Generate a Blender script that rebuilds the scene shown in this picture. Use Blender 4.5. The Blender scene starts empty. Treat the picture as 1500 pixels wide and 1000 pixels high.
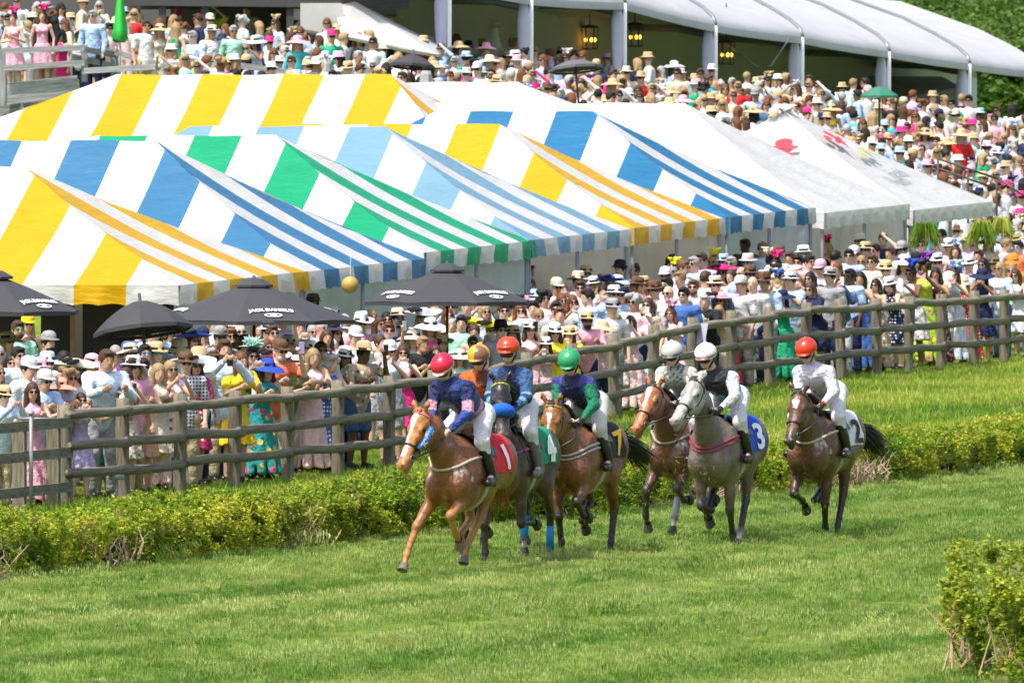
import bpy, bmesh, math, random
import numpy as np
from mathutils import Vector, Matrix, Euler
import openvdb as vdb
R = random.Random(7); NR = np.random.RandomState(7)
SC = bpy.context.scene; COL = SC.collection
rad = math.radians
# ---------------------------------------------------------------- camera, sky, sun, exposure
F = 15000.0; HOR = 188.0; CZ = 5.0           # focal length and horizon in photo pixels, eye height in metres
cd = bpy.data.cameras.new('camera'); cam = bpy.data.objects.new('camera', cd); COL.objects.link(cam); SC.camera = cam
cam.location = (0, 0, CZ); cam.rotation_euler = (rad(90), 0, 0)
cd.sensor_width = 36; cd.lens = F / 1500 * 36; cd.shift_y = -(500 - HOR) / 1500
cd.clip_start = 1; cd.clip_end = 3000
cd.dof.use_dof = True; cd.dof.focus_distance = 119; cd.dof.aperture_fstop = 10
w = bpy.data.worlds.new('World'); SC.world = w; w.use_nodes = True
SUN_EL, SUN_AZ = rad(62), rad(222)            # azimuth clockwise from +Y: behind the camera, to its left
nt = w.node_tree; bg = nt.nodes['Background']; sk = nt.nodes.new('ShaderNodeTexSky'); sk.sky_type = 'NISHITA'
sk.sun_disc = False; sk.sun_elevation = SUN_EL; sk.sun_rotation = SUN_AZ; sk.dust_density = 4.0
nt.links.new(sk.outputs[0], bg.inputs[0]); bg.inputs[1].default_value = 0.15
sl = bpy.data.lights.new('sun', 'SUN'); sun = bpy.data.objects.new('sun', sl); COL.objects.link(sun)
sl.energy = 3.1; sl.angle = rad(1.0); sl.color = (1, .955, .89)
sd = Vector((math.sin(SUN_AZ) * math.cos(SUN_EL), math.cos(SUN_AZ) * math.cos(SUN_EL), math.sin(SUN_EL)))
sun.rotation_euler = sd.to_track_quat('Z', 'Y').to_euler(); sun.location = (-30, 60, 60)
vs = SC.view_settings; vs.view_transform = 'Standard'; vs.look = 'None'; vs.exposure = 0.82; vs.gamma = 1; vs.use_curve_mapping = False
SC.cycles.max_bounces = 5; SC.cycles.transparent_max_bounces = 4; SC.cycles.diffuse_bounces = 3; SC.cycles.glossy_bounces = 2

# ---------------------------------------------------------------- helpers
def ss(a, b, x): t = min(1, max(0, (x - a) / (b - a))); return t * t * (3 - 2 * t)
def at(px, py, d): return Vector(((px - 750) / F * d, d, CZ - (py - HOR) / F * d))
def fence_y(x): return 150.5 + 3.58 * x
def fence_x(px): u = (px - 750) / F; return u * 150.5 / (1 - 3.58 * u)
def hedge_y(x): return 130 + 2.85 * x
def fence_z(x): return .15 + .65 * ss(-2.5, 5, x)
def pw(x, pts):
    if x <= pts[0][0]: return pts[0][1]
    for (a, b), (c, d) in zip(pts, pts[1:]):
        if x <= c: return b + (d - b) * (x - a) / (c - a)
    return pts[-1][1]
HILL0 = [(0, 4.4), (500, 4.15), (700, 3.9), (1000, 3.2), (1150, 2.7), (1250, 2.0), (1350, 1.4), (1500, .9), (1800, .5)]
HILL1 = [(0, 7.0), (480, 6.5), (700, 5.75), (1000, 5.05), (1300, 4.4), (1500, 3.9), (1900, 3.4)]
def ground(x, y):
    hy = hedge_y(x); fy = fence_y(x)
    if y < hy + 2: z = 0.0
    elif y < fy: t = (y - hy - 2) / max(1, fy - hy - 2); z = fence_z(x) * t ** .8
    else: z = fence_z(x) + .09 * min(12, (y - fy) * .27)
    k = ss(188, 197, y) if y > fy else 0
    if k > 0:
        px = 750 + x / y * F; t = min(1.35, max(0, (y - 197) / 48))
        h = pw(px, HILL0); h += (pw(px, HILL1) - h) * t
        if y > 275: h -= (y - 275) * .01
        z = z * (1 - k) + max(z, h) * k
    return z
def tag(o, label=None, cat=None, group=None, kind=None, category=None):
    cat = cat or category
    for k, v in (('label', label), ('category', cat), ('group', group), ('kind', kind)):
        if v: o[k] = v
    return o
def empty(name, loc=(0, 0, 0), rz=0, **k):
    o = bpy.data.objects.new(name, None); COL.objects.link(o); o.location = loc; o.rotation_euler = (0, 0, rz); return tag(o, **k)
def link(name, me, parent=None, mat=None, color=None, **k):
    o = bpy.data.objects.new(name, me); COL.objects.link(o)
    if parent: o.parent = parent
    if mat is not None and not me.materials: me.materials.append(mat)
    if color is not None: o.color = (*color[:3], 1)
    return tag(o, **k)
def npmesh(name, v, f, mat=None, smooth=True, col=None, uv=None, mi=None):
    """v (n,3); f (m,3|4) array or list"""
    me = bpy.data.meshes.new(name); v = np.asarray(v, np.float32)
    if isinstance(f, np.ndarray):
        n = f.shape[1]; me.vertices.add(len(v)); me.vertices.foreach_set('co', v.ravel())
        me.loops.add(f.size); me.loops.foreach_set('vertex_index', f.ravel().astype(np.int32))
        me.polygons.add(len(f)); me.polygons.foreach_set('loop_start', np.arange(0, f.size, n, dtype=np.int32))
        me.update(calc_edges=True)
    else: me.from_pydata([tuple(map(float, p)) for p in v], [], [tuple(map(int, q)) for q in f])
    me.polygons.foreach_set('use_smooth', np.full(len(me.polygons), smooth))
    if col is not None:
        a = me.attributes.new('col', 'FLOAT_COLOR', 'POINT'); c = np.ones((len(v), 4), np.float32); c[:, :3] = col; a.data.foreach_set('color', c.ravel())
    if uv is not None:
        l = me.uv_layers.new(name='UV'); idx = np.empty(len(me.loops), np.int32); me.loops.foreach_get('vertex_index', idx)
        l.data.foreach_set('uv', np.asarray(uv, np.float32)[idx].ravel())
    if mi is not None: me.polygons.foreach_set('material_index', np.asarray(mi, np.int32))
    if mat is not None:
        for m in (mat if isinstance(mat, (list, tuple)) else [mat]): me.materials.append(m)
    me.update(); return me
class MB:
    """collects simple solids into one mesh"""
    def __init__(s): s.v = []; s.f = []; s.m = []
    def add(s, v, f, m=0): b = len(s.v); s.v += [tuple(p) for p in v]; s.f += [tuple(i + b for i in q) for q in f]; s.m += [m] * len(f)
    def box(s, c, d, M=None, m=0):
        vs = [Vector((c[0] + i * d[0] / 2, c[1] + j * d[1] / 2, c[2] + k * d[2] / 2)) for i in (-1, 1) for j in (-1, 1) for k in (-1, 1)]
        if M: vs = [M @ p for p in vs]
        s.add(vs, [(0, 1, 3, 2), (4, 6, 7, 5), (0, 4, 5, 1), (2, 3, 7, 6), (0, 2, 6, 4), (1, 5, 7, 3)], m); return s
    def tube(s, pts, r, n=8, m=0, cap=True, flat=1.0):
        pts = [Vector(p) for p in pts]; rs = r if isinstance(r, (list, tuple)) else [r] * len(pts); vs = []; up = None
        for i, p in enumerate(pts):
            t = (pts[min(i + 1, len(pts) - 1)] - pts[max(i - 1, 0)]).normalized()
            if up is None: up = Vector((0, 0, 1)) if abs(t.z) < .9 else Vector((1, 0, 0))
            a = t.cross(up)
            a = a.normalized() if a.length > 1e-5 else Vector((1, 0, 0)); b = a.cross(t).normalized(); up = b
            for k in range(n): w_ = 2 * math.pi * k / n; vs.append(p + (a * math.cos(w_) * flat + b * math.sin(w_)) * rs[i])
        f = [(i * n + k, i * n + (k + 1) % n, (i + 1) * n + (k + 1) % n, (i + 1) * n + k) for i in range(len(pts) - 1) for k in range(n)]
        if cap: f += [tuple(range(n))[::-1], tuple((len(pts) - 1) * n + k for k in range(n))]
        s.add(vs, f, m); return s
    def lathe(s, prof, n=20, c=(0, 0, 0), sx=1, sy=1, m=0, wob=0, ph=0):
        vs = []
        for r, z in prof:
            for k in range(n):
                w_ = 2 * math.pi * k / n; q = r * (1 + wob * math.sin(3 * w_ + ph)); vs.append((c[0] + q * math.cos(w_) * sx, c[1] + q * math.sin(w_) * sy, c[2] + z + wob * r * .5 * math.sin(2 * w_ + ph)))
        f = [(i * n + k, i * n + (k + 1) % n, (i + 1) * n + (k + 1) % n, (i + 1) * n + k) for i in range(len(prof) - 1) for k in range(n)]
        s.add(vs, f, m); return s
    def mesh(s, name, mat=None, smooth=False): return npmesh(name, s.v, s.f, mat, smooth, mi=s.m if any(s.m) else None)
    def build(s, name, mat=None, parent=None, smooth=False, **k): return link(name, s.mesh(name, mat, smooth), parent, **k)

# ---------------------------------------------------------------- signed distance sculpting -> one continuous mesh
class Sdf:
    def __init__(s, lo, hi, vox):
        s.lo = np.array(lo, float); s.vox = vox; s.n = np.ceil((np.array(hi) - s.lo) / vox).astype(int) + 1
        s.f = np.full(s.n, .3, np.float32); s.ax = [s.lo[i] + vox * np.arange(s.n[i]) for i in range(3)]; s.pr = []
    @staticmethod
    def _cap(P, a, b, ra, rb, sy):
        x, y, z = P; y = y / sy; ax, ay, az = a[0], a[1] / sy, a[2]; bx, by, bz = b[0] - ax, b[1] / sy - ay, b[2] - az
        L = bx * bx + by * by + bz * bz + 1e-9
        t = np.clip(((x - ax) * bx + (y - ay) * by + (z - az) * bz) / L, 0, 1)
        return (np.sqrt((x - ax - t * bx) ** 2 + (y - ay - t * by) ** 2 + (z - az - t * bz) ** 2) - (ra + (rb - ra) * t)) * min(1, sy)
    @staticmethod
    def _ell(P, c, r, M):
        x, y, z = P[0] - c[0], P[1] - c[1], P[2] - c[2]
        if M is not None: x, y, z = [M[0][i] * x + M[1][i] * y + M[2][i] * z for i in range(3)]
        k0 = np.sqrt((x / r[0]) ** 2 + (y / r[1]) ** 2 + (z / r[2]) ** 2) + 1e-6
        k1 = np.sqrt((x / r[0] ** 2) ** 2 + (y / r[1] ** 2) ** 2 + (z / r[2] ** 2) ** 2) + 1e-6
        return k0 * (k0 - 1) / k1
    def _put(s, fn, lo, hi, k, sub):
        m = k + 3 * s.vox; i0 = np.maximum(0, np.floor((np.array(lo) - m - s.lo) / s.vox).astype(int)); i1 = np.minimum(s.n, np.ceil((np.array(hi) + m - s.lo) / s.vox).astype(int) + 1)
        if (i1 <= i0).any(): return
        P = (s.ax[0][i0[0]:i1[0], None, None], s.ax[1][None, i0[1]:i1[1], None], s.ax[2][None, None, i0[2]:i1[2]])
        d = fn(P).astype(np.float32); sl_ = tuple(slice(i0[j], i1[j]) for j in range(3)); f = s.f[sl_]
        if sub: d = -d; h = np.maximum(k - np.abs(f - d), 0) / k; s.f[sl_] = np.maximum(f, d) + h * h * k * .25
        else: h = np.maximum(k - np.abs(f - d), 0) / k; s.f[sl_] = np.minimum(f, d) - h * h * k * .25
    def cap(s, a, b, ra, rb=None, k=.03, col=None, sy=1, sub=False):
        rb = ra if rb is None else rb; a = np.array(a, float); b = np.array(b, float); r = max(ra, rb); fn = lambda P: s._cap(P, a, b, ra, rb, sy)
        s._put(fn, np.minimum(a, b) - r * max(1, sy), np.maximum(a, b) + r * max(1, sy), k, sub)
        if not sub: s.pr.append((fn, col))
        return s
    def ell(s, c, r, k=.03, col=None, M=None, sub=False):
        c = np.array(c, float); fn = lambda P: s._ell(P, c, r, M); q = max(r) if M is not None else np.array(r)
        s._put(fn, c - q, c + q, k, sub)
        if not sub: s.pr.append((fn, col))
        return s
    def cut(s, fn):
        P = (s.ax[0][:, None, None], s.ax[1][None, :, None], s.ax[2][None, None, :]); s.f = np.maximum(s.f, fn(P).astype(np.float32)); return s
    def val(s, p):
        q = (np.array(p) - s.lo) / s.vox
        if (q < 0).any() or (q >= s.n - 1).any(): return .3
        i = q.astype(int); t = q - i; c = s.f[i[0]:i[0] + 2, i[1]:i[1] + 2, i[2]:i[2] + 2]
        c = c[0] * (1 - t[0]) + c[1] * t[0]; c = c[0] * (1 - t[1]) + c[1] * t[1]; return float(c[0] * (1 - t[2]) + c[1] * t[2])
    def hit(s, o, d, far=.6, off=.01):
        """outermost surface point met when coming in along the ray o + t d"""
        o = np.array(o, float); d = np.array(d, float); d /= np.linalg.norm(d); t = far
        while t > 0 and s.val(o + d * t) > 0: t -= s.vox * .5
        return Vector(o + d * (t + off))
    def mesh(s, name, mat=None, default=(1, 1, 1), extra=None, blend=.012, smooth_it=1):
        g = vdb.FloatGrid(.1); g.copyFromArray(np.clip(s.f, -.1, .1).astype(np.float32)); v, t, q = g.convertToPolygons(isovalue=0.0, adaptivity=0)
        v = v * s.vox + s.lo; q = q.astype(np.int64)
        if smooth_it:
            for _ in range(smooth_it):
                acc = np.zeros_like(v); cnt = np.zeros(len(v))
                for a in range(4):
                    np.add.at(acc, q[:, a], v[q[:, (a + 1) % 4]]); np.add.at(cnt, q[:, a], 1)
                    np.add.at(acc, q[:, a], v[q[:, (a + 3) % 4]]); np.add.at(cnt, q[:, a], 1)
                v = v * .5 + .5 * acc / np.maximum(cnt, 1)[:, None]
        a, b, c = v[q[:, 0]], v[q[:, 1]], v[q[:, 2]]
        if (np.einsum('ij,ij->i', np.cross(b - a, c - a), a - v.mean(0))).sum() < 0: q = q[:, ::-1]
        col = None
        if any(c_ is not None for _, c_ in s.pr) or extra:
            P = (v[:, 0], v[:, 1], v[:, 2]); W = np.zeros(len(v)); C = np.zeros((len(v), 3))
            D = np.array([fn(P) for fn, _ in s.pr]); D -= D.min(0)
            for d, (fn, c_) in zip(D, s.pr): wt = np.exp(-d / blend); W += wt; C += wt[:, None] * np.array(c_ if c_ is not None else default)
            col = C / W[:, None]
            if extra: col = extra(v, col)
        return npmesh(name, v, np.ascontiguousarray(q), mat, True, col=col)

# ---------------------------------------------------------------- materials
def nodes(name):
    m = bpy.data.materials.new(name); m.use_nodes = True; t = m.node_tree; return m, t, t.nodes['Principled BSDF']
def N(t, kind, **k):
    n = t.nodes.new(kind)
    for a, b in k.items():
        if a.startswith('i_'): n.inputs[a[2:].replace('_', ' ')].default_value = b
        else: setattr(n, a, b)
    return n
def ramp(t, src, stops):
    r = N(t, 'ShaderNodeValToRGB'); e = r.color_ramp.elements
    while len(e) < len(stops): e.new(.5)
    for x, (p, c) in zip(e, stops): x.position = p; x.color = (*c, 1) if len(c) == 3 else c
    t.links.new(src, r.inputs[0]); return r.outputs[0]
def mix(t, a, b, f, mode='MIX'):
    n = N(t, 'ShaderNodeMix', data_type='RGBA', blend_type=mode)
    for i, x in ((0, f), (6, a), (7, b)):
        if hasattr(x, 'is_linked'): t.links.new(x, n.inputs[i])
        else: n.inputs[i].default_value = x if i == 0 else (*x[:3], 1)
    return n.outputs[2]
def noise(t, scale, detail=3, coord='Object', rough=.55, vec=None):
    if vec is None: vec = N(t, 'ShaderNodeTexCoord').outputs[coord]
    n = N(t, 'ShaderNodeTexNoise'); n.inputs['Scale'].default_value = scale; n.inputs['Detail'].default_value = detail; n.inputs['Roughness'].default_value = rough
    t.links.new(vec, n.inputs['Vector']); return n.outputs[0]
def bump(t, p, h, strength=.3, dist=.02):
    b = N(t, 'ShaderNodeBump'); b.inputs['Strength'].default_value = strength; b.inputs['Distance'].default_value = dist
    t.links.new(h, b.inputs['Height']); t.links.new(b.outputs[0], p.inputs['Normal'])
def mat_plain(name, c, rough=.6, metal=0, var=.15, scale=8, bmp=.15, dist=.01, spec=.5):
    m, t, p = nodes(name); n = noise(t, scale, 4)
    t.links.new(mix(t, tuple(x * (1 - var) for x in c), tuple(min(1, x * (1 + var)) for x in c), n), p.inputs['Base Color'])
    p.inputs['Roughness'].default_value = rough; p.inputs['Metallic'].default_value = metal; p.inputs['Specular IOR Level'].default_value = spec
    if bmp: bump(t, p, n, bmp, dist)
    return m
def mat_oc(name, rough=.8, pattern=None, c2=(.8, .8, .8), c3=None, scale=14, vcol=False, var=.12, bmp=.5, dist=.03, spec=.3, bscale=9, sss=0, sheen=0):
    if rough == .8: bmp, dist, bscale = .8, .06, 11
    """object-colour material: each object carries its own dye"""
    m, t, p = nodes(name); base = N(t, 'ShaderNodeObjectInfo').outputs['Color']; tc = N(t, 'ShaderNodeTexCoord').outputs['Object']
    if vcol: a = N(t, 'ShaderNodeAttribute', attribute_name='col'); base = mix(t, base, a.outputs['Color'], 1.0, 'MULTIPLY')
    if pattern == 'floral':
        v = N(t, 'ShaderNodeTexVoronoi'); v.inputs['Scale'].default_value = scale; t.links.new(tc, v.inputs['Vector'])
        s = ramp(t, v.outputs['Distance'], [(.0, (1, 1, 1)), (.36, (1, 1, 1)), (.42, (0, 0, 0)), (1, (0, 0, 0))])
        pc = ramp(t, N_sep(t, v.outputs['Color']), [(0, c2), (.45, c2), (.5, c3 or c2), (.78, c3 or c2), (.8, (.08, .2, .06)), (1, (.08, .2, .06))]); t.nodes[-1].color_ramp.interpolation = 'CONSTANT'
        base = mix(t, base, pc, s)
    if pattern == 'dots':
        v = N(t, 'ShaderNodeTexVoronoi', feature='F1'); v.inputs['Scale'].default_value = scale; v.inputs['Randomness'].default_value = .15; t.links.new(tc, v.inputs['Vector'])
        base = mix(t, base, c2, ramp(t, v.outputs['Distance'], [(0, (1, 1, 1)), (.28, (1, 1, 1)), (.33, (0, 0, 0)), (1, (0, 0, 0))]))
    if pattern in ('gingham', 'stripe'):
        for ax in (('X', 'Z') if pattern == 'gingham' else ('Z',)):
            v = N(t, 'ShaderNodeTexWave', bands_direction=ax); v.inputs['Scale'].default_value = scale; t.links.new(tc, v.inputs['Vector'])
            base = mix(t, base, c2, ramp(t, v.outputs['Fac'], [(0, (0, 0, 0)), (.48, (0, 0, 0)), (.52, (.6, .6, .6)), (1, (.6, .6, .6))]))
    n = noise(t, bscale, 3)
    base = mix(t, base, ramp(t, noise(t, 3.5, 3), [(.3, (1 - var,) * 3), (.7, (1, 1, 1))]), 1.0, 'MULTIPLY')
    t.links.new(base, p.inputs['Base Color']); p.inputs['Roughness'].default_value = rough; p.inputs['Specular IOR Level'].default_value = spec
    if sheen: p.inputs['Sheen Weight'].default_value = sheen
    if bmp: bump(t, p, n, bmp, dist)
    return m
def N_sep(t, c): s = N(t, 'ShaderNodeSeparateColor'); t.links.new(c, s.inputs[0]); return s.outputs[0]
def mat_vc(name, rough=.6, bmp=.2, bscale=25, dist=.01, spec=.5, coat=0, var=.12, sheen=0):
    m, t, p = nodes(name); a = N(t, 'ShaderNodeAttribute', attribute_name='col').outputs['Color']; n = noise(t, bscale, 4)
    t.links.new(mix(t, a, ramp(t, noise(t, 5, 4), [(.3, (1 - var,) * 3), (.7, (1, 1, 1))]), 1.0, 'MULTIPLY'), p.inputs['Base Color'])
    p.inputs['Roughness'].default_value = rough; p.inputs['Specular IOR Level'].default_value = spec
    if bmp: bump(t, p, n, bmp, dist)
    return m
M = dict(
    skin=mat_oc('skin', .5, vcol=True, bmp=0, var=.08, spec=.4), cloth=mat_oc('woven_cloth'), hair=mat_oc('hair_strands', .5, bmp=.8, bscale=60, dist=.01, var=.35),
    floral=mat_oc('floral_cloth', pattern='floral', c2=(.75, .35, .45), c3=(.9, .85, .8), scale=16),
    floral2=mat_oc('bold_floral_cloth', pattern='floral', c2=(.8, .6, .05), c3=(.75, .1, .3), scale=9),
    dots=mat_oc('dotted_cloth', pattern='dots', scale=17), gingham=mat_oc('gingham_cloth', pattern='gingham', scale=7), stripe=mat_oc('striped_cloth', pattern='stripe', scale=6),
    straw=mat_oc('woven_hat', .75, bmp=.6, bscale=80, dist=.004, var=.15), leather=mat_oc('leather', .3, bmp=.3, bscale=20, dist=.01, var=.3, spec=.6), gloss=mat_oc('glossy_plastic', .15, bmp=0, var=.02, spec=.6),
    lens=mat_plain('dark_lens', (.012, .012, .014), .12, 0, .1, 8, 0), wood=None, metal=mat_plain('galvanised_metal', (.25, .26, .27), .5, .5, .2, 6, .1),
    black=mat_plain('black_leather', (.014, .013, .013), .32, 0, .3, 14, .4, .008), white=mat_plain('white_paint', (.8, .8, .8), .5, 0, .04, 5, .1),
    umb=mat_plain('charcoal_canvas', (.035, .035, .04), .8, 0, .15, 5, .3, .02), dark=mat_plain('dark_painted_timber', (.05, .05, .052), .7, 0, .2, 4, .2),
    print=mat_plain('white_print', (.75, .75, .75), .7, 0, .04, 5, 0),
    gold=mat_plain('tan_print', (.28, .17, .08), .8, 0, .1, 5, 0), blackcloth=mat_plain('black_backdrop', (.01, .01, .011), .9, 0, .2, 3, .3, .02),
)
def mat_wood(name, a, b, moss):
    m, t, p = nodes(name); tc = N(t, 'ShaderNodeTexCoord').outputs['Object']; mp = N(t, 'ShaderNodeMapping'); mp.inputs['Scale'].default_value = (14, 14, 1.6); t.links.new(tc, mp.inputs['Vector'])
    n = noise(t, 1.6, 6, vec=mp.outputs[0]); c = ramp(t, n, [(.28, a), (.52, b), (.7, tuple(x * 1.5 for x in b))])
    c = mix(t, c, moss, ramp(t, noise(t, 5, 4), [(.46, (0, 0, 0)), (.62, (.65, .65, .65))])); t.links.new(c, p.inputs['Base Color']); p.inputs['Roughness'].default_value = .85; bump(t, p, n, .9, .02); return m
M['wood'] = mat_wood('weathered_timber', (.05, .042, .029), (.185, .158, .112), (.15, .145, .085))
M['greywood'] = mat_wood('grey_deck_timber', (.14, .15, .155), (.24, .25, .26), (.26, .27, .27))
def text_mesh(s, size, name='lettering', mat=None, extrude=.002, offset=0, shear=0):
    c = bpy.data.curves.new('text', 'FONT'); c.body = s; c.size = size; c.align_x = 'CENTER'; c.align_y = 'CENTER'; c.extrude = extrude; c.offset = offset; c.shear = shear; c.resolution_u = 3
    o = bpy.data.objects.new('text', c); COL.objects.link(o); dg = bpy.context.evaluated_depsgraph_get(); me = bpy.data.meshes.new_from_object(o.evaluated_get(dg)); me.name = name
    bpy.data.objects.remove(o); bpy.data.curves.remove(c); me.materials.clear()
    if mat: me.materials.append(mat)
    return me
# ---------------------------------------------------------------- terrain
def mat_ground():
    m, t, p = nodes('meadow_soil_and_turf'); n = noise(t, .35, 6, 'Object')
    c = ramp(t, n, [(.3, (.10, .17, .02)), (.55, (.15, .22, .03)), (.75, (.22, .26, .06))]); n2 = noise(t, 9, 4)
    t.links.new(mix(t, c, ramp(t, n2, [(.3, (.6, .6, .6)), (.7, (1.15, 1.1, 1))]), 1.0, 'MULTIPLY'), p.inputs['Base Color']); p.inputs['Roughness'].default_value = .95; p.inputs['Specular IOR Level'].default_value = .1; bump(t, p, n2, .5, .05); return m
M['ground'] = mat_ground()
def build_ground():
    ys = np.concatenate([np.arange(-20, 90, 10), np.arange(90, 260, 1.0), np.arange(260, 420, 8), np.array([450, 520, 640, 900, 1400, 2400])])
    us = np.concatenate([np.linspace(-14, -1.2, 14), np.linspace(-1, 1, 81), np.linspace(1.2, 14, 14)])
    v = []
    for y in ys:
        for u in us:
            x = u * 13.0 * max(1, abs(y) / 200); z = ground(x, y) if y > 90 else 0
            v.append((x, y, z + .012 * math.sin(x * 1.7) * math.sin(y * .6)))
    n = len(us); f = [(i * n + j, i * n + j + 1, (i + 1) * n + j + 1, (i + 1) * n + j) for i in range(len(ys) - 1) for j in range(n - 1)]
    link('ground', npmesh('ground', v, f, M['ground'], True), kind='structure', label='green sloping racecourse land under track, bank and hillside')
build_ground()
# ---------------------------------------------------------------- grass: blades in shared tufts, one uncountable mass
def mat_grass(name, a, b, tip, dead=None):
    m, t, p = nodes(name); r = N(t, 'ShaderNodeObjectInfo').outputs['Random']; g = N(t, 'ShaderNodeNewGeometry')
    c = mix(t, a, b, ramp(t, noise(t, .55, 5, vec=g.outputs['Position']), [(.35, (0, 0, 0)), (.65, (1, 1, 1))]))
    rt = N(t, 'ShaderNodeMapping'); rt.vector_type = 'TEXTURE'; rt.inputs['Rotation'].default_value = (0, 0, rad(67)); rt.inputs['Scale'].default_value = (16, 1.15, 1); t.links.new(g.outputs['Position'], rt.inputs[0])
    c = mix(t, c, ramp(t, noise(t, 1.0, 3, vec=rt.outputs[0]), [(.38, (.42, .66, .34)), (.47, (.8, .92, .7)), (.56, (1.2, 1.12, 1.25)), (.68, (1.45, 1.25, 1.6))]), 1.0, 'MULTIPLY')  # light and dark mowing bands of leaning blades, painted into the colour
    c = mix(t, c, tip, ramp(t, noise(t, 3.1, 3, vec=g.outputs['Position']), [(.5, (0, 0, 0)), (.75, (.8, .8, .8))]))
    c = mix(t, c, ramp(t, g.outputs['Random Per Island'], [(0, (.55, .62, .5)), (.5, (1, 1, 1)), (1, (1.35, 1.25, 1.1))]), 1.0, 'MULTIPLY')
    if dead: c = mix(t, c, dead, ramp(t, noise(t, 2.3, 4, vec=g.outputs['Position']), [(.56, (0, 0, 0)), (.68, (.75, .75, .75))]))
    t.links.new(c, p.inputs['Base Color']); p.inputs['Roughness'].default_value = .55; p.inputs['Specular IOR Level'].default_value = .25
    out = t.nodes['Material Output']; tr = N(t, 'ShaderNodeBsdfTranslucent'); t.links.new(c, tr.inputs[0]); mx = N(t, 'ShaderNodeMixShader'); mx.inputs[0].default_value = .35
    t.links.new(p.outputs[0], mx.inputs[1]); t.links.new(tr.outputs[0], mx.inputs[2]); t.links.new(mx.outputs[0], out.inputs[0]); return m
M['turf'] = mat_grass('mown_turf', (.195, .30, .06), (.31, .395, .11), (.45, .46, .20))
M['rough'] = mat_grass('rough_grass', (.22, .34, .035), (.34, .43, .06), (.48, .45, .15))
M['leaf'] = mat_grass('hedge_leaf', (.16, .25, .018), (.36, .42, .03), (.56, .52, .05), dead=(.30, .20, .08))
M['leafdark'] = mat_grass('tree_leaf', (.05, .11, .015), (.10, .18, .025), (.18, .25, .04))
def blades(n, size, h, w_, lean, seed):
    r = np.random.RandomState(seed); x = r.uniform(-size, size, n); y = r.uniform(-size, size, n); a = r.uniform(0, 6.283, n); hh = h * r.uniform(.5, 1.25, n); l = lean * r.uniform(.2, 1.4, n); b = r.uniform(0, 6.283, n)
    dx, dy = np.cos(a) * w_ / 2, np.sin(a) * w_ / 2; lx, ly = np.cos(b) * l * hh, np.sin(b) * l * hh; z = np.zeros(n)
    v = np.stack([np.stack([x - dx, y - dy, z - .02], 1), np.stack([x + dx, y + dy, z - .02], 1), np.stack([x + lx * .4 + dx * .7, y + ly * .4 + dy * .7, hh * .6], 1), np.stack([x + lx * .4 - dx * .7, y + ly * .4 - dy * .7, hh * .6], 1), np.stack([x + lx, y + ly, hh], 1)], 1).reshape(-1, 3)
    i = np.arange(n)[:, None] * 5; f = np.concatenate([i + np.array([[0, 1, 2]]), i + np.array([[0, 2, 3]]), i + np.array([[3, 2, 4]])]); return npmesh('grass_tuft', v, f, None, False)
def scatter(name, pts, rots, scales, protos, mat, **k):
    """points -> instanced prototypes, one stuff object (geometry nodes)"""
    me = bpy.data.meshes.new(name); me.vertices.add(len(pts)); me.vertices.foreach_set('co', np.asarray(pts, np.float32).ravel())
    for nm, d, typ in (('rot', rots, 'FLOAT_VECTOR'), ('scl', scales, 'FLOAT')):
        a = me.attributes.new(nm, typ, 'POINT'); a.data.foreach_set('vector' if typ == 'FLOAT_VECTOR' else 'value', np.asarray(d, np.float32).ravel())
    a = me.attributes.new('pick', 'INT', 'POINT'); a.data.foreach_set('value', NR.randint(0, len(protos), len(pts)).astype(np.int32))
    o = link(name, me, **k); g = bpy.data.node_groups.new(name, 'GeometryNodeTree'); g.interface.new_socket('Geometry', in_out='INPUT', socket_type='NodeSocketGeometry'); g.interface.new_socket('Geometry', in_out='OUTPUT', socket_type='NodeSocketGeometry')
    L = g.links.new; gi = g.nodes.new('NodeGroupInput'); go = g.nodes.new('NodeGroupOutput'); ip = g.nodes.new('GeometryNodeInstanceOnPoints'); m2p = g.nodes.new('GeometryNodeMeshToPoints'); L(gi.outputs[0], m2p.inputs[0]); L(m2p.outputs[0], ip.inputs['Points'])
    hc = bpy.data.collections.get('tufts_' + name) or bpy.data.collections.new('tufts_' + name)
    for q in protos:
        if not q.materials: q.materials.append(mat)
        hc.objects.link(bpy.data.objects.new('tuft', q))
    ci = g.nodes.new('GeometryNodeCollectionInfo'); ci.inputs['Collection'].default_value = hc; ci.inputs['Separate Children'].default_value = True; L(ci.outputs[0], ip.inputs['Instance'])
    ip.inputs['Pick Instance'].default_value = True
    for nm, typ, sock in (('rot', 'FLOAT_VECTOR', 'Rotation'), ('scl', 'FLOAT', 'Scale'), ('pick', 'INT', 'Instance Index')):
        na = g.nodes.new('GeometryNodeInputNamedAttribute'); na.data_type = typ; na.inputs[0].default_value = nm; L(na.outputs[0], ip.inputs[sock])
    L(ip.outputs[0], go.inputs[0]); md = o.modifiers.new('scatter', 'NODES'); md.node_group = g; return o
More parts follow.
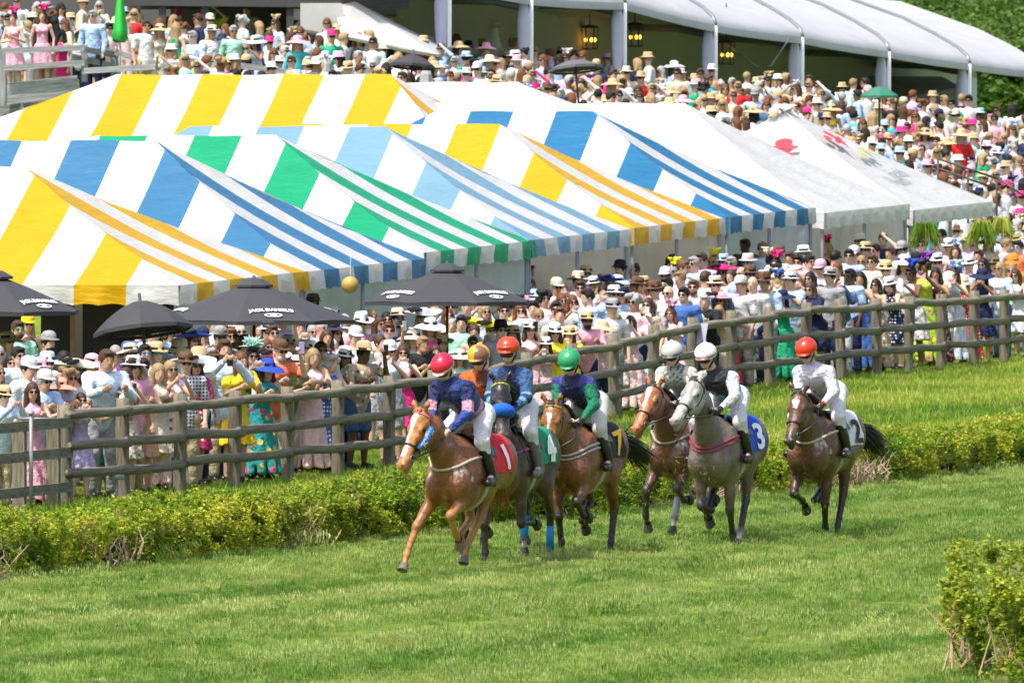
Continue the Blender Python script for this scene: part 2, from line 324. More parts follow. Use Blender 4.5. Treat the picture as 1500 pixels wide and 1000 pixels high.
def grass():
    P = []; Rr = []; S = []
    # mown track, from in front of the lens to the hedge foot; blades lean in mowing bands
    y = 88.0
    while y < 156:
        half = (760 / F) * y + .6; x = -half
        while x < half:
            if y < hedge_y(x) + .4:
                band = math.sin((y - 1.9 * x) / 2.3 + .9 * math.sin(x * .6 + y * .05) + .6 * math.sin(x * 1.7 - y * .3)); P.append((x + R.uniform(-.1, .1), y + R.uniform(-.2, .2), 0)); Rr.append((.45 * band + R.uniform(-.12, .12), R.uniform(-.2, .2), R.choice((0, 3.1416, .3, 2.8)) + R.uniform(-.4, .4))); S.append(R.uniform(.7, 1.15) * (1.8 if R.random() < .01 else 1))
            x += .33
        y += .5
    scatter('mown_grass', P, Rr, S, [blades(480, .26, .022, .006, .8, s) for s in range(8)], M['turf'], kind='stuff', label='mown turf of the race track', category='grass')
    P = []; Rr = []; S = []
    y = 112.0
    while y < 190:
        half = (780 / F) * y; x = -half
        while x < half:
            hy, fy = hedge_y(x), fence_y(x)
            if (hy + 1.1 if R.random() < .93 else hy - .25) < y < fy + 7:
                edge = y < hy + .2; P.append((x + R.uniform(-.15, .15), y + R.uniform(-.2, .2), ground(x, y))); Rr.append((R.uniform(-.15, .15), R.uniform(-.15, .15), R.uniform(0, 6.28))); S.append(R.uniform(.6, 1.25) * (1.0 if y < fy - .4 else .45) * (1.3 if R.random() < .1 else 1))
            x += .3
        y += .42
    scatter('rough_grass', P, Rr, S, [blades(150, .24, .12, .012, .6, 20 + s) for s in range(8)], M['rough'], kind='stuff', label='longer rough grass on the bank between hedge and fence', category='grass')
grass()
# ---------------------------------------------------------------- hedges
def leaf_cloud(n, gen, size, seed):
    r = np.random.RandomState(seed); c = gen(r, n); a = r.normal(size=(n, 3)); a /= np.linalg.norm(a, axis=1)[:, None]; b = r.normal(size=(n, 3)); b = np.cross(a, b); b /= np.linalg.norm(b, axis=1)[:, None]
    a[:, 2] *= .6; s = size * r.uniform(.6, 1.3, n)[:, None]; v = np.stack([c - a * s, c + b * s * .5, c + a * s, c - b * s * .5], 1).reshape(-1, 3); return v, (np.arange(n)[:, None] * 4 + np.arange(4)[None])
def hedge(name, line, x0, x1, depth, hgt, n, label, gaps=(), size=.028, seed=3, lean=1.0):
    """line(x)->y of the front foot; clipped box with lumpy faces and a woody foot"""
    root = empty(name, (x0, line(x0), 0), label=label, cat='hedge')
    dxy = Vector((1, (line(x1) - line(x0)) / (x1 - x0), 0)); L = dxy.length * (x1 - x0); dxy.normalize(); nx, ny = -dxy.y, dxy.x     # points back, to the left
    if ny < 0: nx, ny = -nx, -ny
    lump = lambda s, z, q: .14 * np.sin(s * 1.9 + q) * np.sin(z * 5 + s) + .09 * np.sin(s * 4.7 + 2 * q) + .05 * np.sin(s * 11 + z * 9)
    def dens(r, s):
        k = np.ones_like(s)
        for g0, g1, d in gaps: k = np.where((s > g0) & (s < g1), d, k)
        return k
    def gen(r, n):
        s = r.uniform(0, L, n); m = r.random_sample(n); z = r.uniform(0, 1, n); q = r.uniform(0, 1, n)
        th = hgt * (1 + .08 * np.sin(s * .9 + seed) + .07 * np.sin(s * 3.3) + .06 * np.sin(s * 8.1) + .42 * np.exp(-s / 3.5)); top = m < .48
        t = np.where(top, th + r.normal(0, .035, n) - .12 * (q - .5) ** 2 * 4 * (r.random_sample(n) < .9), z ** .8 * th); b = np.where(top, q * depth, (lump(s, t, 0) + np.abs(r.normal(0, .06, n))) * (1 - .1) )
        b = np.where(~top & (r.random_sample(n) < .2), depth - np.abs(b), b); t = t * np.where(top, 1, 1)
        k = dens(r, s) * np.where(top, 1, np.clip((t - .0) / .16, .35, 1)); keep = r.random_sample(n) < k
        X = s * dxy.x + b * nx; Y = s * dxy.y + b * ny; return np.stack([X, Y, t], 1)[keep]
    r = np.random.RandomState(seed); cc_ = gen(r, n // 34); c = cc_[r.randint(0, len(cc_), n)] + r.normal(0, .032, (n, 3)) * np.array([1, 1, 1.15]); nn = len(c); v, f = leaf_cloud(nn, lambda r_, n_: c, size, seed + 1)
    fo = link('foliage', npmesh('foliage', v, f, M['leaf'], False), root, kind='stuff')
    # dark woody heart and twigs
    mb = MB(); rr = random.Random(seed); ok = lambda s: all(not (g0 < s < g1 and d < .4) for g0, g1, d in gaps)
    i = 0
    while i < L * 9:
        i += 1; s = rr.uniform(0, L); b = rr.uniform(.08, depth - .1); p = Vector((s * dxy.x + b * nx, s * dxy.y + b * ny, -.05)); h = hgt * (rr.uniform(.5, .95) if ok(s) else rr.uniform(.2, .6)); q = p + Vector((rr.uniform(-.2, .2), rr.uniform(-.2, .2), h))
        mid = (p + q) / 2 + Vector((rr.uniform(-.1, .1), rr.uniform(-.1, .1), 0)); mb.tube([p, mid, q], [.014, .01, .005], 4)
    mb.build('twigs', M['twig'], root, kind='stuff')
    mb = MB()
    for g0, g1, d in gaps:
        for j in range(int((70 if n > 100000 else 26) * (g1 - g0))):
            s = rr.uniform(g0 - .2, g1 + .2); b = rr.uniform(-.08, .25); p = Vector((s * dxy.x + b * nx, s * dxy.y + b * ny, rr.uniform(-.05, .2))); q = p + Vector((rr.gauss(0, .14), rr.gauss(0, .12), rr.uniform(.1, hgt * .75))); mb.tube([p, (p + q) / 2 + Vector((rr.gauss(0, .05), rr.gauss(0, .05), 0)), q], [.012, .008, .004], 4)
    if mb.v: mb.build('dead_twigs', M['deadtwig'], root, kind='stuff')
    hp = []
    ns = int(L * 2.5)
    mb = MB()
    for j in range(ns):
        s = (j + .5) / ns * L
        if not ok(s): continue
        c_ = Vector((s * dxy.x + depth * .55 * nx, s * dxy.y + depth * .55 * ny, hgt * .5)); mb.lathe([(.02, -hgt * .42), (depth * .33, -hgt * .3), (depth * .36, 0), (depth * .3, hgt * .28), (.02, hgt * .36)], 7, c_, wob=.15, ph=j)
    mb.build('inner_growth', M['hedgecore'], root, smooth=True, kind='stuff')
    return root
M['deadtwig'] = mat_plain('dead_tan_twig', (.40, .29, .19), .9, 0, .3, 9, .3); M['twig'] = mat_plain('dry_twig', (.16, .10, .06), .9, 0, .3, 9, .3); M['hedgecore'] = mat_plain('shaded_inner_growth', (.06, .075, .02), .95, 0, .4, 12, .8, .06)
hedge('hedge', lambda x: hedge_y(x) - .9, -7.2, 8.6, 1.4, .56, 230000, 'long clipped yellow-green hedge along the foot of the grass bank, behind the horses', gaps=((4.2, 4.9, .45), (8.0, 8.7, .5), (14.2, 15.0, .3), (29.0, 31.5, .55), (35.5, 37.5, .35)), seed=3)
hedge('hedge', lambda x: 94.2 - 4.5 * (x - 3.98), 3.98, 5.3, 3.2, .78, 60000, 'clipped hedge end nearest the camera, cut off by the bottom right corner', gaps=((.2, 1.1, .85), (1.6, 2.4, .85), (3.2, 4.2, .85)), size=.03, seed=9)
# ---------------------------------------------------------------- trees behind the canopy
def tree(x, y, gz, h, cr, n, label, seed, group='trees behind the white pavilion'):
    root = empty('leafy_tree', (x, y, gz), label=label, cat='tree', group=group); rr = random.Random(seed); mb = MB(); mb.tube([(0, 0, -.3), (.1, 0, h * .3), (0, .1, h * .55), (.2, 0, h * .8)], [.32, .26, .18, .06], 8)
    cl = []
    for i in range(26):
        a = rr.uniform(0, 6.28); e = rr.uniform(.25, 1); q = Vector((math.cos(a) * cr * rr.uniform(.2, .95), math.sin(a) * cr * rr.uniform(.2, .95), h * (.3 + .65 * e))); cl.append((q, cr * rr.uniform(.22, .4)))
        if i < 9: mb.tube([(0, 0, h * .35), tuple(q * .6 + Vector((0, 0, h * .2))), tuple(q)], [.12, .07, .03], 5)
    mb.build('trunk', M['twig'], root, smooth=True)
    def gen(r, n_):
        k = r.randint(0, len(cl), n_); c = np.array([list(a) for a, b in cl])[k]; q = np.array([b for a, b in cl])[k]; d = r.normal(size=(n_, 3)); d /= np.linalg.norm(d, axis=1)[:, None]; return c + d * (q * r.uniform(.6, 1.05, n_))[:, None] * np.array([1, 1, .8])
    v, f = leaf_cloud(n, gen, .16, seed); link('crown', npmesh('crown', v, f, M['leafdark'], False), root, kind='stuff')
for i, (px, d, top, cr) in enumerate([(1300, 420, -60, 5), (1375, 390, -40, 5), (1440, 400, -25, 4.5), (1500, 380, -30, 5), (1560, 400, -30, 5), (1410, 360, 15, 3.6), (1470, 340, 60, 3.4), (1520, 345, 40, 3.6), (1200, 430, -60, 5), (1345, 450, -60, 6)]):
    s = F / d; x = (px - 750) / s; gz = ground(x, d) - 1; h = CZ + (HOR - top) / s - gz
    words = ['tall dark green tree left of the others above the pavilion roof', 'rounded green tree behind the middle of the pavilion roof', 'bright green tree behind the pavilion end', 'tall tree at the top right edge of the picture', 'tree cut off by the right edge of the picture', 'lower bushy tree standing in front of the tall ones', 'low round tree below the pavilion eave at the end', 'low dark tree beside the right edge under the eave', 'far tree hidden mostly behind the roof ridge', 'farthest broad tree between two nearer crowns'][i]
    tree(x, d, gz, h, cr, 9000, words, 50 + i)
# ---------------------------------------------------------------- post and rail fence
FD = Vector((1, 3.58, 0)).normalized()                       # fence direction, away to the right
post_px = [95, 160, 230, 295, 365, 430, 494, 556]
X0 = fence_x(95); stepx = (fence_x(1472) - X0) / 22.0
def log_mesh(name, L, r, seed, n=10, seg=8, axis='z', taper=.04):
    rr = random.Random(seed); mb = MB(); pts = []; rs = []
    ph = rr.uniform(0, 6)
    for i in range(seg + 1):
        t = i / seg; q = r * (1 + taper * (t - .5) + .05 * math.sin(t * 9 + ph) + rr.uniform(-.03, .03)); off = (.012 * math.sin(t * 4 + ph), .012 * math.cos(t * 5 + ph)); pts.append((off[0], off[1], t * L)); rs.append(q)
    mb.tube(pts, rs, n); return mb.mesh(name, M['wood'], True)
posts = [log_mesh('post', 1.65, .088, s) for s in range(5)]; rails_m = [log_mesh('rail', 1.0, .062, 20 + s, seg=9) for s in range(5)]
fx = [X0 + stepx * i for i in range(-0, 25)]
fence = empty('rail_fence', (fx[0], fence_y(fx[0]), ground(fx[0], fence_y(fx[0]))), label='long weathered round post and three-rail timber fence in front of the crowd', cat='fence')
fb = Vector(fence.location)
def fpos(x): y = fence_y(x); return Vector((x, y, fence_z(x)))
for i, x in enumerate(fx):
    p = fpos(x); o = link('post', posts[i % 5], fence); o.location = p - fb + Vector((0, 0, -.3 + R.uniform(-.02, .02))); o.rotation_euler = (R.uniform(-.015, .015), R.uniform(-.02, .02), R.uniform(0, 6)); o.scale = (1.12, 1.12, 1) if i == 0 else (1, 1, 1)
    if i:
        q = fpos(fx[i - 1]); side = Vector((FD.y, -FD.x, 0)) * (.075 if i % 2 else .055)
        for k, h in enumerate((.44, .80, 1.2)):
            a = q + Vector((0, 0, h + R.uniform(-.02, .02))) + side - FD * .1; b = p + Vector((0, 0, h + R.uniform(-.02, .02))) + side + FD * (.1 if R.random() < .5 else .02); a += side * .3 * (k % 2)
            o = link('rail', rails_m[(i * 3 + k) % 5], fence); o.location = a - fb; o.rotation_euler = (b - a).to_track_quat('Z', 'Y').to_euler(); o.scale = (1, 1, (b - a).length)
# gate at the left end: squared timber frame hung by a galvanised pole
gx = [X0 - stepx * .75, X0 - stepx * 3.6]
g0, g1 = fpos(gx[0]), fpos(gx[1])
gate = empty('timber_gate', g0, label='squared timber gate with flat rails closing the left end of the round fence', cat='gate')
for p in (g0, g0 + (fpos(fx[0]) - g0) * .75, g0 + (g1 - g0) * .62, g1):
    mb = MB(); mb.box((0, 0, .62), (.1, .16, 1.1)); o = mb.build('upright', M['wood'], gate); o.location = p - g0; o.rotation_euler = (0, 0, math.atan2(FD.y, FD.x))
for h in (.30, .74, 1.12):
    a, b = fpos(fx[0]) + Vector((0, 0, h)), g1 + Vector((0, 0, h)); mb = MB(); mb.box((0, 0, (b - a).length / 2), (.045, .13, (b - a).length)); o = mb.build('board', M['wood'], gate); sd_ = Vector((FD.y, -FD.x, 0)) * .09
    o.location = a - g0 + sd_; q = (b - a).normalized(); zz = Vector((0, 0, 1)); xx = q.cross(zz).normalized(); yy = q.cross(xx); o.rotation_euler = Matrix((xx, yy, q)).transposed().to_euler()
mb = MB(); pp = g0 + (fpos(fx[0]) - g0) * .12 + Vector((.1, -.5, 0)); mb.tube([(0, 0, -.2), (0, 0, 1.3)], .027, 10).tube([(-.15, 0, 1.22), (.3, 0, 1.22)], .018, 8).lathe([(.0, 1.32), (.045, 1.31), (.045, 1.28)], 10)
o = mb.build('metal_pole', M['metal'], smooth=True, label='galvanised metal pole with short crossbar standing against the timber gate', cat='pole'); o.location = pp
mb = MB(); mb.tube([(0, 0, -.1), (0, 0, .33)], .02, 8); mb.lathe([(.09, .33), (.1, .35), (.1, .38), (.09, .4)], 12)
o = mb.build('marker_stake', M['metal'], smooth=True, label='short metal stake with a pale band in front of the fence post', cat='stake'); o.location = fpos(fx[1]) + Vector((-.06, -.7, 0))

# ---------------------------------------------------------------- tents
TF = Vector((.27, .963, 0)); TL = Vector((-.963, .27, 0)); TO = Vector((-4.84, 149, 0))
def row_t(px): u = (px - 750) / F; return (TO.x - u * TO.y) / (u * .963 - .27)
def mat_fabric(name, c, white=(.66, .66, .655), stripe=.8, first=1):
    m, t, p = nodes(name); uv = N(t, 'ShaderNodeUVMap'); uv.uv_map = 'UV'; sx = N(t, 'ShaderNodeSeparateXYZ'); t.links.new(uv.outputs[0], sx.inputs[0])
    a = N(t, 'ShaderNodeMath', operation='PINGPONG'); a.inputs[1].default_value = stripe; t.links.new(sx.outputs[0], a.inputs[0]); b = N(t, 'ShaderNodeMath', operation='DIVIDE'); b.inputs[1].default_value = stripe * 2
    d = N(t, 'ShaderNodeMath', operation='DIVIDE'); d.inputs[1].default_value = stripe * 2; t.links.new(sx.outputs[0], d.inputs[0]); fr = N(t, 'ShaderNodeMath', operation='FRACT'); t.links.new(d.outputs[0], fr.inputs[0]); gt = N(t, 'ShaderNodeMath', operation='GREATER_THAN'); gt.inputs[1].default_value = .5; t.links.new(fr.outputs[0], gt.inputs[0])
    col = mix(t, white, c, gt.outputs[0]) if c else mix(t, white, white, .5); dirt = ramp(t, noise(t, 1.1, 5), [(.3, (.9, .89, .87)), (.6, (1, 1, 1))]); col = mix(t, col, dirt, 1.0, 'MULTIPLY')
    t.links.new(col, p.inputs['Base Color']); p.inputs['Roughness'].default_value = .45; p.inputs['Specular IOR Level'].default_value = .3
    mp = N(t, 'ShaderNodeMapping'); mp.inputs['Scale'].default_value = (1, 3, 3); t.links.new(N(t, 'ShaderNodeTexCoord').outputs['UV'], mp.inputs[0]); wv = noise(t, 1.8, 4, vec=mp.outputs[0]); bump(t, p, wv, .55, .08)
    out = t.nodes['Material Output']; tr = N(t, 'ShaderNodeBsdfTranslucent'); t.links.new(col, tr.inputs[0]); mx = N(t, 'ShaderNodeMixShader'); mx.inputs[0].default_value = .34; t.links.new(p.outputs[0], mx.inputs[1]); t.links.new(tr.outputs[0], mx.inputs[2]); t.links.new(mx.outputs[0], out.inputs[0]); return m
FAB = {k: mat_fabric('tent_fabric_' + k, c) for k, c in dict(yellow=(.66, .39, .004), blue=(.048, .195, .37), sky=(.19, .36, .49), green=(.008, .36, .165), white=None).items()}
BLUE2 = mat_fabric('tent_fabric_strong_blue', (.022, .175, .36)); FAB['blue2'] = BLUE2
FAB['wall'] = mat_fabric('tent_wall_fabric', None, (.80, .80, .79)); [setattr(n_.inputs[0], 'default_value', .5) for n_ in FAB['wall'].node_tree.nodes if n_.type == 'MIX_SHADER']
def face_grid(P00, P10, P11, P01, u0, u1, ua, ub, nu=28, nv=10, sag=.07, seed=0):
    """eave edge P00-P10, ridge edge P01-P11; u along the eave in metres (ua, ub at the ridge ends)"""
    v = []; uv = []
    for j in range(nv + 1):
        t = j / nv
        for i in range(nu + 1):
            s = i / nu; p = (P00 * (1 - s) + P10 * s) * (1 - t) + (P01 * (1 - s) + P11 * s) * t; u = (u0 * (1 - s) + u1 * s) * (1 - t) + (ua * (1 - s) + ub * s) * t
            p = p + Vector((0, 0, -sag * math.sin(math.pi * t) * (1 + .5 * math.sin(math.pi * s)) + .015 * math.sin(u * 3.9 + seed) * math.sin(t * 7))); v.append(p); uv.append((u, t * 3))
    f = [(j * (nu + 1) + i, j * (nu + 1) + i + 1, (j + 1) * (nu + 1) + i + 1, (j + 1) * (nu + 1) + i) for j in range(nv) for i in range(nu)]; return v, uv, f
def tent(px, py, name, w_, ln, fab, label, rise=1.65, hipb=None, eave=None, d=None, wall_b=2.2, wall=True, val=.3, group='party tents in the row behind the fence', left_hip=None, phase=0):
    t = row_t(px) if d is None else None
    base = TO + TF * t if d is None else at(px, 0, d); base.z = 0; s = F / base.y; ze = CZ - (py - HOR) / s; gz = ground(base.x, base.y); hip = hipb or w_ / 2 + .22; lh = left_hip or hip
    root = empty(name, (base.x, base.y, gz), label=label, cat='tent', group=group); E_ = Vector((base.x, base.y, gz)); g_rise = .12
    def C(a, b, z): return base + TF * a + TL * b + Vector((0, 0, z + g_rise * a / w_)) - E_
    c00, c10, c01, c11 = C(0, 0, ze), C(w_, 0, ze), C(0, ln, ze), C(w_, ln, ze); r0, r1 = C(w_ / 2, hip, ze + rise), C(w_ / 2, ln - lh, ze + rise)
    V = []; U = []; Fc = []
    for q in ((c00, c10, r0, r0, 0, w_, w_ / 2, w_ / 2), (c00, c01, r1, r0, 0, ln, hip, ln - lh), (c10, c11, r1, r0, 0, ln, hip, ln - lh), (c01, c11, r1, r1, 0, w_, w_ / 2, w_ / 2)):
        if q[2] == q[3]: v, uv, f = face_grid(q[0], q[1], q[2], q[3], q[4], q[5], q[6], q[7], 24, 10, seed=px)
        else: v, uv, f = face_grid(q[0], q[1], q[2], q[3], q[4], q[5], q[7], q[6], 40, 10, seed=px); 
        if q[2] != q[3]:
            v, uv, f = face_grid(q[0], q[1], r1, r0, 0, ln, hip, ln - lh, 40, 10, seed=px)
        b = len(V); V += v; U += [(a + phase, c) for a, c in uv]; Fc += [tuple(i + b for i in g) for g in f]
    link('roof', npmesh('roof', V, Fc, FAB[fab], True, uv=U), root)
    V = []; U = []; Fc = []
    for (a, b, L, nrm) in ((c00, c10, w_, -TL), (c00, c01, ln, -TF), (c10, c11, ln, TF), (c01, c11, w_, TL)):
        n = int(L / .1); bb = len(V)
        for j in range(4):
            for i in range(n + 1):
                s_ = i / n; u = s_ * L; tt = j / 3; sc = .03 * abs(math.sin(math.pi * u / .4)) if j == 3 else 0; p = a.lerp(b, s_) + Vector((0, 0, -val * tt + sc * 1.0)) + nrm * (.03 + .035 * tt * math.sin(u * 7.3 + px) + .02 * tt * math.sin(u * 17)); V.append(p); U.append((u + phase, tt * .3))
        Fc += [(bb + j * (n + 1) + i, bb + j * (n + 1) + i + 1, bb + (j + 1) * (n + 1) + i + 1, bb + (j + 1) * (n + 1) + i) for j in range(3) for i in range(n)]
    link('valance', npmesh('valance', V, Fc, FAB[fab], True, uv=U), root)
    mb = MB(); mb.tube([(0, 0, -.2), (0, 0, 1)], .033, 8); pm = mb.mesh('pole', M['metal'], True)
    for a, b in ((.06, .06), (w_ / 2, .06), (w_ - .06, .06), (.06, ln / 2), (.06, ln - .06), (w_ - .06, ln - .06)):
        q = C(a, b, ze); o = link('pole', pm, root); o.location = (q.x, q.y, 0); o.scale = (1, 1, q.z - .03)
    if wall:
        n = 50; V = []; z0 = 0
        for j in range(6):
            for i in range(n + 1):
                s_ = i / n; q = C(.1 + s_ * (w_ - .2), wall_b + .05 * math.sin(s_ * 31 + j) + .03 * math.sin(s_ * 71 + j * 2), ze - .1); V.append((q.x, q.y, q.z * (j / 5)))
        Fc = [(j * (n + 1) + i, j * (n + 1) + i + 1, (j + 1) * (n + 1) + i + 1, (j + 1) * (n + 1) + i) for j in range(5) for i in range(n)]
        link('side_wall', npmesh('side_wall', V, Fc, FAB['wall'], True, uv=[(0, v[2]) for v in V]), root)
        V = []
        for j in range(6):
            for i in range(n + 1): q = C(w_ - .05 + .04 * math.sin(i * .9 + j), .05 + (wall_b + .4) * i / n, ze - .1); V.append((q.x, q.y, q.z * (j / 5)))
        link('back_wall', npmesh('back_wall', V, Fc, FAB['wall'], True, uv=[(0, v[2]) for v in V]), root)
    return root, C, ze, (c00, c10, c01, c11, r0, r1)
tent(262, 418, 'striped_tent', 6.4, 9.6, 'yellow', 'yellow and white striped tent nearest the left edge, behind the umbrellas', wall=False)
tent(449, 398, 'striped_tent', 6.4, 10.4, 'blue', 'mid blue and white striped tent right of the nearest yellow one', rise=1.92)
tent(622, 370, 'striped_tent', 6.4, 9.9, 'green', 'green and white striped tent in the middle of the row', rise=1.78)
tent(775, 352, 'striped_tent', 6.4, 10.2, 'sky', 'pale sky-blue and white striped tent right of the green one', rise=1.8, phase=.8)
tent(930, 334, 'striped_tent', 6.0, 10.2, 'yellow', 'yellow and white striped tent between the pale blue and strong blue tents', rise=1.7, phase=.8)
tent(1068, 318, 'striped_tent', 6.2, 9.6, 'blue2', 'strong blue and white striped tent beside the plain white tents', rise=1.8, phase=.8, wall_b=1.2)
tent(1208, 312, 'white_tent', 6.6, 15, 'white', 'plain white hipped tent with a long ridge, right of the strong blue tent', rise=1.95, wall_b=1.3)
rt8 = tent(1338, 308, 'white_tent', 6.6, 6.6, 'white', 'white pyramid tent with red logo shapes at the right end of the row', rise=1.95, wall=False)
tent(700, 252, 'striped_tent', 6.4, 12.6, 'yellow', 'big yellow and white striped tent standing highest behind the whole row', d=188, rise=1.75, left_hip=4.6, hipb=2.6, phase=.1)
tent(1010, 262, 'white_tent', 6.4, 13.5, 'white', 'long low white tent roof behind the striped row below the hillside crowd', d=190, rise=1.75, hipb=4.2)
# printed marks on the white pyramid tent
def on_face(root, A, B, Cc, me, s, t, rot=0, name='logo', sc=1, off=.05):
    """A-B eave, Cc apex: place a flat mesh on the sloping face"""
    p = (A.lerp(B, s)).lerp(Cc, t); x = (B - A).normalized(); n = x.cross(Cc - A.lerp(B, .5)).normalized()
    if n.z < 0: n = -n; 
    y = n.cross(x).normalized(); o = link(name, me, root); mt = Matrix((x, y, n)).transposed().to_4x4() @ Matrix.Rotation(rot, 4, 'Z') @ Matrix.Scale(sc, 4); mt.translation = p + n * off; o.matrix_local = mt; return o
root8, C8, ze8, cs8 = rt8; apex8 = cs8[4]
M['redprint'] = mat_plain('red_print', (.62, .03, .05), .6, 0, .05, 4, 0)
def splat(seed, arms=5):
    mb = MB(); n = 14
    for cx, cy, rx, ry, k in ((.14, .20, .17, .15, 0), (-.38, .16, .17, .09, 1), (.02, .0, .16, .12, 2)): mb.add([(cx + rx * math.cos(6.283 * i / n), cy + ry * math.sin(6.283 * i / n), .003 * k) for i in range(n)], [tuple(range(n))])
    for P_ in (((-.42, .10), (-.30, .02), (.0, -.06), (.02, .08)), ((.05, .05), (.42, .02), (.38, -.08), (.08, -.06)), ((-.12, .0), (.14, .0), (.36, -.34), (.10, -.16))): mb.add([(x * (1 if arms > 4 else -1), y, .012) for x, y in P_], [(0, 1, 2, 3)])
    return mb.mesh('logo', M['redprint'])
lx = cs8[2]
on_face(root8, cs8[2], cs8[0], apex8, splat(4), .60, .55, .2, sc=1.05)
on_face(root8, cs8[0], cs8[1], apex8, splat(8, 4), .34, .62, .1, sc=1.1)
on_face(root8, cs8[0], cs8[1], apex8, text_mesh('Health', .34, mat=mat_plain('grey_print', (.25, .27, .3), .7, 0, .05, 4, 0)), .42, .30, 0, 'lettering', 1.5)
cols = [(.25, .4, .1), (.75, .45, .03), (.1, .25, .5), (.7, .2, .05)]
for k in range(6):
    mb = MB(); n = 8; mb.add([(.14 * math.cos(6.283 * i / n), .08 * math.sin(6.283 * i / n), 0) for i in range(n)], [tuple(range(n))]); on_face(root8, cs8[0], cs8[1], apex8, mb.mesh('logo_dot', mat_plain('logo_ink_%d' % k, cols[k % 4], .7, 0, .05, 4, 0)), .40 + .055 * k, .48 + .035 * (k % 2), .6 * k, 'logo_dot', 1.1)

# black hospitality backdrop under the nearest tent with tan letters
bd = empty('black_backdrop', at(60, 560, 150.5), label='black backdrop panels with tan letters S and V under the nearest yellow tent', cat='backdrop')
for (a, b) in ((-30, 48), (60, 103), (121, 260)):
    mb = MB(); s = F / 150.5; mb.box(((a + b) / 2 / s - 60 / s, 0, .1), ((b - a) / s, .05, 2.3)); mb.build('panel', M['blackcloth'], bd)
mb = MB(); mb.box((50 / s, .3, .1), (.8, .03, 2.3)); mb.build('white_strip', FAB['white'], bd)
mb = MB(); mb.box((47 / s, -.15, .1), (.07, .07, 2.3)); mb.build('frame_post', M['twig'], bd)
for ch, px, z in (('S', 74, 1.42), ('V', 146, 1.5), ('E', 15, 1.4), ('Y', 185, 1.5)):
    if ch in 'EY': continue
    o = link('letter', text_mesh(ch, .62, 'letter', M['gold'], offset=.005, shear=.3), bd); o.location = ((px - 60) / s, -.06, z); o.rotation_euler = (rad(90), 0, 0)

# ---------------------------------------------------------------- umbrellas
def umbrella(px, apex_y, d, half, drop, label, name='patio_umbrella', nrib=8, rot=0, text=True, pole=True, mat=None, group='black patio umbrellas behind the fence', ptext=(5, 6), pole_h=None, tilt=(0, 0), cap=True, cat='umbrella'):
    s = F / d; p = at(px, apex_y, d); gz = ground(p.x, p.y); root = empty(name, (p.x, p.y, p.z), label=label, cat=cat, group=group); root.rotation_euler = (tilt[0], tilt[1], rot); mat = mat or M['umb']
    rim = [Vector((half * math.cos(2 * math.pi * k / nrib), half * math.sin(2 * math.pi * k / nrib), -drop)) for k in range(nrib)]; n = 6; V = [Vector((0, 0, 0))]; Fc = []
    for k in range(nrib):
        for j in range(1, n + 1):
            t = j / n
            for i in range(5):
                q = i / 5; c = rim[k].lerp(rim[(k + 1) % nrib], q); e = Vector((c.x, c.y, 0)) * t; sag = .10 * half / 1.4 * math.sin(math.pi * q) * t * .35; V.append(Vector((e.x * (1 - sag * .4), e.y * (1 - sag * .4), -drop * t ** (1.12 if cap else 1.7) + sag * .3)))
    g = lambda k, j, i: 0 if j == 0 else 1 + (k % nrib) * n * 5 + (j - 1) * 5 + i
    for k in range(nrib):
        for j in range(n):
            for i in range(5):
                a = g(k, j, i); b = g(k, j, i + 1) if i < 4 else g(k + 1, j, 0); c = g(k, j + 1, i + 1) if i < 4 else g(k + 1, j + 1, 0); dd = g(k, j + 1, i)
                Fc.append((0, dd, c) if j == 0 else (a, dd, c, b))
    mb = MB(); mb.add(V, Fc)
    for k in range(nrib):
        a, b = rim[k], rim[(k + 1) % nrib]; mb.add([a, b, b - Vector((0, 0, .05)), a - Vector((0, 0, .05))], [(0, 1, 2, 3)])
    mb.build('canopy', mat, root)
    if cap: mb = MB(); mb.lathe([(.0, .07), (.12, .05), (.27, -.03), (.27, -.06)], nrib, sx=1, sy=1); mb.build('vent_cap', mat, root)
    mb = MB(); mb.tube([(0, 0, .1), (0, 0, (-(p.z - gz) if pole is True else -pole) if pole else -drop)], .022, 8)
    mb.build('pole', M['dark'], root, smooth=True)
    rm = MB(); rm.tube([(0, 0, 0), (1, 0, 0)], .008, 5); rmm = rm.mesh('rib', M['dark'])
    for k in range(nrib): o = link('rib', rmm, root); o.location = (0, 0, -.05); v = rim[k] * .97 + Vector((0, 0, -.0)); o.rotation_euler = v.to_track_quat('X', 'Z').to_euler(); o.scale = (v.length, 1, 1)
    if text:
        tm = text_mesh("JACK DANIEL'S", .095, 'lettering', M['print'], offset=.004); em = MB(); em.add([(.13 * math.cos(6.283 * i / 16), .062 * math.sin(6.283 * i / 16), 0) for i in range(16)] + [(.105 * math.cos(6.283 * i / 16), .042 * math.sin(6.283 * i / 16), 0) for i in range(16)], [(i, (i + 1) % 16, 16 + (i + 1) % 16, 16 + i) for i in range(16)])
        em.add([(.05 * math.cos(6.283 * i / 8) , .03 * math.sin(6.283 * i / 8), 0) for i in range(8)], [tuple(range(8))]); em = em.mesh('emblem', M['print'])
        for vtx in tm.vertices: q = vtx.co.x; vtx.co.y -= .35 * q * q; vtx.co.y *= 1.3
        for k in range(0, nrib, 2):
            a, b = rim[k], rim[(k + 1) % nrib]; m_ = (a + b) / 2; x = (b - a).normalized(); y = (-m_).normalized(); nn = x.cross(y)
            if nn.z < 0: x = -x; nn = x.cross(y)
            for me, tt, nm in ((tm, .76, 'lettering'), (em, .89, 'emblem')):
                o = link(nm, me, root); mt = Matrix((x, y, nn)).transposed().to_4x4(); q = m_ * tt; mt.translation = q + nn * .035; o.matrix_local = mt
    return root
umbrella(-8, 402, 140, 1.22, .50, 'black patio umbrella cut off by the left edge, white lettering on its side', rot=rad(22))
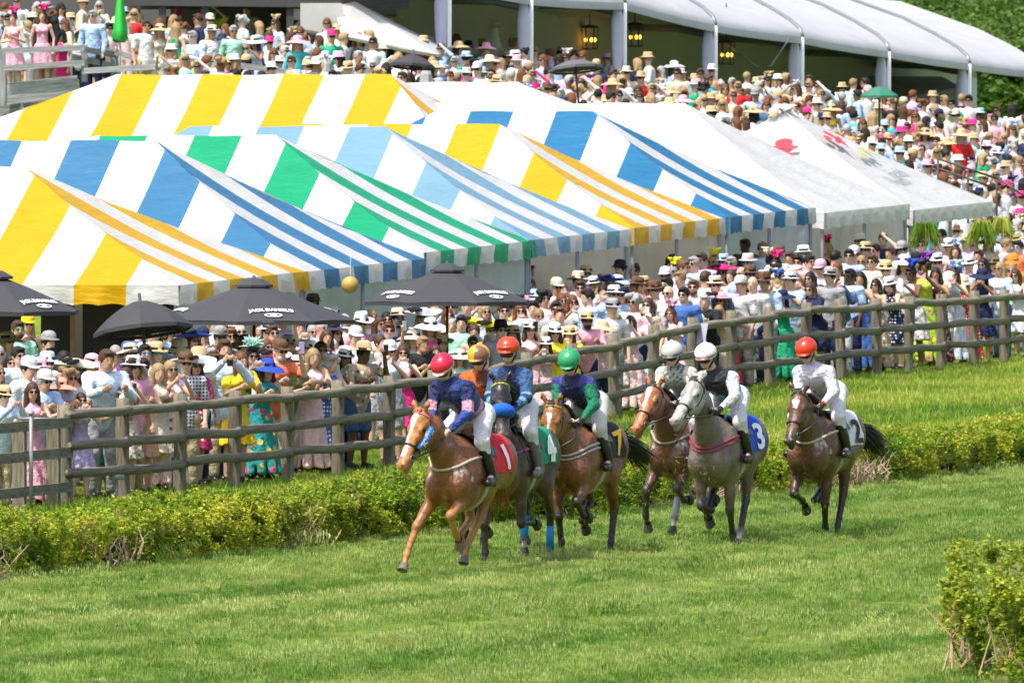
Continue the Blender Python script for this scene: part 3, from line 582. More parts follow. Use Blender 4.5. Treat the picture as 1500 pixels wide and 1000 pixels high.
umbrella(372, 414, 143.5, 1.44, .52, 'black patio umbrella with white lettering, right of the small plain one', rot=rad(-8))
umbrella(655, 392, 152, 1.30, .50, 'black patio umbrella with white lettering standing right of the balloon', rot=rad(20))
umbrella(205, 440, 139.5, .68, .40, 'small plain black hand umbrella tilted over people, left of centre patio umbrella', 'hand_umbrella', text=False, pole=1.1, tilt=(rad(-8), rad(-6)), cap=False, group='hand umbrellas')
# ---------------------------------------------------------------- pavilion on the hill
M['pav'] = mat_fabric('pavilion_fabric', None, (.43, .43, .43)); [setattr(n_.inputs[0], 'default_value', 0) for n_ in M['pav'].node_tree.nodes if n_.type == 'MIX_SHADER']; M['pavin'] = mat_plain('grey_lining', (.55, .55, .56), .8, 0, .15, .6, .2, .05); M['curtain'] = mat_plain('lavender_curtain', (.58, .58, .72), .7, 0, .08, 3, .5, .04)
pav = empty('white_pavilion', at(1050, 150, 246), label='huge white clearspan pavilion with open sides and tied curtains along the hilltop', cat='pavilion'); PB = Vector(pav.location)
ppx = [640 - 137 * 1, 678 - 20, 778, 915, 1048, 1175, 1302, 1420, 1530]; ppx[0] = 520
pey = [-60, -28, -3, 4, 37, 54, 75, 93, 106]; pdd = [225, 229, 233, 238, 243, 248, 253, 258, 263]
ev = [at(a, b, d) for a, b, d in zip(ppx, pey, pdd)]
V = []; Fc = []; U = []; prof = [(0, -.22), (0, 0), (.15, .2), (.9, .5), (2.6, .95), (5, 1.5), (11, 2.5), (17, 1.5), (22, 0)]
bk = Vector((-.30, .95, 0))
for i, e in enumerate(ev):
    for j in range(5 if i < len(ev) - 1 else 1):
        q = e if j == 0 else e.lerp(ev[i + 1], j / 5)
        for k, (a, b) in enumerate(prof):
            sag = (.05 * math.sin(math.pi * j / 5) if j else 0); V.append(q + bk * a + Vector((0, 0, b * .78 - sag * (1 if 1 < k < 5 else .5))) - PB); U.append((0, a))
nn_ = len(V) // len(prof); m_ = len(prof); Fc = [(i * m_ + k, (i + 1) * m_ + k, (i + 1) * m_ + k + 1, i * m_ + k + 1) for i in range(nn_ - 1) for k in range(m_ - 1)]
link('roof', npmesh('roof', V, Fc, M['pav'], True, uv=U), pav)
# lining under the roof and back wall
V = []
bkl = Vector((.06, 1, 0))
for q in ev[:-1]:
    g = ground(q.x, q.y)
    for a, b in ((.3, -.15), (4, .05), (9, .25), (13, -.3), (13, -3.5)): V.append(q + bkl * a + Vector((0, 0, b)) - PB)
Fc = [(i * 5 + k, (i + 1) * 5 + k, (i + 1) * 5 + k + 1, i * 5 + k + 1) for i in range(len(ev) - 2) for k in range(4)]
link('lining', npmesh('lining', V, Fc, M['pavin'], False), pav)
V = [q + bk * a + Vector((0, 0, ground(q.x, q.y) + .15 - q.z)) - PB for q in ev for a in (-.5, 18)]; link('floor', npmesh('floor', V, [(2 * i, 2 * i + 2, 2 * i + 3, 2 * i + 1) for i in range(len(ev) - 1)], M['greywood'], False), pav)  # unseen grey floor, added to keep green grass bounce out of the interior
for i, q in enumerate(ev[1:-1]):
    g = ground(q.x, q.y); mb = MB(); z0 = g - q.z; mb.tube([(0, 0, z0 - 1), (0, 0, -.02)], .05, 8); o = mb.build('pole', M['white'], pav, smooth=True); o.location = q - PB
    mb = MB(); r0 = .165; mb.lathe([(r0 * .55, -.05), (r0 * 1.05, -.5), (r0, -1.0), (r0 * .75, -1.5), (r0 * .45, -1.95), (r0 * .8, -2.5), (r0 * 1.1, z0)], 18, sx=.85, sy=.5, wob=.12, ph=i); o = mb.build('curtain', M['curtain'], pav, smooth=True); o.location = q - PB + Vector((-.18, -.05, 0))
for i, q in enumerate(ev[1:-1]):                                  # roof ribs and inside rafters
    mb = MB(); mb.tube([q + bk * a + Vector((0, 0, b * .78 + .03)) - PB for a, b in prof[1:7]], .05, 6); mb.build('roof_rib', M['metal'], pav, smooth=True)
    mb = MB(); mb.tube([q + bk * a + Vector((0, 0, b)) - PB for a, b in ((.3, -.25), (3, -.05), (6, .0), (8, .0))], .09, 5); mb.build('rafter', M['metal'], pav, smooth=True)
for (a, b, c, d_) in (((1060, 60), (1110, 100), 0, 0), ((1157, 55), (1128, 98), 0, 0)):
    p, q = at(a[0], a[1], 247), at(b[0], b[1], 247); mb = MB(); mb.tube([p - PB, q - PB], .03, 5); mb.build('brace', M['metal'], pav)
me_, tt_, pp_ = nodes('lit_bulb'); pp_.inputs['Base Color'].default_value = (.9, .45, .08, 1); pp_.inputs['Emission Color'].default_value = (1, .42, .06, 1); pp_.inputs['Emission Strength'].default_value = 3.0
for k, (px, py) in enumerate(((662, 36), (864, 56), (930, 52), (1064, 78))):
    o = empty('chandelier', at(px, py, 244 + 3), label=['leftmost dark lantern chandelier with small orange bulbs hanging in the pavilion', 'second lantern chandelier from the left, above straw hats', 'small chandelier close to the third curtained pole', 'rightmost chandelier beside the fourth curtained pole'][k], cat='chandelier', group='chandeliers hanging in the pavilion')
    mb = MB(); mb.tube([(0, 0, .3), (0, 0, 1.2)], .015, 5).lathe([(.05, .32), (.2, .28), (.21, .24)], 10); [mb.tube([(.2 * math.cos(a * 1.05), .2 * math.sin(a * 1.05), .26), (.17 * math.cos(a * 1.05), .17 * math.sin(a * 1.05), -.25)], .014, 4) for a in range(6)]; mb.lathe([(.18, -.25), (.19, -.28)], 10); mb.build('frame', M['dark'], o)
    for a in range(5):
        mb = MB(); mb.lathe([(0, -.05), (.035, -.02), (.035, .03), (0, .06)], 8, (.12 * math.cos(a * 1.257), .12 * math.sin(a * 1.257), -.05)); mb.build('bulb', me_, o, smooth=True)
# smaller white roofs and dark grandstand at the upper left
def slab_tent(name, quads, mat, label, cat, d):
    root = empty(name, at(quads[0][0][0], quads[0][0][1], d), label=label, cat=cat)
    for q, th in quads_iter(quads):
        P = [at(x, y, dd) - Vector(root.location) for x, y, dd in q]; n = len(P); B = [p + Vector((0, .25, -.06)) for p in P]; link('panel', npmesh('panel', P + B, [tuple(range(n)), tuple(range(2 * n - 1, n - 1, -1))] + [(i, (i + 1) % n, n + (i + 1) % n, n + i) for i in range(n)], mat, False), root)
    return root
def quads_iter(q): return [(a, .1) for a in q]
slab_tent('white_marquee', [[(488, 8, 229), (520, 2, 229), (662, 76, 229), (640, 80, 222), (590, 72, 222), (500, 52, 222)], [(440, 5, 226), (500, 5, 226), (510, 55, 226), (440, 42, 226)]], FAB['white'], 'white sloping marquee roof between the dark stand and the pavilion', 'marquee', 222)
slab_tent('white_screen_wall', [[(445, -30, 240), (582, -30, 240), (582, 22, 240), (500, 22, 240), (445, 10, 240)]], FAB['white'], 'flat white wall panel behind the marquee at the top edge', 'wall', 240)
st = empty('grandstand_shelter', at(300, 60, 232), label='dark timber spectator shelter with posts and diagonal brace at the upper left', cat='shelter'); SB = Vector(st.location)
def beam(a, b, da, db, w_, name='beam', mat=None):
    p, q = at(*a, da) - SB, at(*b, db) - SB; mb = MB(); L = (q - p).length; mb.box((0, 0, L / 2), (w_, w_, L)); o = mb.build(name, mat or M['dark'], st); o.location = p; o.rotation_euler = (q - p).to_track_quat('Z', 'Y').to_euler()
for px in (238, 300, 425, 490): beam((px, 110), (px, -20), 229, 229, .16, 'post')
beam((180, -2), (600, 2), 229, 229, .32); beam((200, 8), (520, 6), 232, 232, .2); beam((432, 42), (470, 3), 229, 229, .12, 'brace'); beam((410, 44), (600, 58), 234, 234, .5)
mb = MB(); a, b = at(190, -4, 229), at(520, -4, 229); mb.add([a - SB, b - SB, b - SB + Vector((0, 9, .6)), a - SB + Vector((0, 9, .6)), a - SB + Vector((0, 0, .3)), b - SB + Vector((0, 0, .3)), b - SB + Vector((0, 9, .9)), a - SB + Vector((0, 9, .9))], [(0, 1, 2, 3), (4, 7, 6, 5), (0, 4, 5, 1), (1, 5, 6, 2), (2, 6, 7, 3), (3, 7, 4, 0)]); mb.build('roof', M['dark'], st)
mb = MB(); a, b = at(250, 60, 238), at(430, 60, 238); mb.box((((a + b) / 2 - SB).x, ((a + b) / 2 - SB).y, .6), ((b - a).length, .2, 3.4)); mb.build('back_wall', M['dark'], st)
# grey viewing deck with railings, upper left
dk = empty('viewing_deck', at(60, 128, 214), label='grey timber viewing deck with railings above the striped tents, upper left', cat='deck'); DB = Vector(dk.location)
def seg(a, b, w_, h_, name):
    p, q = at(*a) - DB, at(*b) - DB; mb = MB(); L = (q - p).length; mb.box((0, 0, L / 2), (w_, h_, L)); o = mb.build(name, M['greywood'], dk); v = (q - p).normalized(); up = Vector((0, 0, 1)); o.location = p
    if abs(v.z) > .9: o.rotation_euler = v.to_track_quat('Z', 'Y').to_euler()
    else: xx = v.cross(up).normalized(); yy = v.cross(xx); o.rotation_euler = Matrix((xx, yy, v)).transposed().to_euler()
for px, y0, y1, d in ((4, 72, 155, 212), (124, 66, 120, 212), (166, 72, 112, 213), (243, 88, 118, 210), (322, 92, 120, 209), (368, 96, 122, 209), (402, 104, 126, 209), (437, 104, 128, 209)): seg((px, y1, d), (px, y0, d), .12, .12, 'post')
for a, b in (((4, 75, 211.8), (124, 70, 211.8)), ((4, 100, 211.8), (124, 92, 211.8)), ((124, 73, 211.8), (166, 80, 212.8)), ((104, 83, 211.8), (170, 98, 212.8)), ((166, 76, 213), (243, 97, 209.9)), ((124, 104, 211.8), (243, 97, 209.9)), ((243, 96, 209.9), (330, 91, 208.9)), ((322, 92, 208.9), (437, 108, 208.9)), ((330, 112, 208.9), (365, 118, 208.9)), ((437, 108, 208.9), (500, 116, 208.9))): seg(a, b, .05, .12, 'rail')
for k in range(9): seg((-10, 132 + k * 1.2, 212.5 + k * .6), (110, 124 + k * .6, 212.5 + k * .6), .16, .05, 'deck_board')
seg((-10, 140, 212), (115, 126, 212), .06, .45, 'fascia'); seg((-10, 158, 212.3), (90, 150, 212.3), .06, .6, 'skirting_board')
# small far white tent and handrail among the hill crowd
fx_ = empty('white_tent', at(1300, 150, 262), label='small far white tent under the right end of the pavilion', cat='tent')
P = [at(*q) - Vector(fx_.location) for q in ((1215, 132, 262), (1265, 112, 264), (1380, 112, 264), (1408, 128, 262), (1408, 160, 262), (1215, 160, 262))]; B = [p + Vector((0, 3, 0)) for p in P]; n = 6
link('roof', npmesh('roof', P + B, [tuple(range(n)), tuple(range(2 * n - 1, n - 1, -1))] + [(i, (i + 1) % n, n + (i + 1) % n, n + i) for i in range(n)], FAB['white'], False), fx_)
hr = empty('black_handrail', at(1390, 250, 203), label='black metal handrail running down through the hillside crowd on the right', cat='handrail'); HB = Vector(hr.location)
for a, b in (((1372, 232, 203), (1462, 262, 203)), ((1372, 246, 203), (1462, 277, 203)), ((1462, 262, 203), (1520, 300, 203))): mb = MB(); mb.tube([at(*a) - HB, at(*b) - HB], .025, 6); mb.build('bar', M['dark'], hr, smooth=True)
for px, y in ((1374, 232), (1418, 247), (1460, 262)): mb = MB(); mb.tube([at(px, y, 203) - HB, at(px, y + 80, 203) - HB], .025, 6); mb.build('upright', M['dark'], hr, smooth=True)
# ---------------------------------------------------------------- horses
M['coat'] = mat_vc('horse_coat', .46, .7, 7.5, .06, .38, var=.32); M['coat'].node_tree.nodes['Principled BSDF'].inputs['Coat Weight'].default_value = .3; M['coat'].node_tree.nodes['Principled BSDF'].inputs['Coat Roughness'].default_value = .3; M['silk'] = mat_vc('jockey_silk', .5, 1.0, 13, .09, .35, var=.1); M['horsehair'] = mat_plain('horse_hair', (.012, .01, .009), .5, 0, .5, 30, .5)
M['redhair'] = mat_plain('chestnut_mane', (.30, .11, .03), .5, 0, .4, 30, .5); M['eye'] = mat_plain('dark_eye', (.008, .005, .004), .05, 0, 0, 5, 0); M['jskin'] = mat_vc('rider_skin', .5, 0, 20, .01, .4, var=.06)
M['breech'] = mat_plain('white_breeches', (.60, .59, .62), .7, 0, .08, 11, .9, .06); M['strap'] = mat_plain('bridle_leather', (.018, .012, .01), .4, 0, .2, 20, .2, .005); M['girth'] = mat_plain('pale_webbing', (.42, .38, .30), .8, 0, .1, 9, .2)
def seg_pt(p, ang, L, dy): a = rad(ang); return (p[0] + math.sin(a) * L, p[1] + dy, p[2] - math.cos(a) * L)
def ik(a, b, L1, L2, bend):
    """joint between a and b in the fore-and-aft plane; bend +1 forward, -1 backward; mild stretch when out of reach"""
    a, b = np.array(a, float), np.array(b, float); d = b - a; D = np.linalg.norm(d); k = D / (L1 + L2)
    if k > .985: st = min(k / .985, 1.1); L1, L2 = L1 * st, L2 * st; b = a + d * min(1, (L1 + L2) * .985 / D); d = b - a; D = np.linalg.norm(d)
    c = (L1 * L1 + D * D - L2 * L2) / (2 * D); h = math.sqrt(max(0, L1 * L1 - c * c)); u = d / D; n = np.array([-u[2], 0, u[0]]); n = n if n[0] * bend > 0 else -n; return a + u * c + n * h, b
def horse(px, gy, head, pose, body, dark, mane, label, marks, cloth, num, jock, leg_mark=None, straps=None, hood=None, dz=0.0, numcol=None, numsize=.42, seed=0):
    d = CZ * F / (gy - HOR); loc = ((px - 750) / F * d, d, dz); rot = -math.pi / 2 - rad(head)
    root = empty('race_horse', loc, rot, label=label, cat='horse', group='racehorses galloping with jockeys')
    s = Sdf((-1.75, -.62, -.06), (2.0, .62, 2.35), .0145); B = body; D = dark; mid = tuple(.5 * a + .5 * b for a, b in zip(B, D)); BL = tuple(x * .62 for x in B)
    wd = pose.get('wd', 1.0)
    # trunk
    s.ell((.38, 0, 1.11), (.42, .285, .42), .05, B).ell((.02, 0, 1.11), (.54, .31, .375), .06, B).ell((-.36, 0, 1.22), (.36, .26, .28), .06, B)
    s.ell((0, 0, .90), (.5, .18, .14), .06, BL); s.cap((.42, 0, 1.46), (.12, 0, 1.40), .085, .09, .07, B, .8); s.cap((.1, 0, 1.38), (-.5, 0, 1.40), .10, .13, .07, B, 1.1)
    for y in (-1, 1):
        s.ell((-.60, y * .13, 1.22), (.29, .175, .30), .05, B); s.ell((-.52, y * .10, 1.36), (.28, .13, .15), .05, B); s.ell((-.80, y * .09, 1.12), (.13, .10, .2), .05, B)
        s.ell((.42, y * .20, 1.14), (.17, .105, .30), .04, B); s.ell((.64, y * .135, 1.0), (.16, .125, .20), .025, B); s.ell((.24, y * .2, 1.08), (.14, .07, .2), .04, B)
    s.ell((.64, 0, 1.17), (.11, .12, .18), .05, B); s.ell((.68, 0, .90), (.07, .035, .1), .03, mid, sub=False)
    # neck
    P = Vector(pose['poll']); nb = [(Vector((.46, 0, 1.20)), .30), (Vector((.66, P.y * .15, 1.34)).lerp(P, .1), .21), (Vector((.60, 0, 1.38)).lerp(P, .55), .155), (P + Vector((-.06, 0, -.08)), .115)]
    for (a, ra), (b, rb) in zip(nb, nb[1:]): s.cap(a, b, ra, rb, .06, B, .62)
    # head frame: u down the face, v to the horse's left, w out of the forehead
    yaw, pit = rad(pose.get('yaw', 0)), rad(pose.get('pitch', 50)); u = Vector((math.cos(yaw) * math.cos(pit), math.sin(yaw) * math.cos(pit), -math.sin(pit))); v = Vector((-math.sin(yaw), math.cos(yaw), 0)); v = (v + Vector((0, 0, pose.get('roll', 0)))).normalized(); w_ = u.cross(v)
    w_ = -w_ if w_.z < 0 else w_; HM = [list(u), list(v), list(w_)]
    K = 1.17; hp = lambda a, b, c: P + u * a * K + v * b * K + w_ * c * K
    hc = hood if hood else B; mz = marks.get('muzzle', D)
    s.ell(hp(.07, 0, -.03), (.15 * K, .092 * K, .11 * K), .03, hc, Mt(HM)); s.cap(hp(.08, 0, -.01), hp(.46, 0, -.045), .084, .058, .04, B if not hood else hc, 1)
    for q in (-1, 1): s.ell(hp(.17, q * .052, -.115), (.135 * K, .04 * K, .115 * K), .03, hc, Mt(HM)); s.ell(hp(.15, q * .08, .0), (.055 * K, .022 * K, .03 * K), .02, hc, Mt(HM)); s.cap(hp(.25, q * .035, -.02), hp(.47, q * .03, -.05), .04, .035, .02, B)
    s.cap(hp(.2, 0, -.13), hp(.5, 0, -.115), .058, .042, .04, B); s.ell(hp(.51, 0, -.06), (.085 * K, .058 * K, .062 * K), .03, mz, Mt(HM)); s.ell(hp(.55, 0, -.125), (.045 * K, .038 * K, .03 * K), .015, mz, Mt(HM))
    for q in (-1, 1): s.ell(hp(.555, q * .04, -.035), (.032 * K, .022 * K, .034 * K), .012, mz, Mt(HM)); s.ell(hp(.575, q * .05, -.028), (.018 * K, .016 * K, .022 * K), .01, None, Mt(HM), sub=True)
    for q in (-1, 1):
        eb = hp(-.03, q * .058, .035); et = eb - u * .10 * pose.get('ear', 1) + w_ * .08 + v * q * .055; em = eb.lerp(et, .5) + v * q * .012; ec = hc if hood else B
        s.cap(eb, em, .026, .034, .02, ec); s.cap(em, et, .034, .006, .01, ec); s.cap(em + u * .03, eb.lerp(et, .8) + u * .02, .012, .008, .008, None, sub=True)
    # hollows between the muscle groups
    s.cap((.86, 0, 1.16), (.84, 0, .88), .035, .045, .05, None, sub=True)
    for y in (-1, 1):
        for a, b, r_ in (((.22, .335, 1.38), (.30, .345, 1.02), .04), ((.70, .27, 1.36), (.80, .25, 1.12), .04), ((-.34, .315, 1.30), (-.40, .31, 1.0), .045), ((-.74, .30, 1.34), (-.72, .315, 1.04), .03), ((.46, .34, 1.02), (.60, .33, .92), .03), ((.80, .17, 1.42), (1.0, .12, 1.58), .02)): s.cap((a[0], y * a[1], a[2]), (b[0], y * b[1], b[2]), r_, r_, .045, None, sub=True)
    # legs
    hoofs = []; low = {}
    for nm, y in (('FR', -1), ('FL', 1)):
        tx, ty, tz, a3 = pose[nm]; sh = (.50, y * .16, 1.08); el = (.44 + .18 * max(-.5, min(1, tx - .45)), y * .185, .90); lc = D
        kn, fe = ik(el, (tx, ty, tz), .44, .31, 1); pa = seg_pt(fe, a3, .12, 0); top = B if not pose.get('pale') else pose['pale']
        s.cap(sh, el, .14, .13, .05, B, .8); s.cap(el, (np.array(el) * .45 + np.array(kn) * .55), .115, .07, .04, top, .82); s.cap((np.array(el) * .45 + np.array(kn) * .55), kn, .068, .05, .03, mid)
        s.ell(kn, (.060, .056, .068), .02, lc); s.cap(kn, fe, .043, .036, .02, lc); s.ell(np.array(fe) - [.01, 0, 0], (.050, .045, .052), .015, lc); s.cap(fe, pa, .034, .03, .015, lc if not (leg_mark and nm in leg_mark) else (.65, .6, .55)); hoofs.append((fe, pa, a3)); low[nm] = (kn, fe)
    for nm, y in (('HR', -1), ('HL', 1)):
        tx, ty, tz, a3 = pose[nm]; hip = (-.60, y * .14, 1.22); lc = D; st = seg_pt(hip, 38 + 45 * max(-.3, min(.9, tx + .45)), .36, y * .03); hk, fe = ik(st, (tx, ty, tz), .46, .40, -1); pa = seg_pt(fe, a3, .12, 0)
        s.cap(hip, st, .22, .165, .05, B, .76); md = np.array(st) * .45 + np.array(hk) * .55; s.cap(st, md, .145, .075, .045, B, .8); s.cap(md, hk, .072, .05, .03, mid)
        s.ell(hk, (.066, .052, .075), .02, mid if nm != 'x' else lc); bp = np.array(hk) + np.array([-.045, 0, .03]); s.cap(bp, np.array(hk), .028, .03, .02, mid); s.cap(hk, fe, .047, .038, .02, lc); s.ell(fe, (.045, .04, .047), .015, lc); s.cap(fe, pa, .037, .032, .015, lc if not (leg_mark and nm in leg_mark) else (.65, .6, .55)); hoofs.append((fe, pa, a3)); low[nm] = (hk, fe)
    def paint(V, C):
        Q = V - np.array(P); a, b, c = [Q @ np.array(list(e)) / K for e in (u, v, w_)]
        bz = marks.get('blaze')
        if bz:
            inside = (a > bz[0]) & (a < bz[1]) & (np.abs(b + .008 * np.sin(a * 30)) < bz[2] * (1 + .5 * np.sin(a * 14 + 1))) & (c > -.07); C[inside] = (.75, .72, .68)
        if marks.get('headc'):
            t = np.clip((.72 - a) / .12, 0, 1) * np.clip((c + .2) / .14, 0, 1) * (a > -.25) * np.clip((Q[:, 0] + .22) / .15, 0, 1) * (np.max(C, axis=1) < .6); C[:] = C * (1 - t[:, None]) + t[:, None] * np.array(marks['headc'])
        if marks.get('grey_head'):
            t = np.clip((.62 - a) / .1, 0, 1) * np.clip((.22 - np.abs(c)) / .1, 0, 1) * (a > -.2) * (Q[:, 0] > -.15); n_ = .5 + .5 * np.sin(V[:, 0] * 37) * np.sin(V[:, 2] * 29); C[:] = C * (1 - t[:, None]) + t[:, None] * np.array([.42, .40, .36]) * (1 - .25 * n_[:, None])
        if marks.get('lather'):
            from mathutils import noise as nz
            for i in np.nonzero((V[:, 0] > .35) & (np.abs(V[:, 2] - 1.18) < .14) & (np.abs(V[:, 1]) > .12))[0]:
                q = V[i]; k = nz.noise((q[0] * 14, q[1] * 14, q[2] * 9)) + .5 * nz.noise((q[0] * 40, q[1] * 40, q[2] * 30)) - abs(q[2] - 1.18) * 2.2; k = min(1, max(0, k * 2.2)) * .6; C[i] = C[i] * (1 - k) + k * np.array([.6, .55, .48])
        # darker back ridge and flank veins are part of the coat
        n_ = (np.sin(V[:, 0] * 9 + V[:, 2] * 13) * np.sin(V[:, 2] * 17 - V[:, 1] * 8) * .08)[:, None]; return np.clip(C * (1 + n_), 0, 1)
    link('body', s.mesh('body', M['coat'], B, extra=paint, blend=.016, smooth_it=2), root)
    for (fe, pa, a3) in hoofs:
        fe, pa = Vector(fe), Vector(pa); dr = (pa - fe).normalized(); fw = Vector((-dr.z, 0, dr.x)); fw = fw if fw.x > 0 or abs(dr.z) < .3 else -fw; mb = MB(); tip = pa + dr * .095
        # the sole lies square to the pastern with a slight toe
        ring = lambda c, r1, r2, k: [c + fw * (r1 * math.cos(6.283 * i / 14) + k) + Vector((0, 1, 0)) * r2 * math.sin(6.283 * i / 14) for i in range(14)]
        mb.v = [tuple(p) for p in ring(pa, .042, .042, 0) + ring(pa + dr * .05, .055, .052, .012) + ring(tip, .068, .062, .025)]; mb.f = [(j * 14 + i, j * 14 + (i + 1) % 14, (j + 1) * 14 + (i + 1) % 14, (j + 1) * 14 + i) for j in range(2) for i in range(14)] + [tuple(range(28, 42))]; mb.m = [0] * len(mb.f)
        mb.build('hoof', M['hoof'] if not pose.get('palehoof') else M['palehoof'], root, smooth=False)
    for q in (-1, 1): mb = MB(); c = hp(.155, q * .088, -.018); mb.lathe([(0, -.024), (.016, -.018), (.023, 0), (.016, .018), (0, .024)], 10, c); mb.build('eye', M['eye'], root, smooth=True)
    # mane and tail as many thin locks
    rr = random.Random(seed + 5); mb = MB(); hm = M[mane]
    for i in range(170):
        t = i / 170; a = Vector((.30, 0, 1.52)).lerp(P + Vector((-.08, 0, .06)), t); a.z += .10 * math.sin(math.pi * t) * .6; a = s.hit((a.x - .02, a.y, a.z - .15), (-.35, 0, 1), .4, -.01); sw = pose.get('maneside', 1); L = rr.uniform(.07, .14)
        b = a + Vector((-.02 - rr.uniform(0, .05), sw * rr.uniform(.03, .08), rr.uniform(-.01, .03))); c = b + Vector((-.05, sw * rr.uniform(.02, .08), -L * .7)); mb.tube([a, b, c], [.009, .008, .002], 4, flat=1.5)
    for i in range(26):
        a = hp(-.04, rr.uniform(-.03, .03), .07); mb.tube([a, a + u * .05 + w_ * rr.uniform(.0, .02) + v * rr.uniform(-.02, .02), a + u * rr.uniform(.08, .14) + w_ * rr.uniform(-.03, .0) + v * rr.uniform(-.04, .04)], [.010, .008, .002], 4)
    mb.build('mane', hm, root, kind='stuff', smooth=True)
    mb = MB(); ta = Vector((-.88, 0, 1.34)); tv = Vector(pose.get('tail', (-.42, -.22, -.50)))
    for i in range(420):
        e = Vector((rr.gauss(0, .07), rr.gauss(0, .06), rr.gauss(0, .06))); m1 = ta + Vector((-.14, tv.y * .15, .0)) + e * .3; m2 = ta + tv * .55 + Vector((0, 0, .04)) + e * .75; m3 = ta + tv * rr.uniform(.8, 1.15) + e * 1.25 + Vector((0, 0, -.06)); mb.tube([ta + e * .15, m1, m2, m3], [.010, .010, .007, .0015], 3)
    mb.build('tail', M['horsehair'] if mane == 'horsehair' else M['redhair'] if pose.get('redtail') else M['horsehair'], root, kind='stuff', smooth=True)
    if leg_mark:                                                       # leg bandages
        for nm, c in leg_mark.items():
            if c is None: continue
            a, b = Vector(low[nm][0]), Vector(low[nm][1]); mb = MB(); mb.tube([a.lerp(b, .35), a.lerp(b, .6), a.lerp(b, 1.02)], [.045, .046, .05], 10); mb.build('leg_bandage', mat_plain('bandage', c, .7, 0, .1, 20, .3), root, smooth=True)
    # ------------------------------------------------ tack
    def ring_on(orig, ax1, ax2, r, n, a0, a1, off=.012, shape=None, far=.35):
        return [s.hit(orig, ax1 * math.cos(a) + ax2 * math.sin(a) + (shape(a) if shape else Vector((0, 0, 0))), far, off) for a in [a0 + (a1 - a0) * i / n for i in range(n + 1)]]
    st_ = M['strap']
    def hring(uu, nm, r=.010, a0=0, a1=2 * math.pi, mat=st_, flat=1.0): mb = MB(); mb.tube(ring_on(hp(uu, 0, -.05), v, w_, 0, 22, a0, a1, .006, far=.3), r, 6, cap=False); return mb.build(nm, mat, root, smooth=True)
    hring(.34, 'noseband', .011); hring(.02, 'browband', .011, rad(-35), rad(215), mat=marks.get('brow', st_))
    for q in (-1, 1):
        pts = [s.hit(hp(a, 0, c), v * q, .3, .006) for a, c in ((.0, -.04), (.10, -.09), (.22, -.10), (.34, -.08), (.44, -.08))]; mb = MB(); mb.tube(pts, .009, 5); mb.build('cheek_strap', st_, root, smooth=True)
        mb = MB(); c = pts[-1] + v * q * .012; mb.tube([c + u * .035 * math.cos(a) + w_ * .035 * math.sin(a) for a in [6.283 * i / 12 for i in range(13)]], .006, 5, cap=False); mb.build('bit_ring', M['metal'], root, smooth=True)
        bit = c; hand = Vector(jock['hand']) + Vector((0, q * .04, 0)); mid_ = bit.lerp(hand, .5) + Vector((0, q * .10, -.03)); mb = MB(); mb.tube([bit, mid_, hand], .011, 5); mb.build('rein', st_, root, smooth=True)
    if marks.get('sheep'):
        mb = MB(); pts = ring_on(hp(.30, 0, -.04), v, w_, 0, 22, rad(-20), rad(200), .02, far=.3); mb.tube(pts, [.05 + .028 * math.sin(math.pi * i / 22) for i in range(23)], 12); o = mb.build('shadow_roll', mat_plain('fleece_blue', marks['sheep'], .95, 0, .2, 60, 1.0, .02), root, smooth=True)
    if marks.get('cheekpiece'):
        for q in (1,):
            pts = [s.hit(hp(a, 0, c), v * q, .3, .03) for a, c in ((.10, -.06), (.22, -.08), (.34, -.07))]; mb = MB(); mb.tube(pts, .042, 8); mb.build('cheek_roll', st_, root, smooth=True)
            mb = MB(); mb.tube([p + v * .02 for p in pts], [.034, .036, .034], 8); mb.build('cheek_pad', mat_plain('blue_pad', (.02, .16, .62), .5, 0, .05, 9, .1), root, smooth=True)
            p0 = (pts[0] + pts[2]) / 2 + v * .062; tm = text_mesh('KOOL', .085, 'lettering', M['print'], offset=.002); o = link('lettering', tm, root); x = (pts[2] - pts[0]).normalized(); n_ = v; y = n_.cross(x); mt = Matrix((x, y, n_)).transposed().to_4x4(); mt.translation = p0; o.matrix_local = mt
    bs = (straps or {}).get('breast')
    if bs:
        for k, zz in enumerate((0, .05) if (straps or {}).get('double') else (0,)):
            pts = [s.hit((.40, 0, 1.30 - zz), Vector((math.cos(a), math.sin(a), -.34 * math.cos(a) ** 2 + .05)), .6, .010) for a in [rad(-102 + 204 * i / 26) for i in range(27)]]
            mb = MB(); mb.tube(pts, .013 if k else .016, 6); mb.build('breast_strap', mat_plain('strap_band', bs, .7, 0, .1, 20, .2), root, smooth=True)
    mb = MB(); mb.tube([s.hit((.18, 0, 1.2), Vector((0, math.cos(a), math.sin(a))), .5, .008) for a in [rad(-215 + 250 * i / 26) for i in range(27)]], .03, 6, flat=1.0); mb.build('girth', M['girth'], root, smooth=True)
    # saddle cloth draped over the back
    def drape(x0, x1, drop, off, nm, mat, nx=16, na=26):
        V = []
        for i in range(nx + 1):
            x = x0 + (x1 - x0) * i / nx
            for j in range(na + 1): a = rad(90 - drop + 2 * drop * j / na); V.append(s.hit((x, 0, 1.16), Vector((-.02 * math.sin(j * .8), math.cos(a), math.sin(a))), .42, off + .006 * math.sin(i * 1.3 + j * .9)))
        W_ = [p * 1.0 + Vector((0, 0, 0)) for p in V]; f = [(i * (na + 1) + j, (i + 1) * (na + 1) + j, (i + 1) * (na + 1) + j + 1, i * (na + 1) + j + 1) for i in range(nx) for j in range(na)]
        return link(nm, npmesh(nm, V, f, mat, True), root), V
    cm = mat_plain('saddle_cloth', cloth, .75, 0, .06, 6, .5, .03); drape(-.50, .18, 96, .028, 'saddle_cloth', cm)
    drape(-.12, .26, 62, .05, 'saddle', M['black'], 12, 20)
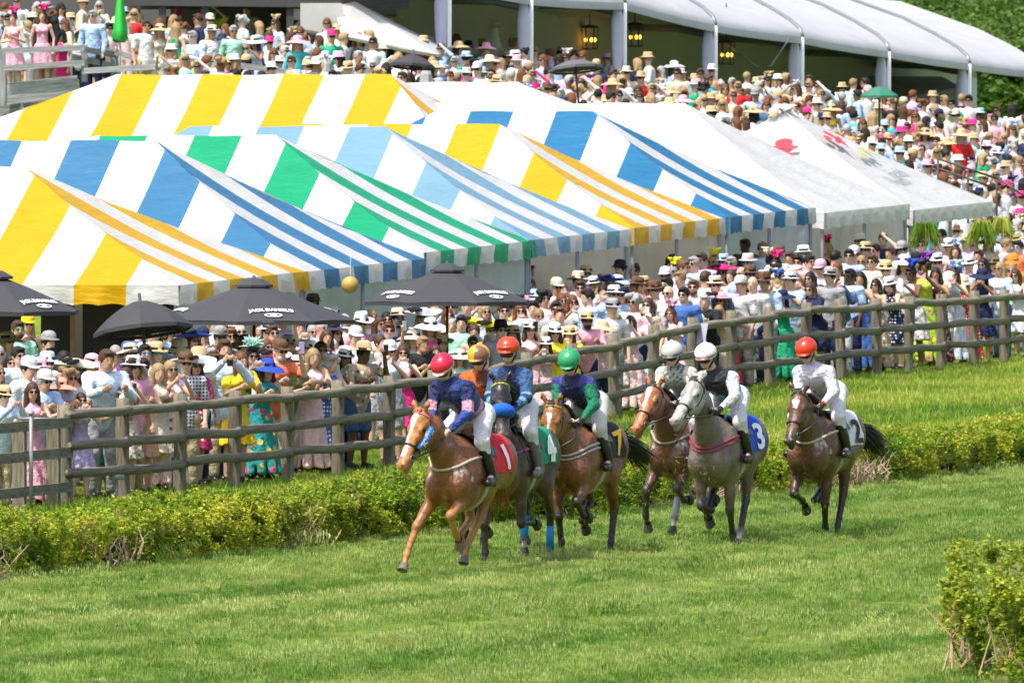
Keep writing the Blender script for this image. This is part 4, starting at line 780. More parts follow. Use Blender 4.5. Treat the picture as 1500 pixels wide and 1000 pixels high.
    for q in (-1, 1):                                                  # number on both sides
        p1 = s.hit((-.36, 0, 1.16), Vector((0, q * math.cos(rad(22)), math.sin(rad(22)))), .42, .05); pu = s.hit((-.36, 0, 1.16), Vector((0, q * math.cos(rad(55)), math.sin(rad(55)))), .42, .05); pd = s.hit((-.36, 0, 1.16), Vector((0, q * math.cos(rad(-8)), math.sin(rad(-8)))), .42, .05); y = (pu - pd).normalized(); x = Vector((-q, 0, 0)); x = (x - y * x.dot(y)).normalized(); n_ = x.cross(y); tm = text_mesh(num, numsize, 'number', mat_plain('number_print', numcol or (.8, .8, .8), .7, 0, .02, 5, 0), extrude=0, offset=.012); bm = bmesh.new(); bm.from_mesh(tm); bmesh.ops.triangulate(bm, faces=bm.faces); [bmesh.ops.subdivide_edges(bm, edges=[e for e in bm.edges if e.calc_length() > .05], cuts=1) for _ in range(4)]; bmesh.ops.triangulate(bm, faces=bm.faces); bm.to_mesh(tm); bm.free(); o = link('number', tm, root)
        for vt in tm.vertices: q_ = p1 + x * vt.co.x + y * vt.co.y; cc = Vector((q_.x, 0, 1.16)); dd = q_ - cc; h_ = s.hit(cc, dd, .42, .046); vt.co = h_
    jockey(root, s, jock, q=1); return root
def Mt(HM): return [[HM[j][i] for i in range(3)] for j in range(3)] if False else [[HM[0][i], HM[1][i], HM[2][i]] for i in range(3)] and [[HM[j][i] for j in range(3)] for i in range(3)]
M['hoof'] = mat_plain('dark_hoof', (.05, .042, .036), .6, 0, .3, 20, .3); M['palehoof'] = mat_plain('brown_hoof', (.14, .11, .085), .6, 0, .3, 20, .3)
HATC = {}
def jockey(hroot, hs, J, q=1):
    mw = hroot.matrix_world if False else Matrix.LocRotScale(hroot.location, hroot.rotation_euler, (1, 1, 1)); root = empty('person', mw @ Vector((0, 0, 1.0)), hroot.rotation_euler.z, label=J['label'], cat='jockey', group='jockeys riding in the race'); OFF = Vector((0, 0, 1.0))
    hand = Vector(J['hand']); hd = Vector(J['head']); pel = Vector(J.get('pelvis', (-.16, 0, 1.80))); ch = Vector(J.get('chest', (.33, 0, 2.04))); yaw = rad(J.get('yaw', 0)); lat = Vector((-math.sin(yaw), math.cos(yaw), 0))
    ch = ch + Vector((.05, 0, -.045))
    sh = {q: ch + lat * q * .185 + Vector((.03, 0, .03)) for q in (-1, 1)}; el = {q: sh[q].lerp(hand, .5) + Vector((-.05, q * J.get('elb', .13), -.03)) for q in (-1, 1)}; hn = {q: hand + Vector((0, q * .065, 0)) for q in (-1, 1)}
    hip = {q: pel + Vector((.02, q * .11, -.02)) for q in (-1, 1)}; kn = {q: Vector(J.get('knee', (.32, .28, 1.48))) * 1 for q in (-1, 1)}; kn[-1].y *= -1; an = {q: Vector((.17, q * .345, 1.10)) for q in (-1, 1)}; to = {q: Vector((.34, q * .37, 1.03)) for q in (-1, 1)}
    SK = (.62, .38, .28); lo, hi = (-.4, -.6, .9), (1.2, .6, 2.6)
    def shift(me):
        n = len(me.vertices); a = np.empty(n * 3, np.float32); me.vertices.foreach_get('co', a); a = a.reshape(-1, 3); a -= np.array(list(OFF), np.float32); me.vertices.foreach_set('co', a.ravel()); me.update(); return me
    f = Vector(J.get('look', (.85, 0, -.5))).normalized(); L = Vector((0, 0, 1)).cross(f).normalized(); Up = f.cross(L); HM = Mt([list(f), list(L), list(Up)]); h = lambda a, b, c: hd + f * a + L * b + Up * c
    b = Sdf(lo, hi, .0115)
    b.ell(h(0, 0, .01), (.098, .078, .108), .02, SK, HM).ell(h(.035, 0, -.06), (.062, .058, .062), .02, SK, HM).ell(h(.098, 0, -.02), (.018, .013, .024), .012, (.68, .36, .28), HM).ell(h(.085, 0, -.065), (.014, .026, .008), .008, (.5, .2, .18), HM)
    for q in (-1, 1): b.ell(h(-.005, q * .08, -.01), (.02, .012, .032), .01, SK, HM)
    b.cap(hd + Up * -.04 - f * .03, ch + Vector((.04, 0, .02)), .056, .07, .04, SK); b.cap(ch, pel, .13, .12, .05, SK, 1.15)
    for q in (-1, 1):
        b.cap(ch + lat * q * .1, sh[q], .08, .06, .04, SK); b.cap(sh[q], el[q], .05, .042, .03, SK); b.cap(el[q], hn[q] - (hn[q] - el[q]).normalized() * .03, .04, .027, .03, SK)
        b.cap(hip[q], kn[q], .095, .062, .05, SK); b.cap(kn[q], an[q], .058, .038, .03, SK); b.cap(an[q], to[q], .036, .03, .02, SK)
        pa = hn[q]; dr = (hn[q] - el[q]).normalized(); b.ell(pa + dr * .03, (.035, .022, .034), .015, SK); dn = Vector((0, 0, -1))
        for k in range(4): a = pa + dr * (.055 - .002 * k) + Vector((0, q * .008, .030 - .019 * k)); m1 = a + Vector((0, -q * .028, -.004)) + dr * .012; m2 = m1 + Vector((0, -q * .008, 0)) - dr * .03; b.cap(a, m1, .011, .010, .005, SK); b.cap(m1, m2, .010, .009, .005, SK)
        b.cap(pa + Vector((0, -q * .012, .03)), pa + dr * .05 + Vector((0, -q * .03, .042)), .012, .010, .008, SK)
    link('body', shift(b.mesh('body', M['jskin'], SK)), root)
    if J.get('gloves', True):
        g = Sdf(lo, hi, .012)
        for q in (-1, 1):
            dr = (hn[q] - el[q]).normalized(); pa = hn[q]; g.ell(pa + dr * .03, (.043, .03, .042), .015); g.cap(pa - dr * .05, pa, .036, .034, .02)
            for k in range(4): a = pa + dr * (.055) + Vector((0, q * .008, .032 - .020 * k)); m1 = a + Vector((0, -q * .028, -.004)) + dr * .012; g.cap(a, m1, .0135, .013, .004); g.cap(m1, m1 - dr * .03, .013, .012, .004)
        link('gloves', shift(g.mesh('gloves', M['black'])), root)
    # silks
    c = Sdf(lo, hi, .0125); c.cap(ch + Vector((.05, 0, .01)), pel, .158, .15, .06, None, 1.12); c.ell(ch, (.14, .20, .13), .05); c.cap(ch + Vector((.03, 0, .05)), hd.lerp(ch, .55), .085, .066, .03)
    c.ell(ch.lerp(pel, .4) + Vector((-.03, 0, .04)), (.19, .17, .12), .06)
    for q in (-1, 1): c.cap(ch + lat * q * .1, sh[q], .1, .088, .05); c.cap(sh[q], el[q], .078, .066, .03); c.cap(el[q], hn[q] - (hn[q] - el[q]).normalized() * .06, .064, .042, .03)
    axis = (ch - pel).normalized(); pf = J['silk']
    def paint(V, C):
        t = (V - np.array(pel)) @ np.array(axis) / (ch - pel).length                     # 0 waist .. 1 neck
        D = []
        for q in (-1, 1):
            for a, bb in ((sh[q], el[q]), (el[q], hn[q])):
                aa = np.array(a); ab = np.array(bb - a); tt = np.clip(((V - aa) @ ab) / (ab @ ab), 0, 1); D.append((np.linalg.norm(V - aa - tt[:, None] * ab, axis=1), tt))
        dist = np.stack([x[0] for x in D]); k = dist.argmin(0); arm = (dist.min(0) < .10) & ((np.abs((V - np.array(ch)) @ np.array(lat)) > .15)); at_ = np.stack([x[1] for x in D])[k, np.arange(len(V))] * .5 + np.where(k % 2 == 1, .5, 0)
        side = (V - np.array(ch)) @ np.array(lat); out = np.zeros((len(V), 3)); 
        for i in range(len(V)): out[i] = pf(t[i], side[i], bool(arm[i]), at_[i], V[i])
        return out
    link('silks', shift(c.mesh('silks', M['silk'], (1, 1, 1), extra=lambda V, C: paint(V, C), smooth_it=1)), root)
    # breeches, boots
    p = Sdf(lo, hi, .0125); p.cap(pel + Vector((.05, 0, .0)), pel + Vector((-.04, 0, -.02)), .15, .15, .04, None, 1.1)
    for q in (-1, 1): p.cap(hip[q], kn[q], .128, .082, .05); p.cap(kn[q], kn[q].lerp(an[q], .3), .08, .068, .04); p.ell(hip[q] + Vector((-.06, 0, -.02)), (.13, .11, .13), .05)
    link('breeches', shift(p.mesh('breeches', J.get('bmat', M['breech']))), root)
    for q in (-1, 1):
        t = Sdf(lo, hi, .012); t.cap(kn[q].lerp(an[q], .22), kn[q].lerp(an[q], .6), .076, .068, .02, None, .85); t.cap(kn[q].lerp(an[q], .6), an[q] + Vector((0, 0, -.02)), .066, .056, .02); t.cap(an[q] + Vector((-.03, 0, -.045)), to[q] + Vector((.015, 0, -.005)), .052, .046, .025); t.cap(an[q] + Vector((-.05, 0, -.06)), an[q] + Vector((-.045, 0, -.095)), .035, .035, .01)
        link('boot', shift(t.mesh('boot', J.get('boot', M['black']))), root)
    mb = MB()
    # helmet
    hc = Sdf(lo, hi, .011); hcol = J['cap']; hc.ell(h(-.008, 0, .062), (.150, .132, .126), .02, None, HM); n0, c0 = np.array(list(Up)), np.array(list(h(0, 0, .012))); hc.cut(lambda P: -((P[0] - c0[0]) * n0[0] + (P[1] - c0[1]) * n0[1] + (P[2] - c0[2]) * n0[2])); hc.ell(h(.105, 0, .030), (.07, .09, .014), .015, None, HM); hc.ell(h(-.03, 0, .192), (.018, .018, .013), .01)
    def hp_(V, C):
        Q = V - np.array(list(hd)); a, bq, cc = [Q @ np.array(list(e)) for e in (f, L, Up)]; o = np.zeros_like(C); o[:] = hcol[0]
        if J.get('quarter'): o[(a * bq > 0)] = hcol[1]
        if J.get('band'): o[np.abs(cc - .045) < .012] = J['band']
        return o
    link('riding_helmet', shift(hc.mesh('riding_helmet', M['helm'], hcol[0], extra=hp_)), root)
    gg = Sdf(lo, hi, .009); gg.ell(h(.066, 0, -.010), (.054, .086, .036), .01, None, HM); link('goggles', shift(gg.mesh('goggles', M['lens'])), root)
    st2 = MB(); st2.tube([h(-.02, .09, .03), h(.0, .088, -.04), h(.04, .05, -.10), h(.04, -.05, -.10), h(0, -.088, -.04), h(-.02, -.09, .03)], .012, 6); me = st2.mesh('chin_strap', M['black'], True); link('chin_strap', shift(me), root)
    if J.get('topgog'): g2 = Sdf(lo, hi, .009); g2.ell(h(.11, 0, .085), (.045, .085, .03), .01, None, HM); link('spare_goggles', shift(g2.mesh('spare_goggles', mat_plain('red_goggles', (.55, .05, .02), .15, 0, .1, 9, 0))), root)
    # stirrups belong to the horse; whip is held
    for q in (-1, 1):
        mb = MB(); c_ = an[q] + Vector((.07, 0, -.09)); mb.tube([c_ + Vector((0, q * .0, .10)), c_ + Vector((0, .055, .04)), c_ + Vector((0, .055, -.01)), c_ + Vector((0, -.055, -.01)), c_ + Vector((0, -.055, .04)), c_ + Vector((0, 0, .10))], .007, 5); mb.build('stirrup', M['metal'], hroot, smooth=True)
        mb = MB(); mb.tube([c_ + Vector((0, 0, .10)), Vector((.16, q * .30, 1.35))], .014, 5); mb.build('stirrup_leather', M['strap'], hroot, smooth=True)
    if J.get('whip'):
        e0, e1 = [Vector(x) for x in J['whip']]; mb = MB(); mb.tube([e0, e0.lerp(e1, .3), e1], [.012, .008, .005], 6); mb.tube([e1, e1 + (e1 - e0).normalized() * .06], [.014, .016], 4); me = mb.mesh('riding_whip', M['black'], True); o = link('riding_whip', me, label=J['whiplabel'], cat='whip', group='riding whips'); o.location = mw @ Vector((0, 0, 0)); o.rotation_euler = hroot.rotation_euler
M['helm'] = mat_vc('helmet_silk', .3, .15, 6, .02, .5, var=.04)
navy, pink, blu = (.012, .02, .10), (.62, .30, .42), (.025, .06, .28)
def silk1(t, s, arm, a, V):
    if arm: return navy if a < .28 else (pink if a < .5 else blu)
    if t < .42: z = t * 5.2 + abs(((s * 9) % 2) - 1) * .6; return pink if int(z * 1.2) % 2 == 0 else navy
    return navy if s < .05 else (.02, .05, .2)
def silk2(t, s, arm, a, V): return (.62, .12, .01) if (arm or int((t * 3 + s * 4)) % 2) else (.12, .03, .015)
def silk3(t, s, arm, a, V):
    b, l, n = (.04, .10, .24), (.14, .33, .52), (.012, .03, .10)
    if arm: return l if (.42 < a < .50 or .58 < a < .66) else (n if .50 <= a <= .58 else b)
    return l if .25 < t < .36 else (n if abs(s) < .11 else b)
def silk4(t, s, arm, a, V):
    if arm: return (.03, .03, .22) if a < .06 else (.0, .17, .075)
    return (.05, .05, .26) if abs(s) > .11 else (.01, .018, .07)
def silk5(t, s, arm, a, V):
    if arm: return (.58, .56, .47)
    return (.06, .09, .10) if (math.sin(V[1] * 75) * math.sin(V[2] * 75 + V[0] * 60) > .45 and abs(s) < .12) else ((.33, .34, .27) if abs(s) < .13 else (.6, .58, .5))
def silk6(t, s, arm, a, V):
    if arm: return (.62, .62, .65)
    return (.02, .02, .025) if (t > .86 or (s > .05 and t > .5)) else ((.22, .50, .68) if s > -.2 else (.75, .75, .78))
def silk7(t, s, arm, a, V):
    if arm: return (.72, .04, .02) if a > .88 else (.66, .63, .72)
    return (.01, .01, .012) if (abs(s + .07) < .045 and .55 < t < .78) else (.57, .54, .63)
chest_b, chest_d = (.205, .072, .021), (.46, .19, .055)
bay, black = (.155, .062, .024), (.016, .012, .011)
horse(688, 838, 22, dict(poll=(1.06, -.14, 1.80), yaw=-24, pitch=56, FR=(.98, -.38, .20, 30), FL=(.62, .08, .46, -50), HR=(.0, -.12, .42, -40), HL=(.30, .02, .13, 22), ear=1, palehoof=True, redtail=True, maneside=-1),
      chest_b, chest_d, 'redhair', 'chestnut racehorse with white blaze leading the race, wearing red number 1 cloth', dict(blaze=(.02, .47, .026), muzzle=(.16, .11, .09), cheekpiece=1, lather=1, headc=(.46, .18, .045), brow=mat_plain('pink_browband', (.55, .12, .22), .6, 0, .05, 9, .1)), (.62, .012, .02), '1',
      dict(label='jockey in navy and pink diamond silks and crimson cap on the leading chestnut', hand=(.80, 0, 1.60), head=(.62, -.06, 2.30), chest=(.42, 0, 2.10), look=(.8, -.12, -.62), gloves=False, silk=silk1, cap=((.55, .012, .04),), band=(.7, .5, .5), whip=None), straps=dict(breast=(.42, .36, .28)), seed=1)
horse(724, 806, 20, dict(poll=(1.05, 0, 1.78), yaw=-5, pitch=50, FR=(.5, -.16, .2, -10), FL=(.75, .14, .35, -60), HR=(0, -.14, .14, 20), HL=(-.6, .14, .25, -40)),
      (.22, .08, .03), black, 'redhair', 'chestnut horse mostly hidden behind the leader, under the orange-capped jockey', dict(blaze=(.02, .47, .035), muzzle=(.12, .08, .07)), (.6, .3, .02), '2',
      dict(label='jockey in orange silks and orange and brown quartered cap, half hidden', hand=(.80, 0, 1.62), head=(.58, .02, 2.27), chest=(.38, 0, 2.05), look=(.95, 0, -.3), silk=silk2, cap=((.75, .33, .01), (.20, .09, .05)), quarter=1), seed=2)
horse(756, 822, 20, dict(poll=(1.0, .17, 2.06), yaw=26, pitch=58, FR=(.60, -.16, .13, 15), FL=(.05, .2, .46, -85), HR=(-.62, -.13, .26, -10), HL=(-.74, .15, .13, 0), maneside=1),
      (.075, .036, .022), black, 'horsehair', 'dark bay horse with black hood and blue shadow roll, blue leg bandages', dict(sheep=(.01, .12, .62), muzzle=(.10, .07, .055), brow=mat_plain('yellow_browband', (.5, .45, .05), .6, 0, .3, 60, .1)), (.0, .22, .10), '4',
      dict(label='jockey in blue hooped silks and red cap with spare goggles, upright on dark horse', hand=(.72, .10, 1.72), head=(.40, .05, 2.42), chest=(.22, .04, 2.16), pelvis=(-.10, 0, 1.80), look=(.97, 0, -.2), silk=silk3, cap=((.60, .05, .015),), topgog=1, whip=((.70, .16, 1.70), (.52, .33, 1.22)), whiplabel='thin black whip held by the jockey in blue hooped silks', knee=(.34, .30, 1.50), boot=mat_plain('grey_boot', (.12, .12, .12), .4, 0, .2, 9, .2)), leg_mark=dict(HL=(.01, .22, .55), HR=(.01, .22, .55)), straps=dict(breast=(.30, .06, .30)), hood=(.022, .02, .022), seed=3)
horse(858, 811, 19, dict(poll=(1.02, -.06, 1.76), yaw=-2, pitch=66, FR=(.42, -.16, .15, -5), FL=(.55, .15, .48, -85), HR=(-.30, -.15, .38, -60), HL=(-.46, .16, .13, 16), tail=(-.52, .26, -.22), maneside=1),
      (.20, .075, .025), black, 'horsehair', 'bright bay horse with white star and black tail streaming, carrying green-capped jockey', dict(blaze=(.10, .30, .02), muzzle=(.06, .045, .04), headc=(.30, .12, .035), lather=0, brow=mat_plain('gold_browband', (.4, .3, .08), .5, 0, .4, 80, .1)), (.015, .015, .015), '7',
      dict(label='jockey in green and navy silks with green cap and pale grey breeches', hand=(.74, .12, 1.58), head=(.58, .0, 2.24), chest=(.36, 0, 2.02), look=(.85, -.02, -.5), silk=silk4, cap=((.02, .27, .10),), bmat=mat_plain('grey_breeches', (.5, .49, .46), .6, 0, .08, 5, .5, .03)), straps=dict(breast=(.35, .33, .30), double=1), numcol=(.8, .45, .02), seed=4)
horse(1006, 787, 20, dict(poll=(1.10, -.03, 1.84), yaw=-14, pitch=44, FR=(.78, -.26, .30, -35), FL=(.52, .14, .48, -95), HR=(.20, -.10, .13, 25), HL=(-.25, .14, .34, -60), maneside=1),
      (.145, .058, .03), black, 'horsehair', 'dark bay horse with small blaze running on the inside of the grey', dict(blaze=(.04, .28, .022), muzzle=(.08, .055, .05), lather=1, headc=(.36, .13, .04)), (.62, .04, .01), '5',
      dict(label='jockey in cream silks with dark printed body and pale grey cap', hand=(.82, .1, 1.66), head=(.54, .0, 2.23), chest=(.30, 0, 2.02), look=(.95, -.05, -.3), silk=silk5, cap=((.50, .49, .46),), band=(.05, .05, .05), whip=((.95, -.12, 1.62), (1.0, -.42, 1.35)), whiplabel='short black whip pointing down beside the dark bay horse', bmat=mat_plain('lilac_breeches', (.45, .45, .55), .6, 0, .08, 5, .5, .03)), leg_mark=dict(HR=(.3, .34, .38)), straps=dict(breast=(.33, .28, .2)), seed=5)
horse(1064, 797, 20, dict(poll=(1.06, -.02, 1.95), yaw=-14, pitch=38, FR=(.22, -.12, .42, -120), FL=(.24, .16, .13, 12), HR=(.40, -.14, .30, -50), HL=(-.05, .16, .15, 35), maneside=-1, pale=(.21, .14, .095), palehoof=False),
      (.155, .118, .088), (.03, .026, .024), 'horsehair', 'dappled grey horse with pale head wearing the blue number 3 cloth', dict(muzzle=(.20, .18, .16), grey_head=1), (.01, .07, .48), '3',
      dict(label='jockey in white and light blue silks with black yoke and white cap', hand=(.86, .14, 1.64), head=(.58, -.06, 2.25), chest=(.34, .03, 2.02), look=(.95, -.12, -.3), silk=silk6, cap=((.78, .72, .73),), band=(.25, .06, .08), whip=((.90, -.10, 1.62), (.80, -.34, 1.28)), whiplabel='black whip held low against the grey horse by the white-capped jockey'), leg_mark=dict(HL=None), straps=dict(breast=(.22, .03, .06), double=1), numsize=.46, seed=6)
horse(1208, 787, 20, dict(poll=(1.02, .02, 1.76), yaw=-4, pitch=54, FR=(.42, -.15, .46, -60), FL=(.28, .10, .13, 15), HR=(.05, -.12, .46, -100), HL=(-.08, .14, .14, 30), tail=(-.46, .26, -.24), maneside=1),
      (.12, .054, .024), black, 'horsehair', 'bay horse with white star at the rear, white cloth, black tail out to the side', dict(blaze=(.10, .19, .03), muzzle=(.05, .04, .035), lather=1), (.68, .68, .67), '2',
      dict(label='jockey in pale lilac silks with red cap and red cuffs on rearmost horse', hand=(.70, .12, 1.62), head=(.55, -.05, 2.27), chest=(.34, 0, 2.04), look=(.9, -.08, -.42), silk=silk7, cap=((.68, .035, .012),), whip=None), straps=dict(breast=(.42, .38, .30)), numcol=(.03, .03, .03), seed=7)
# ---------------------------------------------------------------- people: one sculpted body per pose and build, dressed in separate garments
PAL = dict(white=(.64, .64, .65), cream=(.60, .54, .43), black=(.015, .015, .017), navy=(.012, .02, .07), blue=(.05, .13, .38), lightblue=(.38, .52, .74), paleblue=(.55, .66, .80), royalblue=(.02, .06, .42), pink=(.78, .38, .48), hotpink=(.78, .03, .22), palepink=(.78, .56, .58), red=(.62, .02, .02), coral=(.75, .18, .08), orange=(.75, .22, .03), yellow=(.80, .55, .02), brightyellow=(.85, .78, .04), green=(.01, .33, .16), mint=(.35, .65, .50), lime=(.40, .62, .06), olive=(.14, .16, .05), teal=(.02, .30, .30), lavender=(.48, .40, .68), purple=(.22, .05, .36), khaki=(.42, .34, .20), tan=(.48, .35, .20), beige=(.58, .50, .38), grey=(.30, .30, .31), lightgrey=(.52, .53, .55), brown=(.12, .06, .03), straw=(.52, .39, .21), salmon=(.72, .30, .22), maroon=(.16, .015, .03), denim=(.06, .12, .24), peach=(.78, .42, .28), turquoise=(.05, .45, .48))
PALN = {k: dict(lightblue='light blue', paleblue='pale blue', royalblue='royal blue', hotpink='hot pink', palepink='pale pink', brightyellow='bright yellow', lightgrey='light grey').get(k, k) for k in PAL}
SKINS = [(.62, .38, .27), (.58, .34, .23), (.66, .42, .32), (.50, .28, .18), (.40, .21, .12), (.16, .075, .04), (.10, .045, .025)]
HAIRC = dict(blond=(.36, .25, .12), brown=(.07, .035, .018), dark=(.015, .011, .009), grey=(.38, .37, .36), auburn=(.15, .055, .022), fair=(.30, .19, .09))
POSES = {   # chest, pelvis, head (x right of picture, y towards the back, z up), elbows and hands by side (-1 = picture left)
 'rail': dict(ch=(0, -.10, 1.30), pe=(0, .10, .95), hd=(0, -.17, 1.56), el={-1: (-.25, -.26, 1.16), 1: (.25, -.26, 1.16)}, ha={-1: (-.13, -.46, 1.24), 1: (.14, -.46, 1.24)}, look=(.1, -1, -.1)),
 'phone': dict(ch=(0, -.05, 1.32), pe=(0, .06, .95), hd=(0, -.07, 1.60), el={-1: (-.26, -.24, 1.25), 1: (.26, -.24, 1.25)}, ha={-1: (-.07, -.42, 1.47), 1: (.07, -.42, 1.47)}, look=(.05, -1, -.05)),
 'onearm': dict(ch=(0, -.06, 1.31), pe=(0, .07, .95), hd=(.01, -.09, 1.58), el={-1: (-.27, -.20, 1.12), 1: (.26, -.26, 1.30)}, ha={-1: (-.14, -.43, 1.22), 1: (.13, -.42, 1.56)}, look=(.15, -1, -.08)),
 'stand': dict(ch=(0, 0, 1.33), pe=(0, .02, .95), hd=(0, -.02, 1.62), el={-1: (-.26, .02, 1.12), 1: (.26, .02, 1.12)}, ha={-1: (-.24, -.08, .88), 1: (.24, -.08, .88)}, look=(.0, -1, -.02)),
 'chest': dict(ch=(0, 0, 1.33), pe=(0, .03, .95), hd=(0, -.03, 1.62), el={-1: (-.25, -.04, 1.12), 1: (.26, -.04, 1.12)}, ha={-1: (-.02, -.24, 1.14), 1: (.06, -.28, 1.22)}, look=(-.1, -1, -.05)),
 'high': dict(ch=(0, -.01, 1.33), pe=(0, .03, .95), hd=(0, -.03, 1.61), el={-1: (-.24, -.08, 1.16), 1: (.30, -.16, 1.52)}, ha={-1: (-.10, -.28, 1.20), 1: (.20, -.32, 1.80)}, look=(.05, -1, .08)),
 'shade': dict(ch=(0, 0, 1.33), pe=(0, .03, .95), hd=(0, -.04, 1.61), el={-1: (-.27, -.02, 1.14), 1: (.34, -.16, 1.48)}, ha={-1: (-.15, -.24, 1.02), 1: (.10, -.17, 1.68)}, look=(.1, -1, 0)),
}
def skel(pose, fem):
    Pz = POSES[pose]; k = .165 if fem else .195; ch, pe, hd = Vector(Pz['ch']), Vector(Pz['pe']), Vector(Pz['hd']); sh = {q: ch + Vector((q * k, .0, .07)) for q in (-1, 1)}
    el = {q: Vector(Pz['el'][q]) * 1 for q in (-1, 1)}; ha = {q: Vector(Pz['ha'][q]) for q in (-1, 1)}; hip = {q: pe + Vector((q * .09, 0, -.04)) for q in (-1, 1)}; kn = {q: Vector((q * .10, .03, .50)) for q in (-1, 1)}; an = {q: Vector((q * .11, .07, .08)) for q in (-1, 1)}
    f = Vector(Pz['look']).normalized(); L = f.cross(Vector((0, 0, 1))).normalized(); U = L.cross(f); return ch, pe, hd, sh, el, ha, hip, kn, an, f, L, U
LO, HI = (-.55, -.62, -.03), (.55, .34, 2.0)
def body_mesh(pose, fem):
    ch, pe, hd, sh, el, ha, hip, kn, an, f, L, U = skel(pose, fem); s = Sdf(LO, HI, .0155); HM = Mt([list(f), list(L), list(U)]); h = lambda a, b, c: hd + f * a + L * b + U * c; W = (1, 1, 1); lip = (.85, .42, .42); e = .012
    s.ell(h(-.005, 0, .02), (.098, .076, .108), .02, W, HM).ell(h(.03, 0, -.055), (.060, .055, .062), .02, W, HM).ell(h(.094, 0, -.012), (.018, .012, .024), .012, (1, .85, .8), HM)
    for q in (-1, 1): s.ell(h(-.005, q * .078, -.005), (.02, .011, .03), .008, (1, .85, .8), HM)
    s.cap(hd - U * .03 - f * .02, ch + Vector((0, .02, .10)), .052 if fem else .06, .062, .03, W); r1 = (.115, .09) if fem else (.135, .115)
    s.cap(ch, pe.lerp(ch, .35), r1[0], r1[1], .06, W); s.cap(pe.lerp(ch, .35), pe, r1[1], .125 if fem else .12, .06, W); s.ell(pe, (.165 if fem else .155, .12, .12), .05, W)
    if fem: [s.ell(ch + Vector((q * .07, -.095, -.02)), (.062, .055, .06), .03, W) for q in (-1, 1)]
    ar = .85 if fem else 1
    for q in (-1, 1):
        s.cap(ch + Vector((q * .07, 0, .05)), sh[q], .075, .058 * ar, .04, W); s.cap(sh[q], el[q], .052 * ar, .042 * ar, .03, W); dr = (ha[q] - el[q]).normalized(); s.cap(el[q], ha[q] - dr * .02, .042 * ar, .027, .02, W)
        s.cap(hip[q], kn[q], .09, .06, .05, W); s.cap(kn[q], kn[q].lerp(an[q], .4), .058, .056, .03, W); s.cap(kn[q].lerp(an[q], .4), an[q], .056, .036, .03, W); s.cap(an[q] + Vector((0, -.01, -.035)), an[q] + Vector((q * .01, -.15, -.05)), .035, .028, .02, W)
        c = ha[q] + dr * .03; sd = dr.cross(Vector((0, -1, 0))); sd = sd.normalized() if sd.length > .3 else Vector((1, 0, 0)); s.ell(c, (.036, .022, .040), .015, W); nn = sd.cross(dr).normalized()
        for k in range(4): a = c + dr * .03 + sd * (.030 - .02 * k); m1 = a + dr * .03 - nn * .008; s.cap(a, m1, .0115, .0105, .005, W); s.cap(m1, m1 + dr * .012 - nn * .026, .0105, .009, .004, W)
        s.cap(c + sd * .02 - dr * .01, c + sd * .055 + dr * .02, .0125, .0105, .008, W)
    v0 = s.mesh('body_t', None, W); n = len(v0.vertices); V = np.empty(n * 3, np.float32); v0.vertices.foreach_get('co', V); V = V.reshape(-1, 3); q = np.empty(len(v0.loops), np.int32); v0.loops.foreach_get('vertex_index', q); Fq = [tuple(x) for x in q.reshape(-1, 4)]; C = np.empty(n * 4, np.float32); v0.attributes['col'].data.foreach_get('color', C); C = C.reshape(-1, 4)[:, :3]; bpy.data.meshes.remove(v0)
    VV = [tuple(x) for x in V]; CC = [tuple(x) for x in C]
    def disc(c, ax, ay, nrm, colr, m=8, bulge=.004):
        b = len(VV); VV.append(tuple(c + nrm * bulge)); CC.append(colr)
        for i in range(m): a = 6.283 * i / m; VV.append(tuple(c + ax * math.cos(a) + ay * math.sin(a))); CC.append(colr)
        for i in range(m): Fq.append((b, b + 1 + i, b + 1 + (i + 1) % m))
    for q_ in (-1, 1):
        disc(h(.088, q_ * .032, .022), L * .014, U * .006, f, (.9, .95, 1.0)); disc(h(.090, q_ * .032, .022), L * .006, U * .006, f, (.05, .05, .05)); disc(h(.090, q_ * .033, .042), L * .018, U * .0045, f, (.22, .18, .15))
    disc(h(.091, 0, -.055), L * .021, U * .007, f, lip); return npmesh('person_body', VV, Fq, M['skin'], True, col=np.array(CC))
